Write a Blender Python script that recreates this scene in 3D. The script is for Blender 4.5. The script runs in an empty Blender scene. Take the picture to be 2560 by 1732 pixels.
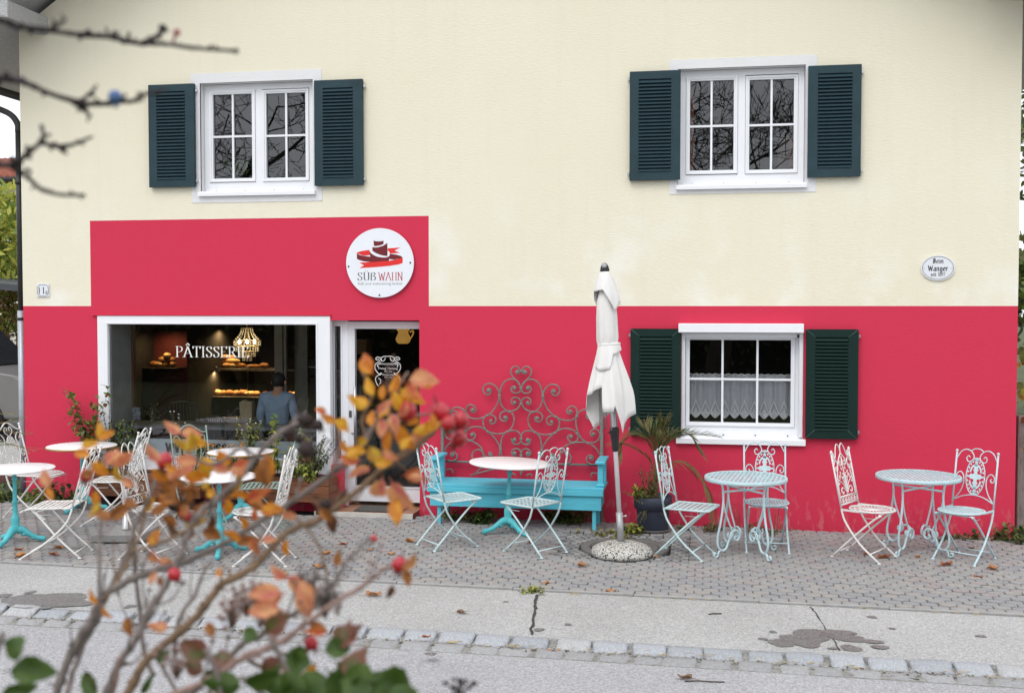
import bpy, bmesh, math, random
from mathutils import Vector, Matrix
from mathutils.geometry import tessellate_polygon
random.seed(7)
R = math.radians
C = bpy.context.scene.collection
SC = bpy.context.scene

# ------------------------------------------------------------------ camera, sky, sun, exposure
F, CXP, CYP = 2770.0, 1280.0, 866.0          # focal length and centre in photo pixels
CAM_H, CAM_D, YAW, PITCH = 2.30, 11.79, R(10.07), R(2.07)
cam = bpy.data.cameras.new('camera'); camo = bpy.data.objects.new('camera', cam); C.objects.link(camo)
camo.location = (0, -CAM_D, CAM_H); camo.rotation_euler = (R(90) - PITCH, 0, YAW)
cam.sensor_width = 36; cam.lens = 36 * F / 2560; cam.clip_start = 0.05; cam.clip_end = 900
cam.dof.use_dof = True; cam.dof.focus_distance = 11.0; cam.dof.aperture_fstop = 5.4
SC.camera = camo

SUN_EL, SUN_AZ = R(52), R(196)               # compass-style azimuth: the sun is behind the camera, a little left
w = bpy.data.worlds.new('World'); SC.world = w; w.use_nodes = True
nt = w.node_tree; nt.nodes.clear()
sky = nt.nodes.new('ShaderNodeTexSky'); sky.sky_type = 'NISHITA'; sky.sun_disc = False
sky.sun_elevation = SUN_EL; sky.sun_rotation = SUN_AZ; sky.air_density = 1.0; sky.dust_density = 2.5
hs = nt.nodes.new('ShaderNodeHueSaturation'); hs.inputs['Saturation'].default_value = 0.10
ovc = nt.nodes.new('ShaderNodeMix'); ovc.data_type = 'RGBA'; ovc.inputs[0].default_value = 0.72
ovc.inputs[7].default_value = (7.6, 7.85, 8.3, 1)      # the even white cloud layer of an overcast day
bg = nt.nodes.new('ShaderNodeBackground'); bg.inputs['Strength'].default_value = 0.15
wo = nt.nodes.new('ShaderNodeOutputWorld')
nt.links.new(sky.outputs[0], hs.inputs['Color']); nt.links.new(hs.outputs[0], ovc.inputs[6])
nt.links.new(ovc.outputs[2], bg.inputs['Color']); nt.links.new(bg.outputs[0], wo.inputs['Surface'])
sl = bpy.data.lights.new('sun', 'SUN'); sl.energy = 0.8; sl.angle = R(35); sl.color = (1, .97, .93)
so = bpy.data.objects.new('sun', sl); C.objects.link(so)
so.rotation_euler = (R(90) - SUN_EL, 0, R(180) - SUN_AZ + R(0)); so.location = (-4, -20, 20)
SC.view_settings.view_transform = 'Standard'; SC.view_settings.look = 'None'
SC.view_settings.exposure = 0.42; SC.view_settings.gamma = 1.0; SC.view_settings.use_curve_mapping = False
SC.cycles.use_denoising = True
SC.cycles.max_bounces = 8; SC.cycles.transparent_max_bounces = 12

# ------------------------------------------------------------------ photo pixel -> place
_fw = Vector((-math.sin(YAW) * math.cos(PITCH), math.cos(YAW) * math.cos(PITCH), -math.sin(PITCH)))
_rt = Vector((math.cos(YAW), math.sin(YAW), 0)); _up = _rt.cross(_fw)
CAM = Vector((0, -CAM_D, CAM_H)); SLOPE = -0.007
def ray(px, py): return _fw + _rt * ((px - CXP) / F) - _up * ((py - CYP) / F)
def wp(px, py, y=0.0):
    d = ray(px, py); p = CAM + d * ((y - CAM.y) / d.y); return p.x, p.z
def wx(px, y=0.0, py=765): return wp(px, py, y)[0]
def wz(px, py, y=0.0): return wp(px, py, y)[1]
def gz(x): return SLOPE * x
def gp(px, py, h=0.0):
    d = ray(px, py); t = (h + SLOPE * CAM.x - CAM.z) / (d.z - SLOPE * d.x); return CAM + d * t
def dp(px, py, depth): return CAM + ray(px, py) * depth

# ------------------------------------------------------------------ materials
MATS = {}
def nodes(name):
    m = bpy.data.materials.new(name); m.use_nodes = True; t = m.node_tree
    return m, t, t.nodes['Principled BSDF']
def ramp(t, a, b, p0=.35, p1=.65):
    r = t.nodes.new('ShaderNodeValToRGB'); r.color_ramp.elements[0].position = p0; r.color_ramp.elements[1].position = p1
    r.color_ramp.elements[0].color = (*a, 1); r.color_ramp.elements[1].color = (*b, 1); return r
def noise(t, scale, detail=4, stretch=None, rough=.55):
    n = t.nodes.new('ShaderNodeTexNoise'); n.inputs['Scale'].default_value = scale
    n.inputs['Detail'].default_value = detail; n.inputs['Roughness'].default_value = rough
    tc = t.nodes.new('ShaderNodeTexCoord')
    if stretch:
        mp = t.nodes.new('ShaderNodeMapping'); mp.inputs['Scale'].default_value = stretch
        t.links.new(tc.outputs['Object'], mp.inputs[0]); t.links.new(mp.outputs[0], n.inputs['Vector'])
    else: t.links.new(tc.outputs['Object'], n.inputs['Vector'])
    return n
def mixc(t, fac, a, b):
    m = t.nodes.new('ShaderNodeMix'); m.data_type = 'RGBA'
    for v, i in ((fac, 0), (a, 6), (b, 7)):
        if isinstance(v, (int, float)): m.inputs[i].default_value = v
        elif isinstance(v, tuple): m.inputs[i].default_value = (*v, 1)
        else: t.links.new(v, m.inputs[i])
    return m.outputs[2]
def bump(t, p, h, strength, dist=.005):
    b = t.nodes.new('ShaderNodeBump'); b.inputs['Strength'].default_value = strength; b.inputs['Distance'].default_value = dist
    t.links.new(h, b.inputs['Height']); t.links.new(b.outputs[0], p.inputs['Normal'])
def mat(name, col, rough=.6, var=.12, scale=6, bmp=0, bscale=60, metal=0, spec=.4, stretch=None, dirt=None, dscale=3, damt=.5):
    """plain surface: colour with a soft mottling, optional second 'dirt' colour in patches, optional fine relief"""
    if name in MATS: return MATS[name]
    m, t, p = nodes(name)
    n = noise(t, scale, 5, stretch)
    a = tuple(min(1, c * (1 + var)) for c in col); b = tuple(c * (1 - var) for c in col)
    r = ramp(t, b, a, .3, .7); t.links.new(n.outputs[0], r.inputs[0]); out = r.outputs[0]
    if dirt:
        n2 = noise(t, dscale, 6); r2 = ramp(t, (0, 0, 0), (1, 1, 1), 1 - damt * .62, 1 - damt * .62 + .14)
        t.links.new(n2.outputs[0], r2.inputs[0]); out = mixc(t, r2.outputs[0], out, dirt)
    t.links.new(out, p.inputs['Base Color'])
    p.inputs['Roughness'].default_value = rough; p.inputs['Metallic'].default_value = metal
    p.inputs['Specular IOR Level'].default_value = spec
    if bmp:
        n3 = noise(t, bscale, 4, stretch); bump(t, p, n3.outputs[0], bmp)
    MATS[name] = m; return m
def leafmat(name, a, b, scale=25, tr=.35):
    if name in MATS: return MATS[name]
    m, t, p = nodes(name)
    n = noise(t, scale, 3); r = ramp(t, a, b, .38, .62); t.links.new(n.outputs[0], r.inputs[0])
    t.links.new(r.outputs[0], p.inputs['Base Color']); p.inputs['Roughness'].default_value = .55
    tl = t.nodes.new('ShaderNodeBsdfTranslucent'); t.links.new(r.outputs[0], tl.inputs['Color'])
    mx = t.nodes.new('ShaderNodeMixShader'); mx.inputs[0].default_value = tr
    t.links.new(p.outputs[0], mx.inputs[1]); t.links.new(tl.outputs[0], mx.inputs[2])
    t.links.new(mx.outputs[0], t.nodes['Material Output'].inputs[0]); MATS[name] = m; return m
def glassmat(name, tint=(1, 1, 1), base=.10):
    m, t, p = nodes(name); t.nodes.remove(p)
    tr = t.nodes.new('ShaderNodeBsdfTransparent'); tr.inputs[0].default_value = (*tint, 1)
    gl = t.nodes.new('ShaderNodeBsdfGlossy'); gl.inputs['Roughness'].default_value = .005; gl.inputs[0].default_value = (.95, .97, 1, 1)
    fr = t.nodes.new('ShaderNodeLayerWeight'); fr.inputs[0].default_value = .35
    ad = t.nodes.new('ShaderNodeMath'); ad.operation = 'MULTIPLY_ADD'; ad.inputs[1].default_value = .9; ad.inputs[2].default_value = base
    ad.use_clamp = True
    mx = t.nodes.new('ShaderNodeMixShader')
    t.links.new(fr.outputs['Fresnel'], ad.inputs[0]); t.links.new(ad.outputs[0], mx.inputs[0])
    t.links.new(tr.outputs[0], mx.inputs[1]); t.links.new(gl.outputs[0], mx.inputs[2])
    t.links.new(mx.outputs[0], t.nodes['Material Output'].inputs[0]); MATS[name] = m; return m
def emit(name, col, s):
    m, t, p = nodes(name); p.inputs['Base Color'].default_value = (*col, 1)
    p.inputs['Emission Color'].default_value = (*col, 1); p.inputs['Emission Strength'].default_value = s; MATS[name] = m; return m

def stucco(name, col, col2, patch=None, bs=.5, streak=.34):
    """trowelled render: short horizontal strokes in the relief, faint blotches in the colour"""
    m, t, p = nodes(name)
    n1 = noise(t, .7, 6); r1 = ramp(t, col2, col, .32, .6); t.links.new(n1.outputs[0], r1.inputs[0]); out = r1.outputs[0]
    n4 = noise(t, 9, 5, (1, 1, 3.0)); out = mixc(t, n4.outputs[0], out, tuple(c * .955 for c in col))
    n6 = noise(t, 1.6, 5, (5, 1, .35)); r6_ = ramp(t, (0, 0, 0), (streak,) * 3, .52, .75); t.links.new(n6.outputs[0], r6_.inputs[0])
    out = mixc(t, r6_.outputs[0], out, tuple(c * .90 for c in col))                  # faint rain streaks
    if patch:                                                                        # repaired or splashed areas with worn edges
        n5 = noise(t, *patch[1]); r5 = ramp(t, (0, 0, 0), (1, 1, 1), patch[2], patch[2] + patch[4]); t.links.new(n5.outputs[0], r5.inputs[0]); fac = r5.outputs[0]
        tc = t.nodes.new('ShaderNodeTexCoord'); sx = t.nodes.new('ShaderNodeSeparateXYZ'); t.links.new(tc.outputs['Object'], sx.inputs[0])
        mr = t.nodes.new('ShaderNodeMapRange'); mr.inputs[1].default_value = patch[3][0]; mr.inputs[2].default_value = patch[3][1]; mr.inputs[3].default_value = patch[5]; mr.inputs[4].default_value = 0
        t.links.new(sx.outputs['Z'], mr.inputs[0]); mu = t.nodes.new('ShaderNodeMath'); mu.operation = 'MULTIPLY'; t.links.new(fac, mu.inputs[0]); t.links.new(mr.outputs[0], mu.inputs[1])
        out = mixc(t, mu.outputs[0], out, patch[0])
    t.links.new(out, p.inputs['Base Color']); p.inputs['Roughness'].default_value = .9; p.inputs['Specular IOR Level'].default_value = .2
    n2 = noise(t, 16, 5, (1, 1, 4.5), .65); n3 = noise(t, 140, 3)
    ad = t.nodes.new('ShaderNodeMath'); ad.operation = 'MULTIPLY_ADD'; ad.inputs[1].default_value = .25
    t.links.new(n3.outputs[0], ad.inputs[0]); t.links.new(n2.outputs[0], ad.inputs[2])
    bump(t, p, ad.outputs[0], bs, .012); MATS[name] = m; return m
def asphalt(name, c1, c2, speck):
    m, t, p = nodes(name)
    n1 = noise(t, .8, 6); r1 = ramp(t, c1, c2, .35, .65); t.links.new(n1.outputs[0], r1.inputs[0])
    v = t.nodes.new('ShaderNodeTexVoronoi'); v.inputs['Scale'].default_value = 115
    tc = t.nodes.new('ShaderNodeTexCoord'); t.links.new(tc.outputs['Object'], v.inputs['Vector'])
    bw = t.nodes.new('ShaderNodeSeparateColor'); t.links.new(v.outputs['Color'], bw.inputs[0])
    r2 = ramp(t, (.55, .55, .55), (1.3, 1.3, 1.3), .1, .95); t.links.new(bw.outputs[0], r2.inputs[0])
    mu = t.nodes.new('ShaderNodeMix'); mu.data_type = 'RGBA'; mu.blend_type = 'MULTIPLY'; mu.inputs[0].default_value = speck
    t.links.new(r1.outputs[0], mu.inputs[6]); t.links.new(r2.outputs[0], mu.inputs[7])
    n4 = noise(t, 38, 4); r4 = ramp(t, (.86, .86, .86), (1.1, 1.1, 1.1), .3, .7); t.links.new(n4.outputs[0], r4.inputs[0])
    mu2 = t.nodes.new('ShaderNodeMix'); mu2.data_type = 'RGBA'; mu2.blend_type = 'MULTIPLY'; mu2.inputs[0].default_value = 1
    t.links.new(mu.outputs[2], mu2.inputs[6]); t.links.new(r4.outputs[0], mu2.inputs[7])
    t.links.new(mu2.outputs[2], p.inputs['Base Color']); p.inputs['Roughness'].default_value = .88
    bump(t, p, v.outputs['Distance'], .5, .004); MATS[name] = m; return m

# ------------------------------------------------------------------ mesh builder
class MB:
    def __init__(s): s.v = []; s.f = []; s.mi = []; s.sm = []
    def face(s, pts, m=0, sm=False):
        b = len(s.v); s.v += [tuple(p) for p in pts]; s.f.append(tuple(range(b, b + len(pts)))); s.mi.append(m); s.sm.append(sm)
    def raw(s, vs, fs, m=0, sm=False):
        b = len(s.v); s.v += [tuple(p) for p in vs]
        for f in fs: s.f.append(tuple(i + b for i in f)); s.mi.append(m); s.sm.append(sm)
    def box(s, x0, x1, y0, y1, z0, z1, m=0, M=None, ch=0):
        if ch:   # chamfered edges
            vs = []; idx = {}
            def V(p):
                k = tuple(round(c, 6) for c in p)
                if k not in idx: idx[k] = len(vs); vs.append(Vector(p))
                return idx[k]
            lo, hi = (x0, y0, z0), (x1, y1, z1); fs = []
            def P(sx, sy, sz, ax):
                sg = (sx, sy, sz); q = []
                for a in range(3):
                    e = hi[a] if sg[a] > 0 else lo[a]
                    q.append(e if a == ax else e - sg[a] * ch)
                return V(q)
            for ax in range(3):
                u, w_ = (ax + 1) % 3, (ax + 2) % 3
                for sgn in (-1, 1):
                    q = []
                    for a, b in ((-1, -1), (1, -1), (1, 1), (-1, 1)):
                        sg = [0, 0, 0]; sg[ax] = sgn; sg[u] = a; sg[w_] = b; q.append(P(*sg, ax))
                    fs.append(q if sgn > 0 else q[::-1])
            for ax in range(3):
                u, w_ = (ax + 1) % 3, (ax + 2) % 3
                for a in (-1, 1):
                    for b in (-1, 1):
                        g0 = [0, 0, 0]; g0[u] = a; g0[w_] = b; g0[ax] = -1; g1 = list(g0); g1[ax] = 1
                        q = [P(*g0, u), P(*g1, u), P(*g1, w_), P(*g0, w_)]
                        fs.append(q if a * b > 0 else q[::-1])
            for a in (-1, 1):
                for b in (-1, 1):
                    for c in (-1, 1):
                        q = [P(a, b, c, 0), P(a, b, c, 1), P(a, b, c, 2)]; fs.append(q if a * b * c > 0 else q[::-1])
        else:
            vs = [Vector((x, y, z)) for z in (z0, z1) for y in (y0, y1) for x in (x0, x1)]
            fs = [(0, 2, 3, 1), (4, 5, 7, 6), (0, 1, 5, 4), (2, 6, 7, 3), (0, 4, 6, 2), (1, 3, 7, 5)]
        if M: vs = [M @ q for q in vs]
        s.raw(vs, fs, m)
    def tube(s, pts, r, n=6, m=0, cap=True, flat=None, sm=True):
        """round (or, with flat=(a,b), flattened) bar along a polyline; r may be a list"""
        pts = [Vector(p) for p in pts]; k = len(pts); rs = r if isinstance(r, (list, tuple)) else [r] * k
        b = len(s.v); up = None
        for i, p in enumerate(pts):
            d = (pts[min(i + 1, k - 1)] - pts[max(i - 1, 0)])
            if d.length < 1e-9: d = Vector((0, 0, 1))
            d.normalize()
            if up is None: up = Vector((0, 0, 1)) if abs(d.z) < .9 else Vector((1, 0, 0))
            a = d.cross(up)
            if a.length < 1e-4: a = d.orthogonal()
            a.normalize(); c = a.cross(d); up = c
            for j in range(n):
                t = 2 * math.pi * j / n
                s.v.append(tuple(p + a * (rs[i] * math.cos(t)) + c * (rs[i] * math.sin(t))))
        for i in range(k - 1):
            for j in range(n):
                q = (j + 1) % n
                s.f.append((b + i * n + j, b + i * n + q, b + (i + 1) * n + q, b + (i + 1) * n + j)); s.mi.append(m); s.sm.append(sm)
        if cap:
            s.f.append(tuple(b + j for j in range(n))[::-1]); s.mi.append(m); s.sm.append(False)
            s.f.append(tuple(b + (k - 1) * n + j for j in range(n))); s.mi.append(m); s.sm.append(False)
    def lathe(s, prof, n=20, m=0, c=(0, 0, 0), sm=True, M=None):
        b = len(s.v)
        for r, z in prof:
            for j in range(n):
                t = 2 * math.pi * j / n; p = Vector((c[0] + r * math.cos(t), c[1] + r * math.sin(t), c[2] + z))
                s.v.append(tuple(M @ p if M else p))
        for i in range(len(prof) - 1):
            for j in range(n):
                q = (j + 1) % n
                s.f.append((b + i * n + j, b + i * n + q, b + (i + 1) * n + q, b + (i + 1) * n + j)); s.mi.append(m); s.sm.append(sm)
        for i in (0, len(prof) - 1):
            if prof[i][0] > 1e-5 and prof[0] != prof[-1]:
                f = tuple(b + i * n + j for j in range(n)); s.f.append(f[::-1] if i == 0 else f); s.mi.append(m); s.sm.append(False)
    def ball(s, c, r, n=8, m=0, sz=1.0):
        s.lathe([(max(1e-6, r * math.sin(math.pi * i / (n // 2 + 1))), -r * sz * math.cos(math.pi * i / (n // 2 + 1))) for i in range(n // 2 + 2)], n, m, c)
    def prism(s, poly, f, t0, t1, m=0):
        """2-D polygon poly extruded from t0 to t1; f(u, v, t) gives the 3-D point"""
        k = len(poly); tri = tessellate_polygon([[Vector((u, v, 0)) for u, v in poly]])
        vs = [f(u, v, t0) for u, v in poly] + [f(u, v, t1) for u, v in poly]
        fs = [tuple(q) for q in tri] + [tuple(k + i for i in q[::-1]) for q in tri]
        fs += [(i, (i + 1) % k, k + (i + 1) % k, k + i) for i in range(k)]
        s.raw(vs, fs, m)
    def mesh(s, name, mats):
        me = bpy.data.meshes.new(name); me.from_pydata(s.v, [], s.f)
        for q in (mats if isinstance(mats, (list, tuple)) else [mats]): me.materials.append(q)
        me.polygons.foreach_set('material_index', s.mi); me.polygons.foreach_set('use_smooth', s.sm)
        bm = bmesh.new(); bm.from_mesh(me); bmesh.ops.remove_doubles(bm, verts=bm.verts, dist=1e-5)
        bmesh.ops.recalc_face_normals(bm, faces=bm.faces); bm.to_mesh(me); bm.free(); me.update(); return me
    def build(s, name, mats, parent=None, world=False, fix=True):
        return link(name, s.mesh(name, mats), parent, world)
def link(name, me, parent=None, world=False, loc=None):
    o = bpy.data.objects.new(name, me); C.objects.link(o)
    if parent:
        o.parent = parent
        if world:
            q = Vector((0, 0, 0)); a = parent
            while a: q += a.location; a = a.parent
            o.location = -q
    if loc is not None: o.location = loc
    return o
def tag(o, label=None, cat=None, group=None, kind=None):
    for k, v in (('label', label), ('category', cat), ('group', group), ('kind', kind)):
        if v: o[k] = v
    return o
def thing(name, label, cat, loc=(0, 0, 0), rz=0, group=None):
    o = bpy.data.objects.new(name, None); C.objects.link(o); o.location = loc; o.rotation_euler = (0, 0, rz); o.empty_display_size = .1
    return tag(o, label, cat, group)
def copy_tree(o, parent=None):
    c = o.copy(); C.objects.link(c)
    if parent: c.parent = parent
    for ch in [q for q in bpy.data.objects if q.parent == o]: copy_tree(ch, c)
    return c
def struct(name, mb, m, parent=None): return tag(mb.build(name, m, parent), kind='structure')

def smooth(pts, k=4):
    """Catmull-Rom through the points"""
    P = [Vector(p) for p in pts]
    if len(P) < 3: return P
    P = [2 * P[0] - P[1]] + P + [2 * P[-1] - P[-2]]; out = []
    for i in range(1, len(P) - 2):
        a, b, c, d = P[i - 1:i + 3]
        for j in range(k):
            t = j / k
            out.append(.5 * ((2 * b) + (c - a) * t + (2 * a - 5 * b + 4 * c - d) * t * t + (3 * b - a - 3 * c + d) * t ** 3))
    out.append(P[-2]); return out
def text_mesh(s, size, align='CENTER'):
    cu = bpy.data.curves.new('t', 'FONT'); cu.body = s; cu.size = size; cu.align_x = align; cu.resolution_u = 3
    o = bpy.data.objects.new('t', cu); C.objects.link(o)
    dg = bpy.context.evaluated_depsgraph_get(); me = bpy.data.meshes.new_from_object(o.evaluated_get(dg))
    vs = [v.co.copy() for v in me.vertices]; fs = [tuple(p.vertices) for p in me.polygons]
    bpy.data.objects.remove(o); bpy.data.curves.remove(cu); bpy.data.meshes.remove(me); return vs, fs
# ------------------------------------------------------------------ shared colours
CREAM = stucco('cream_render', (.82, .775, .625), (.80, .735, .56), ((.86, .845, .77), (1.5, 5), .50, (2.6, 3.9), .16, .75), .32)
REDP = stucco('raspberry_render', (.635, .040, .086), (.605, .042, .086), ((.60, .20, .21), (16, 6, (1, 1, .5)), .52, (.02, .40), .10, .55), .22, .18)
BANDM = stucco('white_render', (.78, .78, .79), (.74, .74, .75), None, .3)
WHITE = mat('white_window_plastic', (.82, .83, .86), .35, .02, 3)
WHITEALU = mat('white_door_metal', (.74, .74, .77), .35, .03, 3)
SHUT_UP = mat('weathered_green_shutter', (.024, .050, .062), .55, .14, 5, .1, 80, spec=.22)
SHUT_LO = mat('dark_green_shutter', (.008, .025, .021), .5, .10, 5, spec=.16)
SEAM = mat('pale_seam', (.10, .16, .15), .5)
GLASS = glassmat('window_glass', base=.045)
SHOPGLASS = glassmat('shop_glass', (.92, .95, .95), base=.030)
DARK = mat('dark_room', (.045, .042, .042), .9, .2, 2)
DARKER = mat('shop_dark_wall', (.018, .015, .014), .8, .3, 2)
STEEL = mat('brushed_steel', (.55, .55, .56), .3, .05, 20, metal=1)
BLACK = mat('black_plastic', (.02, .02, .022), .5)
GREYWOOD = mat('grey_painted_timber', (.42, .42, .425), .7, .25, 14, .25, 40, stretch=(1, 6, 6))
DKPIPE = mat('dark_brown_pipe', (.030, .028, .029), .45, .2, 6)
ZINC = mat('zinc_pipe', (.40, .43, .47), .4, .1, 5, metal=.3)

def rect(pl, pt, pr, pb, y=0.0):
    mx, my = (pl + pr) / 2, (pt + pb) / 2
    return wx(pl, y, my), wx(pr, y, my), wz(mx, pb, y), wz(mx, pt, y)

# ------------------------------------------------------------------ ground
def sheet(name, x0, x1, y0, y1, off, m, thick=.3, nx=1):
    b = MB()
    b.raw([(x0, y0, gz(x0) + off), (x1, y0, gz(x1) + off), (x1, y1, gz(x1) + off), (x0, y1, gz(x0) + off),
           (x0, y0, gz(x0) + off - thick), (x1, y0, gz(x1) + off - thick), (x1, y1, gz(x1) + off - thick), (x0, y1, gz(x0) + off - thick)],
          [(0, 1, 2, 3), (4, 7, 6, 5), (0, 4, 5, 1), (1, 5, 6, 2), (2, 6, 7, 3), (3, 7, 4, 0)])
    return struct(name, b, m)
Y_PAVE = (gp(300, 1414).y + gp(1281, 1464).y + gp(2300, 1522).y) / 3         # front edge of the paving
Y_KERB = (gp(331, 1536, -.02).y + gp(1330, 1587, -.02).y + gp(2400, 1650, -.02).y) / 3
KD, GD = .18, .15                                                            # kerb stone and gutter stone depth
ASPH = asphalt('road_asphalt', (.37, .367, .38), (.41, .408, .42), .6)
ASPH2 = asphalt('pavement_asphalt', (.39, .387, .38), (.45, .447, .44), .6)
EARTH = mat('earth_joints', (.035, .032, .028), .95, .4, 9, .4, 40)
LAWN = mat('lawn', (.055, .075, .025), .95, .4, 3, .5, 60)
sheet('ground', -160, 160, -160, 200, -.14, LAWN, .2)
sheet('road', -60, 60, -8.2, Y_KERB - KD + .004, -.062, ASPH)
sheet('pavement', -30, 30, Y_KERB - .03, Y_PAVE - .052, -.016, ASPH2, .25)
sheet('paving_bed', -9.4, 4.6, Y_PAVE - .0505, .05, -.030, EARTH, .25)
sheet('yard', -30, -9.4, Y_PAVE - .02, 20, -.02, ASPH2, .2)
sheet('side_yard', 3.3, 30, .05, 30, -.06, LAWN, .2)

# ------------------------------------------------------------------ house
HX0, HX1 = wx(58, 0, 765), wx(2545, 0, 765)
house = thing('house', 'cream and raspberry painted house with a cake shop on its ground floor', 'house', ((HX0 + HX1) / 2, 0, 0))
def hp(b, name, m, parent=None): return b.build(name, m, parent or house, world=True)

O_UL = rect(501, 204, 783, 476); O_UR = rect(1694, 168, 2013, 458); O_LR = rect(1703, 812, 2008, 1095)
O_SHOP = rect(248, 790, 827, 1184); O_SIDE = rect(827, 801, 861, 1163); O_DOOR = rect(861, 801, 1049, 1288)
zd = O_DOOR[3]; O_SIDE = (O_SHOP[1], O_SIDE[1], O_SIDE[2], zd); O_DOOR = (O_SIDE[1], O_DOOR[1], gz(-3.5) + .02, zd)
BANDL, BANDR = wx(226, 0, 650), wx(1072, 0, 650); ZB = wz(1280, 765); ZT = wz(650, 546)
EAVE_Z = 5.50

def wall_grid(b, holes, x0, x1, z0, z1, red, reveal):
    xs = sorted({x0, x1, *[h[0] for h in holes], *[h[1] for h in holes], *[r[0] for r in red if x0 < r[0] < x1], *[r[1] for r in red if x0 < r[1] < x1]})
    zs = sorted({z0, z1, *[h[2] for h in holes], *[h[3] for h in holes], *[r[3] for r in red]})
    ins = lambda x, z, q: q[0] < x < q[1] and q[2] < z < q[3]
    for i in range(len(xs) - 1):
        for j in range(len(zs) - 1):
            cx, cz = (xs[i] + xs[i + 1]) / 2, (zs[j] + zs[j + 1]) / 2
            if any(ins(cx, cz, h) for h in holes): continue
            b.face([(xs[i], 0, zs[j]), (xs[i + 1], 0, zs[j]), (xs[i + 1], 0, zs[j + 1]), (xs[i], 0, zs[j + 1])], 1 if any(ins(cx, cz, r) for r in red) else 0)
    for h, (dep, mi, sides) in zip(holes, reveal):
        a, c, d, e = h
        if 'l' in sides: b.face([(a, 0, d), (a, 0, e), (a, dep, e), (a, dep, d)], mi)
        if 'r' in sides: b.face([(c, 0, d), (c, dep, d), (c, dep, e), (c, 0, e)], mi)
        if 't' in sides: b.face([(a, 0, e), (c, 0, e), (c, dep, e), (a, dep, e)], mi)
        if 'b' in sides: b.face([(a, 0, d), (a, dep, d), (c, dep, d), (c, 0, d)], mi)
b = MB()
red = [(HX0 - 1, HX1 + 1, -2, ZB), (BANDL, BANDR, 0, ZT)]
XM = (HX0 + HX1) / 2; PITCHR = math.tan(R(34)); RIDGE = EAVE_Z + (XM - HX0) * PITCHR
wall_grid(b, [O_UL, O_UR, O_LR, O_SHOP, O_SIDE, O_DOOR], HX0, HX1, -.4, EAVE_Z, red,
          [(.16, 2, 'lrtb'), (.16, 2, 'lrtb'), (.16, 2, 'lrtb'), (.3, 2, 'ltb'), (.3, 1, 'tb'), (.3, 1, 'rt')])
b.face([(HX0, 0, EAVE_Z), (HX1, 0, EAVE_Z), (XM, 0, RIDGE)], 0)
for x in (HX0, HX1):
    b.face([(x, 0, -.4), (x, 9, -.4), (x, 9, ZB), (x, 0, ZB)], 1); b.face([(x, 0, ZB), (x, 9, ZB), (x, 9, EAVE_Z), (x, 0, EAVE_Z)], 0)
b.face([(HX0, 9, -.4), (HX1, 9, -.4), (HX1, 9, EAVE_Z), (XM, 9, RIDGE), (HX0, 9, EAVE_Z)], 0)
hp(b, 'wall', [CREAM, REDP, BANDM])

# roof: two slabs with board soffit, purlin ends under them
TILE = mat('roof_tile', (.17, .06, .04), .8, .3, 8)
OVH, FWD, TH = .85, .78, .14
for s in (-1, 1):
    b = MB(); xe = XM + s * ((XM - HX0) + OVH); ze = EAVE_Z + .10 - OVH * PITCHR; zr = RIDGE + .10
    pr = [(xe, ze), (XM, zr), (XM, zr + TH), (xe, ze + TH)]
    b.prism(pr, lambda u, v, t: (u, t, v), -FWD, 9.4); hp(b, 'roof', [GREYWOOD])
    b = MB(); b.prism([(xe, ze - .1), (XM, zr - .1), (XM, zr + TH + .05), (xe, ze + TH + .05)], lambda u, v, t: (u, t, v), -FWD - .03, -FWD - .002); hp(b, 'barge_board', [GREYWOOD])
    b = MB()
    for k in range(46):
        y = -FWD - .02 + k * .23
        b.prism([(xe - s * -.06, ze + TH + .01), (XM, zr + TH + .01), (XM, zr + TH + .05), (xe - s * -.06, ze + TH + .05)], lambda u, v, t: (u, t, v), y, y + .19)
    tag(hp(b, 'roof_tiles', [TILE]), kind='stuff')
    xb = wx(121, 0, 65) if s < 0 else 2 * XM - wx(121, 0, 65)
    zb0 = wz(121, 86); b = MB(); b.box(min(xb, xb + s * .16), max(xb, xb + s * .16), -FWD + .02, .1, zb0, zb0 + .19, ch=.008); hp(b, 'roof_beam', [GREYWOOD])

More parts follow.
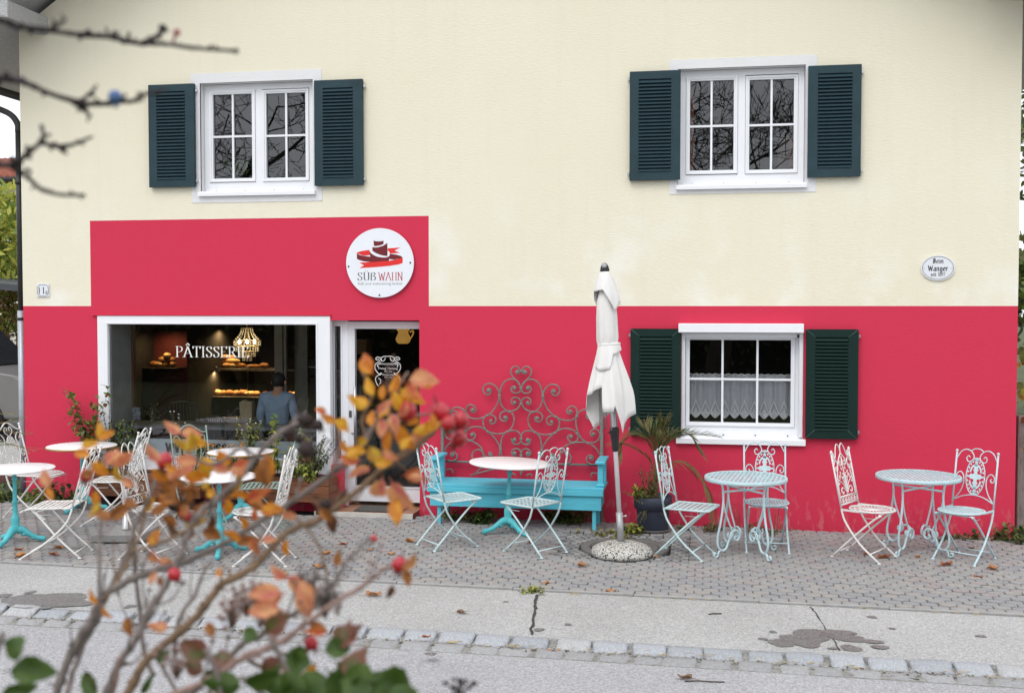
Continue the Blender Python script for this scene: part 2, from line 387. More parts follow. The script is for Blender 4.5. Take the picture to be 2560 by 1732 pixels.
# ------------------------------------------------------------------ windows and shutters
def ring(b, o, i, y0, y1, m=0):
    """rectangular frame between outer rect o and inner rect i"""
    b.box(o[0], i[0], y0, y1, o[2], o[3], m); b.box(i[1], o[1], y0, y1, o[2], o[3], m)
    b.box(i[0], i[1], y0, y1, o[2], i[2], m); b.box(i[0], i[1], y0, y1, i[3], o[3], m)
def grow(r, d): return (r[0] - d, r[1] + d, r[2] - d, r[3] + d)
def window(op, panes, bars, sill, hb, dark_depth=2.6, yf=.10, room=True):
    """op opening rect; panes list of glass rects; bars list per pane of (vertical xs, horizontal zs)"""
    b = MB(); g = [grow(p, .042) for p in panes]
    xs = sorted({op[0] + .004, op[1] - .004, *[q[0] for q in g], *[q[1] for q in g]}); z0 = min(q[2] for q in g); z1 = max(q[3] for q in g)
    b.box(op[0] + .004, op[1] - .004, yf, yf + .06, op[2] + .004, z0); b.box(op[0] + .004, op[1] - .004, yf, yf + .06, z1, op[3] - .004)
    for i in range(0, len(xs) - 1, 2): b.box(xs[i], xs[i + 1], yf, yf + .06, z0, z1)
    win = hp(b, 'window', [WHITE])
    for p, q, (vx, hz_) in zip(panes, g, bars):
        b = MB(); ring(b, grow(q, -.003), grow(p, .018), yf - .014, yf + .02); ring(b, grow(p, .0185), p, yf - .004, yf + .035); b.build('sash', [WHITE], win)
        b = MB(); b.face([(p[0], yf + .03, p[2]), (p[1], yf + .03, p[2]), (p[1], yf + .03, p[3]), (p[0], yf + .03, p[3])]); b.build('pane', [GLASS], win)
        for x in vx: b = MB(); b.box(x - .011, x + .011, yf + .006, yf + .026, p[2], p[3]); b.build('glazing_bar', [WHITE], win)
        for z in hz_: b = MB(); b.box(p[0], p[1], yf + .004, yf + .024, z - .011, z + .011); b.build('glazing_bar', [WHITE], win)
    b = MB(); b.prism([(yf, sill[3] + .012), (yf, sill[2] - .005), (-.045, sill[2] - .005), (-.045, sill[3] - .015), (-.04, sill[3] - .008)], lambda u, v, t: (t, u, v), sill[0], sill[1])
    b.build('window_sill', [WHITE], win)
    for k in range(4): x = sill[0] + (sill[1] - sill[0]) * (.12 + .25 * k); b = MB(); b.box(x - .006, x + .006, yf - .02, yf - .002, sill[3] + .012, sill[3] + .022); b.build('screw', [BLACK], win)
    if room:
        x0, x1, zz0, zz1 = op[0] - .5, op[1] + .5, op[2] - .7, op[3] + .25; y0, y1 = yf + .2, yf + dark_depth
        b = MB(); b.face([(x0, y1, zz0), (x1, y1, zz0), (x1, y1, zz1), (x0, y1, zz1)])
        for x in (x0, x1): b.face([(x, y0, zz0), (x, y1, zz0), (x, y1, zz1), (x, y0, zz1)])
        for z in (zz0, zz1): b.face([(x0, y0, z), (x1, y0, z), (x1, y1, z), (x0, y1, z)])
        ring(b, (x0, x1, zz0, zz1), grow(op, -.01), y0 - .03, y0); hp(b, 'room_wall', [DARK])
    return win
def frm(l, t, r, b_): return rect(l, t, r, b_, .13)
p1, p2 = frm(535.5, 237, 633, 447), frm(668, 234, 766.5, 445)
z1 = wz(585, 342.5, .13); z2 = wz(717, 340, .13)
window(O_UL, [p1, p2], [([wx(584.5, .13, 340)], [z1]), ([wx(717.5, .13, 340)], [z2])], rect(493.6, 477, 786.5, 487, -.045), None)
p1, p2 = frm(1725, 203, 1834, 427), frm(1873, 200, 1984, 425)
window(O_UR, [p1, p2], [([wx(1778.5, .13, 315)], [wz(1779, 316.5, .13)]), ([wx(1928, .13, 312)], [wz(1928, 313.5, .13)])], rect(1690.5, 459, 2017, 470, -.045), None)
p1 = frm(1724, 849.5, 1976.5, 1055.5)
lw = window(O_LR, [p1], [([wx(1806, .13, 950), wx(1893, .13, 950)], [wz(1850, 947.5, .13)])], rect(1690, 1095, 2014, 1110, -.045), None)
q = rect(1696, 809, 2010, 832, -.10); b = MB(); b.box(q[0], q[1], -.10, .098, q[2], q[3], ch=.006); b.build('roller_shutter_box', [WHITE], lw)
b = MB(); b.box(q[0] + .03, q[1] - .03, .03, .095, q[2] - .055, q[2] - .006); b.build('roller_shutter_bar', [WHITE], lw)
for x in (q[0] + .045, q[1] - .045): b = MB(); b.box(x - .012, x + .012, .015, .028, q[2] - .05, q[2] - .02); b.build('bar_end_cap', [BLACK], lw)
for x in (O_LR[0] + .022, O_LR[1] - .022): b = MB(); b.box(x - .018, x + .018, .0, .094, O_LR[2] + .02, q[2] - .003); b.build('guide_rail', [WHITE], lw)
# white plaster bands round the two upper windows
for (l, t, r, bt), op in (((479, 179, 805, 505), O_UL), ((1674, 144, 2041, 483), O_UR)):
    b = MB(); ring(b, rect(l, t, r, bt), op, -.006, .02); hp(b, 'window_band', [BANDM])

def shutter(l, t, r, bt, sl_, st, sr, sb, m, mitre, hinge, label=None):
    y0, y1 = -.062, -.018
    o = rect(l, t, r, bt, y0); i = rect(sl_, st, sr, sb, y0)
    b = MB(); bx = [(o[0], i[0], o[2], o[3]), (i[1], o[1], o[2], o[3]), (i[0], i[1], o[2], i[2]), (i[0], i[1], i[3], o[3])]
    for a, c, d, e in bx: b.box(a, c, y0, y1, d, e)
    b.box(i[0] - .002, i[1] + .002, y1 - .006, y1 - .002, i[2] - .002, i[3] + .002)      # shallow board behind the slats
    s_ = hp(b, 'shutter', [m])
    n = 26; h = (i[3] - i[2]) / n; wdt = i[1] - i[0]
    sb_ = MB(); M = Matrix.Rotation(R(-42), 4, 'X'); sb_.box(-wdt / 2 + .001, wdt / 2 - .001, -.003, .003, -h * .82, h * .82, M=M, ch=.001)
    me = sb_.mesh('slat', [m])
    for k in range(n): link('slat', me, s_, loc=Vector(((i[0] + i[1]) / 2, y0 + .011, i[2] + h * (k + .5))))
    if mitre:
        b = MB()
        for (ax, az, bx_, bz) in ((o[0], o[3], i[0], i[3]), (o[1], o[3], i[1], i[3]), (o[0], o[2], i[0], i[2]), (o[1], o[2], i[1], i[2])):
            b.tube([(ax, y0 - .0004, az), (bx_, y0 - .0004, bz)], .0022, 4)
        b.tube([(i[0], y0 - .0004, i[2]), (i[1], y0 - .0004, i[2])], .0022, 4); b.build('mitre_joint', [SEAM], s_)
    for z in (o[2] + .05, o[3] - .09):
        b = MB(); x = o[0] if hinge < 0 else o[1]; b.box(x - .022 if hinge < 0 else x + .002, x - .002 if hinge < 0 else x + .022, -.04, -.012, z, z + .035, ch=.003); b.build('hinge', [STEEL], s_)
    return s_
shutter(371.5, 211, 485, 467.6, 391.5, 229, 462.5, 447.5, SHUT_UP, 0, 1)
shutter(785.5, 199.5, 906, 463.5, 807, 219.5, 882, 442.5, SHUT_UP, 0, 1)
shutter(1574, 177.5, 1701, 450, 1596.5, 197.5, 1677.5, 427.5, SHUT_UP, 0, -1)
shutter(2020, 163, 2153, 442, 2044.5, 183, 2130, 418.5, SHUT_UP, 0, 1)
shutter(1576, 821.5, 1702, 1090, 1599, 841, 1679, 1069, SHUT_LO, 1, -1)
shutter(2014.5, 823, 2145.5, 1097, 2038, 843, 2120, 1075, SHUT_LO, 1, 1)

# ------------------------------------------------------------------ shop window and door
b = MB(); ri = rect(271, 811, 790.5, 1143, -.02); ring(b, O_SHOP, ri, -.02, .07); ring(b, grow(ri, .022), grow(ri, .004), -.028, -.018)
b.box(O_SHOP[0] - .03, O_SHOP[1] + .012, -.055, -.022, O_SHOP[2] - .02, O_SHOP[2] + .03)
sw = hp(b, 'shop_window', [WHITE])
b = MB(); b.face([(ri[0], .02, ri[2]), (ri[1], .02, ri[2]), (ri[1], .02, ri[3]), (ri[0], .02, ri[3])]); b.build('pane', [SHOPGLASS], sw)
SILLM = mat('pale_grey_film', (.60, .66, .70), .6, .05, 3)
zb = wz(530, 1099, .05); b = MB(); b.box(ri[0], ri[1], .05, .056, ri[2], zb); film = b.build('window_film', [SILLM], sw)
INK = mat('dark_lettering', (.02, .022, .024), .6)
# inner side of the thick wall, seen left through the pane
b = MB(); b.box(ri[0] - .05, ri[0], .075, .5, ri[2] - .1, ri[3] + .05); hp(b, 'window_reveal', [mat('grey_plaster', (.62, .65, .66), .8)])
BROWNW = mat('brown_wood', (.16, .075, .035), .5, .3, 9, stretch=(1, 1, .2))
b = MB(); b.box(ri[0], ri[0] + .03, .5, .56, ri[2] - .1, ri[3] + .05); hp(b, 'inner_trim', [BROWNW])
b = MB(); b.box(BANDL + .02, O_SHOP[1] + .01, -.03, .0, O_SHOP[3] + .004, O_SHOP[3] + .022); hp(b, 'drip_edge', [REDP])
YD = .14
sd = rect(838, 815, 853, 1147, YD)
b = MB(); ring(b, (O_SIDE[0] - .06, wx(871, YD, 1000), O_SIDE[2], zd - .003), sd, YD, YD + .06); ring(b, grow(sd, .015), sd, YD - .012, YD + .02)
b.box(wx(861.5, YD, 1000), wx(871, YD, 1000), YD - .006, YD + .06, gz(-3.6) + .03, zd - .004)
sl_ = hp(b, 'side_light', [WHITE])
b = MB(); b.face([(sd[0], YD + .03, sd[2]), (sd[1], YD + .03, sd[2]), (sd[1], YD + .03, sd[3]), (sd[0], YD + .03, sd[3])]); b.build('pane', [GLASS], sl_)
b = MB(); b.box(O_SIDE[0] - .02, O_SIDE[1], YD, .3, -.3, O_SIDE[2]); hp(b, 'parapet', [REDP])
dl = rect(870, 804, 1075, 1254, YD); dg = rect(888, 822, 1060, 1216.5, YD)
b = MB(); ring(b, dl, dg, YD, YD + .055); ring(b, grow(dg, .014), dg, YD - .008, YD + .02); door = hp(b, 'door', [WHITEALU])
b = MB(); b.face([(dg[0], YD + .03, dg[2]), (dg[1], YD + .03, dg[2]), (dg[1], YD + .03, dg[3]), (dg[0], YD + .03, dg[3])]); b.build('pane', [SHOPGLASS], door)
hx = wx(888, YD - .06, 1030); b = MB(); b.tube([(hx, YD - .07, wz(888, 1130, YD)), (hx, YD - .07, wz(888, 965, YD))], .014, 10)
for py in (988, 1082):
    z = wz(880, py, YD); b.tube([(hx, YD - .07, z), (hx - .02, YD - .03, z), (hx - .06, YD - .005, z)], .010, 8)
b.build('door_handle', [STEEL], door)
q = rect(873, 1026, 879.5, 1043, YD); b = MB(); b.box(q[0], q[1], YD - .012, YD - .001, q[2], q[3], ch=.004); b.build('lock_plate', [mat('dark_steel', (.15, .15, .15), .4, metal=1)], door)
# threshold of brown tiles with a pale edge, doormat on it
TERR = mat('terracotta_tile', (.30, .15, .09), .6, .2, 12)
tx0, tx1 = wx(786, 0, 1270), O_DOOR[1]; ty0 = gp(950, 1284, .03).y
step = thing('door_step', 'low door step of brown clay tiles below the glass shop door', 'step', ((tx0 + tx1) / 2, 0, 0))
zt = gz(-3.6) + .035; b = MB(); b.box(O_SHOP[1] - .10, tx1 - .006, ty0, ty0 + .018, zt - .2, zt + .001); b.build('step_edge', [mat('pale_stone_edge', (.6, .57, .52), .7)], step, world=True)
k = 0; xs = [O_SHOP[1] - .10 + i * .30 for i in range(6)]
for i in range(5):
    for y0, y1 in ((ty0 + .02, -.004),):
        x0, x1 = xs[i], min(xs[i + 1], tx1 - .006)
        if x1 - x0 > .05: b = MB(); b.box(x0 + .002, x1 - .002, y0, y1, zt - .2, zt, ch=.003); b.build('tile', [TERR], step, world=True)
for i in range(4):
    x0, x1 = O_DOOR[0] + .004 + i * .27, min(O_DOOR[0] + .004 + (i + 1) * .27, O_DOOR[1] - .004)
    if x1 - x0 > .03: b = MB(); b.box(x0 + .002, x1 - .002, 0, .29, zt - .2, zt + .002, ch=.003); b.build('tile', [TERR], step, world=True)
ma = [gp(870, 1281, zt - gz(-3.6)), gp(1000, 1281, zt), gp(1028, 1263, zt), gp(890, 1263, zt)]
mx0, mx1 = wx(893, -.1, 1270), wx(1012, -.1, 1270)
b = MB(); b.box(mx0, mx1, ty0 + .05, .10, zt + .004, zt + .016, ch=.003)
MATM = mat('grey_ribbed_mat', (.075, .075, .068), .95, .6, 70, .6, 160)
tag(b.build('doormat', [MATM]), 'dark speckled doormat lying on the tiled step at the shop door', 'doormat')

# downpipe at the left corner, gutter and elbow beside it
X = wx(52.5, .06, 765)
dpipe = thing('downpipe', 'dark downpipe with a zinc lower length on the left house corner', 'downpipe', (X, .06, 0))
zc = wz(52, 785, .06); zt_ = wz(50, 330, .06)
b = MB(); b.tube([(X, .06, zc), (X, .06, zt_)], .034, 12); b.build('upper_pipe', [DKPIPE], dpipe, world=True)
b = MB(); b.tube([(X, .06, gz(X) - .1), (X, .06, zc + .04)], .041, 12); b.build('lower_pipe', [ZINC], dpipe, world=True)
b = MB(); b.tube(smooth([(X, .06, zt_), (X - .01, .06, zt_ + .10), (X - .10, .05, zt_ + .21), (X - .32, .03, zt_ + .30), (X - .70, 0, zt_ + .42)], 5), .036, 12); b.build('elbow', [DKPIPE], dpipe, world=True)
for z in (wz(52, 800, .06), wz(52, 460, .06)): b = MB(); b.tube([(X, .06, z), (X, .06, z + .03)], .047, 12); b.build('pipe_clip', [BLACK], dpipe, world=True)
b = MB(); xg = HX0 - OVH - .04; zg = EAVE_Z - OVH * PITCHR + .10
b.tube([(xg + .0, -FWD, zg), (xg, 9, zg - .04)], .065, 12); tag(b.build('gutter', [DKPIPE]), 'dark gutter along the left eave of the shop house', 'gutter')
# ------------------------------------------------------------------ paving of small hexagons, setts round the manhole
rnd = random.Random(3)
PAVM = [mat('paver_%s' % n, c, .9, .16, 22, .35, 150, dirt=(.10, .095, .085), dscale=5, damt=.42) for n, c in
        (('grey', (.30, .295, .29)), ('warm', (.315, .30, .285)), ('rosy', (.31, .275, .27)), ('cool', (.275, .275, .28)))]
PW, PR, GAP, GAPY = .134, .096, .0095, .021
MHc = gp(1555, 1372); MHR, MHB = .42, .60           # manhole with a square of small setts round it
MHc = gp(1562, 1366)
def hexpts(cx, cy, w_, r_, y_lo=None):
    h = r_ * 2 / 3
    p = [(cx - w_ / 2, cy - h * .5), (cx, cy - h), (cx + w_ / 2, cy - h * .5), (cx + w_ / 2, cy + h * .5), (cx, cy + h), (cx - w_ / 2, cy + h * .5)]
    return [(x, max(y, y_lo)) if y_lo is not None else (x, y) for x, y in p]
def paver_at(b, cx, cy, dz, y_lo, m, local=False):
    o = hexpts(cx, cy, PW - GAP, PR - GAPY, y_lo); i = hexpts(cx, cy, PW - GAP - .008, PR - GAPY - .008, None if y_lo is None else y_lo + .004)
    z0 = (0 if local else gz(cx)); tx, ty = rnd.uniform(-.012, .012), rnd.uniform(-.012, .012)
    top = [(x, y, z0 + (gz(x - cx)) + dz + tx * (x - cx) + ty * (y - cy)) for x, y in i]; mid = [(x, y, z0 + gz(x - cx) + dz - .006) for x, y in o]; bot = [(x, y, z0 - .04) for x, y in o]
    k = len(b.v); b.v += top + mid + bot
    b.f.append((0 + k, 1 + k, 2 + k, 3 + k, 4 + k, 5 + k)); b.mi.append(m); b.sm.append(False)
    for j in range(6):
        q = (j + 1) % 6
        b.f.append((k + 6 + j, k + 6 + q, k + q, k + j)); b.mi.append(m); b.sm.append(False)
        b.f.append((k + 12 + j, k + 12 + q, k + 6 + q, k + 6 + j)); b.mi.append(m); b.sm.append(False)
paving = bpy.data.objects['paving_bed']
cells = []
row = 0; y = Y_PAVE + .045
while y < -.02:
    x = -9.35 + (PW / 2 if row % 2 else 0)
    while x < 4.5:
        inside = abs(x - MHc.x) < MHB + .03 and abs(y - MHc.y) < MHB * .93 + .02
        step_in = tx0 - .25 < x < tx1 + .02 and y > ty0 - .04
        if not inside and not step_in: cells.append((row, x, y))
        x += PW
    y += PR; row += 1
mass = MB(); near = 0
order = sorted(cells, key=lambda c: (c[0], abs(c[1] + .6)))
single = set(order[:0])
vis = [c for c in order if c[0] <= 6 and -4.6 < c[1] < 3.2][:300]
single = set(vis)
protos = []
for k in range(12):
    b = MB(); paver_at(b, 0, 0, 0, None, 0, True); protos.append(b.mesh('paver', [PAVM[rnd.choice((0, 0, 0, 1, 1, 2, 3))]]))
edge_protos = []
for k in range(4):
    b = MB(); paver_at(b, 0, 0, 0, -.040, 0, True); edge_protos.append(b.mesh('paver', [PAVM[k % 2]]))
for c in cells:
    row, x, y = c; dz = rnd.gauss(0, .0022)
    if c in single: link('paver', rnd.choice(protos if row else edge_protos), paving, loc=Vector((x, y, gz(x) + dz)))
    else: paver_at(mass, x, y, dz, Y_PAVE + .004 if row == 0 else None, rnd.choice((0, 0, 0, 1, 1, 2, 3)))
tag(mass.build('pavers', PAVM, paving), kind='stuff')
# concrete edge course
b = MB(); x = -9.4
EDGE = mat('paving_edge', (.34, .335, .33), .9, .12, 12, .3, 120)
k = 0
while x < 4.5:
    n = x + .98; b = MB(); b.box(x + .002, n - .002, Y_PAVE - .035, Y_PAVE + .002, gz(x) - .08, gz((x + n) / 2) - .001, ch=.004); b.build('edging', [EDGE], paving); x = n
SETT = [mat('small_sett_' + n, c, .85, .2, 25, .3, 120) for n, c in (('a', (.24, .24, .235)), ('b', (.29, .285, .275)), ('c', (.20, .20, .205)))]
sq = MHB; n = 15; stp = 2 * sq / n; b = MB()
for i in range(n):
    for j in range(n):
        cx = MHc.x - sq + (i + .5) * stp + rnd.uniform(-.004, .004) + stp * .45 * (j % 2) - stp * .2; cy = MHc.y - sq * .93 + (j + .5) * stp * .93 + rnd.uniform(-.004, .004)
        if math.hypot(cx - MHc.x, cy - MHc.y) < MHR + .03: continue
        s_ = stp * .5 - rnd.uniform(.007, .012); z = gz(cx) + rnd.gauss(-.002, .003); an = rnd.uniform(-.12, .12)
        M = Matrix.Translation((cx, cy, z)) @ Matrix.Rotation(an, 4, 'Z'); b.box(-s_, s_, -s_ * .95, s_ * .95, -.05, 0, rnd.choice((0, 0, 1, 2)), M, ch=.008)
tag(b.build('setts', SETT, paving), kind='stuff')
CAST = mat('manhole_concrete', (.16, .155, .145), .85, .2, 18, .4, 120, dirt=(.07, .07, .06), dscale=6, damt=.4)
mh = thing('manhole_cover', 'round grey manhole cover under the speckled parasol base, ringed by small setts', 'manhole cover', (MHc.x, MHc.y, gz(MHc.x)))
b = MB(); b.lathe([(MHR - .085, -.05), (MHR - .085, -.002), (MHR - .080, .002), (MHR - .006, .002), (MHR, -.003), (MHR, -.05)], 48); b.build('cover_frame', [CAST], mh)
b = MB(); b.lathe([(1e-6, -.001), (MHR - .115, -.001), (MHR - .105, -.006), (MHR - .105, -.05)], 48); b.build('cover_lid', [CAST], mh)
b = MB(); b.tube([((MHR - .16) * math.cos(R(a)), (MHR - .16) * math.sin(R(a)), 0) for a in range(120, 176, 6)], .008, 5); b.build('lifting_slot', [BLACK], mh)

# ------------------------------------------------------------------ kerb and gutter stones
GRAN = [mat('granite_' + n, c, .8, .22, 60, .5, 90, dirt=(.20, .20, .19), dscale=9, damt=.35) for n, c in (('a', (.37, .385, .41)), ('b', (.33, .345, .37)), ('c', (.40, .405, .41)))]
def stone(w_, d, h, seed):
    r_ = random.Random(seed); b = MB(); ch = .012
    j = lambda s=.008: r_.uniform(-s, s)
    o = [(-w_ / 2 + j(), -d / 2 + j()), (w_ / 2 + j(), -d / 2 + j()), (w_ / 2 + j(.012), d / 2 + j()), (-w_ / 2 + j(.012), d / 2 + j())]
    o = [(o[i][0] * (1 - t) + o[(i + 1) % 4][0] * t + j(.004), o[i][1] * (1 - t) + o[(i + 1) % 4][1] * t + j(.004)) for i in range(4) for t in (0.04, .35, .68, .96)]
    n = len(o); top = [(x * .86, y * .84 + .004, h + j(.003) - .010 * (y < 0)) for x, y in o]; mid = [(x, y, h - ch - .012 * (y < 0)) for x, y in o]; bot = [(x, y, h - .14) for x, y in o]
    b.v = top + mid + bot + [(0, 0, h + .004)]
    for i in range(n):
        q = (i + 1) % n; b.f += [(3 * n, i, q), (i, n + i, n + q, q), (n + i, 2 * n + i, 2 * n + q, n + q)]; b.mi += [0] * 3; b.sm += [True, True, False]
    return b
kerb = tag(bpy.data.objects.new('kerb', None), kind='structure'); C.objects.link(kerb)
gutter_row = tag(bpy.data.objects.new('gutter_row', None), kind='structure'); C.objects.link(gutter_row)
b = MB(); b.raw([(-30, Y_KERB - KD - GD - .01, gz(-30) - .061), (30, Y_KERB - KD - GD - .01, gz(30) - .061), (30, Y_KERB - .01, gz(30) - .045), (-30, Y_KERB - .01, gz(-30) - .045)], [(0, 1, 2, 3)])
MORTAR = mat('gritty_joint', (.24, .235, .22), .95, .35, 30, .6, 60, dirt=(.07, .075, .045), dscale=7, damt=.5)
b.build('joint_bed', [MORTAR], kerb)
pk = [stone(.235, KD, 0, 10 + i).mesh('stone', [GRAN[i % 3]]) for i in range(10)]
pg = [stone(.21, GD, 0, 50 + i).mesh('stone', [mat('gutter_granite_%d' % (i % 2), ((.33, .33, .335), (.30, .30, .305))[i % 2], .88, .15, 40, .4, 100)]) for i in range(8)]
x = -7.5
while x < 4.6:
    w_ = rnd.uniform(.92, 1.10); o = link('stone', rnd.choice(pk), kerb, loc=Vector((x, Y_KERB - KD / 2 - .005, gz(x) - .020 + rnd.gauss(0, .004)))); o.scale = (w_, 1, 1); o.rotation_euler = (R(5 + rnd.uniform(-2, 3)), rnd.uniform(-.02, .02), rnd.uniform(-.03, .03))
    x += .235 * w_ + rnd.choice((.012, .02, .03, .04))
x = -7.5
while x < 4.6:
    w_ = rnd.uniform(.9, 1.12); o = link('stone', rnd.choice(pg), gutter_row, loc=Vector((x, Y_KERB - KD - GD / 2 - .012, gz(x) - .047 + rnd.gauss(0, .003)))); o.scale = (w_, 1, 1); o.rotation_euler = (R(1), rnd.uniform(-.015, .015), rnd.uniform(-.03, .03))
    x += .21 * w_ + rnd.choice((.01, .018, .03))
# grit lying in the joint between kerb and gutter stones
b = MB()
for _ in range(1500):
    x = rnd.uniform(-6, 4.3); yy = Y_KERB - KD + rnd.gauss(-.012, .028); s_ = rnd.uniform(.003, .010); z = gz(x) - .048
    M = Matrix.Translation((x, yy, z)) @ Matrix.Rotation(rnd.uniform(0, 6), 4, 'Z') @ Matrix.Rotation(rnd.uniform(0, 2), 4, 'X'); b.box(-s_, s_, -s_ * .8, s_ * .8, -s_ * .6, s_ * .6, rnd.choice((0, 0, 1)), M)
tag(b.build('grit', [mat('grit_pale', (.36, .34, .31), .9), mat('grit_dark', (.16, .15, .13), .9)]), 'pale grit and crumbs gathered in the joint below the kerb stones', 'grit', kind='stuff')
# pale straw stalks in the kerb and paving joints
b = MB()
for _ in range(120):
    if rnd.random() < .6: x = rnd.uniform(-4, 4.2); yy = Y_KERB - KD + rnd.gauss(-.01, .03); z = gz(x) - .035
    else: x = rnd.uniform(-1.5, 3.4); yy = Y_PAVE - .045 + rnd.gauss(0, .02); z = gz(x) - .010
    a = rnd.gauss(0, .5); l = rnd.uniform(.03, .10); b.tube([(x, yy, z), (x + l * math.cos(a), yy + l * math.sin(a), z + rnd.uniform(0, .012))], rnd.uniform(.0012, .003), 4)
tag(b.build('straw', [mat('straw', (.50, .40, .22), .8)]), 'scattered straw stalks along the joints of kerb and paving', 'straw', kind='stuff')

# cracks and wet stains on the pavement strip
pav = bpy.data.objects['pavement']
def strip(name, pts, wd, m, off, par, jag=.012, seed=1):
    r_ = random.Random(seed); b = MB(); P = [Vector(p) for p in pts]; Q = []
    for a, c in zip(P, P[1:]):
        for i in range(9): Q.append(a.lerp(c, i / 9) + Vector((r_.gauss(0, jag), r_.gauss(0, jag * .4), 0)))
    Q.append(P[-1]); L, Rr = [], []
    for q in Q: e = wd * r_.uniform(.35, 1.3); L.append((q.x - e, q.y, gz(q.x) + off)); Rr.append((q.x + e, q.y, gz(q.x) + off))
    for i in range(len(Q) - 1): b.face([L[i], Rr[i], Rr[i + 1], L[i + 1]])
    return b.build(name, [m], par)
CRK = mat('tar_crack', (.055, .053, .048), .95, .3, 40)
strip('crack', [gp(1341, 1481), gp(1338, 1520), gp(1330, 1581)], .011, CRK, -.0125, pav, .005, 2)
strip('crack', [gp(2026, 1512), gp(2040, 1528), (gp(2100, 1620))], .006, CRK, -.0125, pav, .004, 4)
WET = asphalt('wet_asphalt', (.175, .174, .172), (.215, .213, .21), .85)
WET.node_tree.nodes['Principled BSDF'].inputs['Roughness'].default_value = .45
def stain(px, py, rw, rh, seed, parts=1):
    r_ = random.Random(seed); c = gp(px, py, -.0125); e = gp(px + rw, py, -.0125); f = gp(px, py - rh, -.0125)
    ax = (e - c).length; ay = (f - c).length; ph = [r_.uniform(0, 6.3) for _ in range(4)]; pts = []
    for i in range(28):
        t = 2 * math.pi * i / 28; k = 1 + .10 * math.sin(2 * t + ph[0]) + .08 * math.sin(3 * t + ph[1]) + .05 * math.sin(5 * t + ph[2])
        x, yy = c.x + ax * k * math.cos(t), c.y + ay * k * math.sin(t); pts.append((x, yy, gz(x) - .0125 + .0003 * (seed % 9)))
    b = MB(); b.face(pts); b.build('wet_stain', [WET], pav)
for i, q in enumerate([(1957, 1605, 32, 11), (2010, 1596, 60, 13), (2030, 1580, 42, 9), (2097, 1580, 38, 7), (2120, 1594, 48, 8), (2020, 1609, 34, 8), (2183, 1603, 24, 5), (2200, 1617, 20, 5), (2127, 1619, 25, 8),
                       (1932, 1578, 9, 3), (1908, 1596, 12, 3), (2180, 1541, 12, 3), (2452, 1589, 12, 3), (2082, 1620, 12, 3), (1347, 1573, 13, 4),
                       (120, 1500, 112, 13), (60, 1507, 60, 10), (160, 1490, 58, 9), (165, 1506, 42, 9), (75, 1480, 12, 4), (8, 1488, 18, 5), (326, 1515, 14, 4), (118, 1517, 16, 4), (1077, 1634, 18, 4), (2230, 1570, 8, 2), (1420, 1560, 9, 2)]): stain(*q, i + 1)

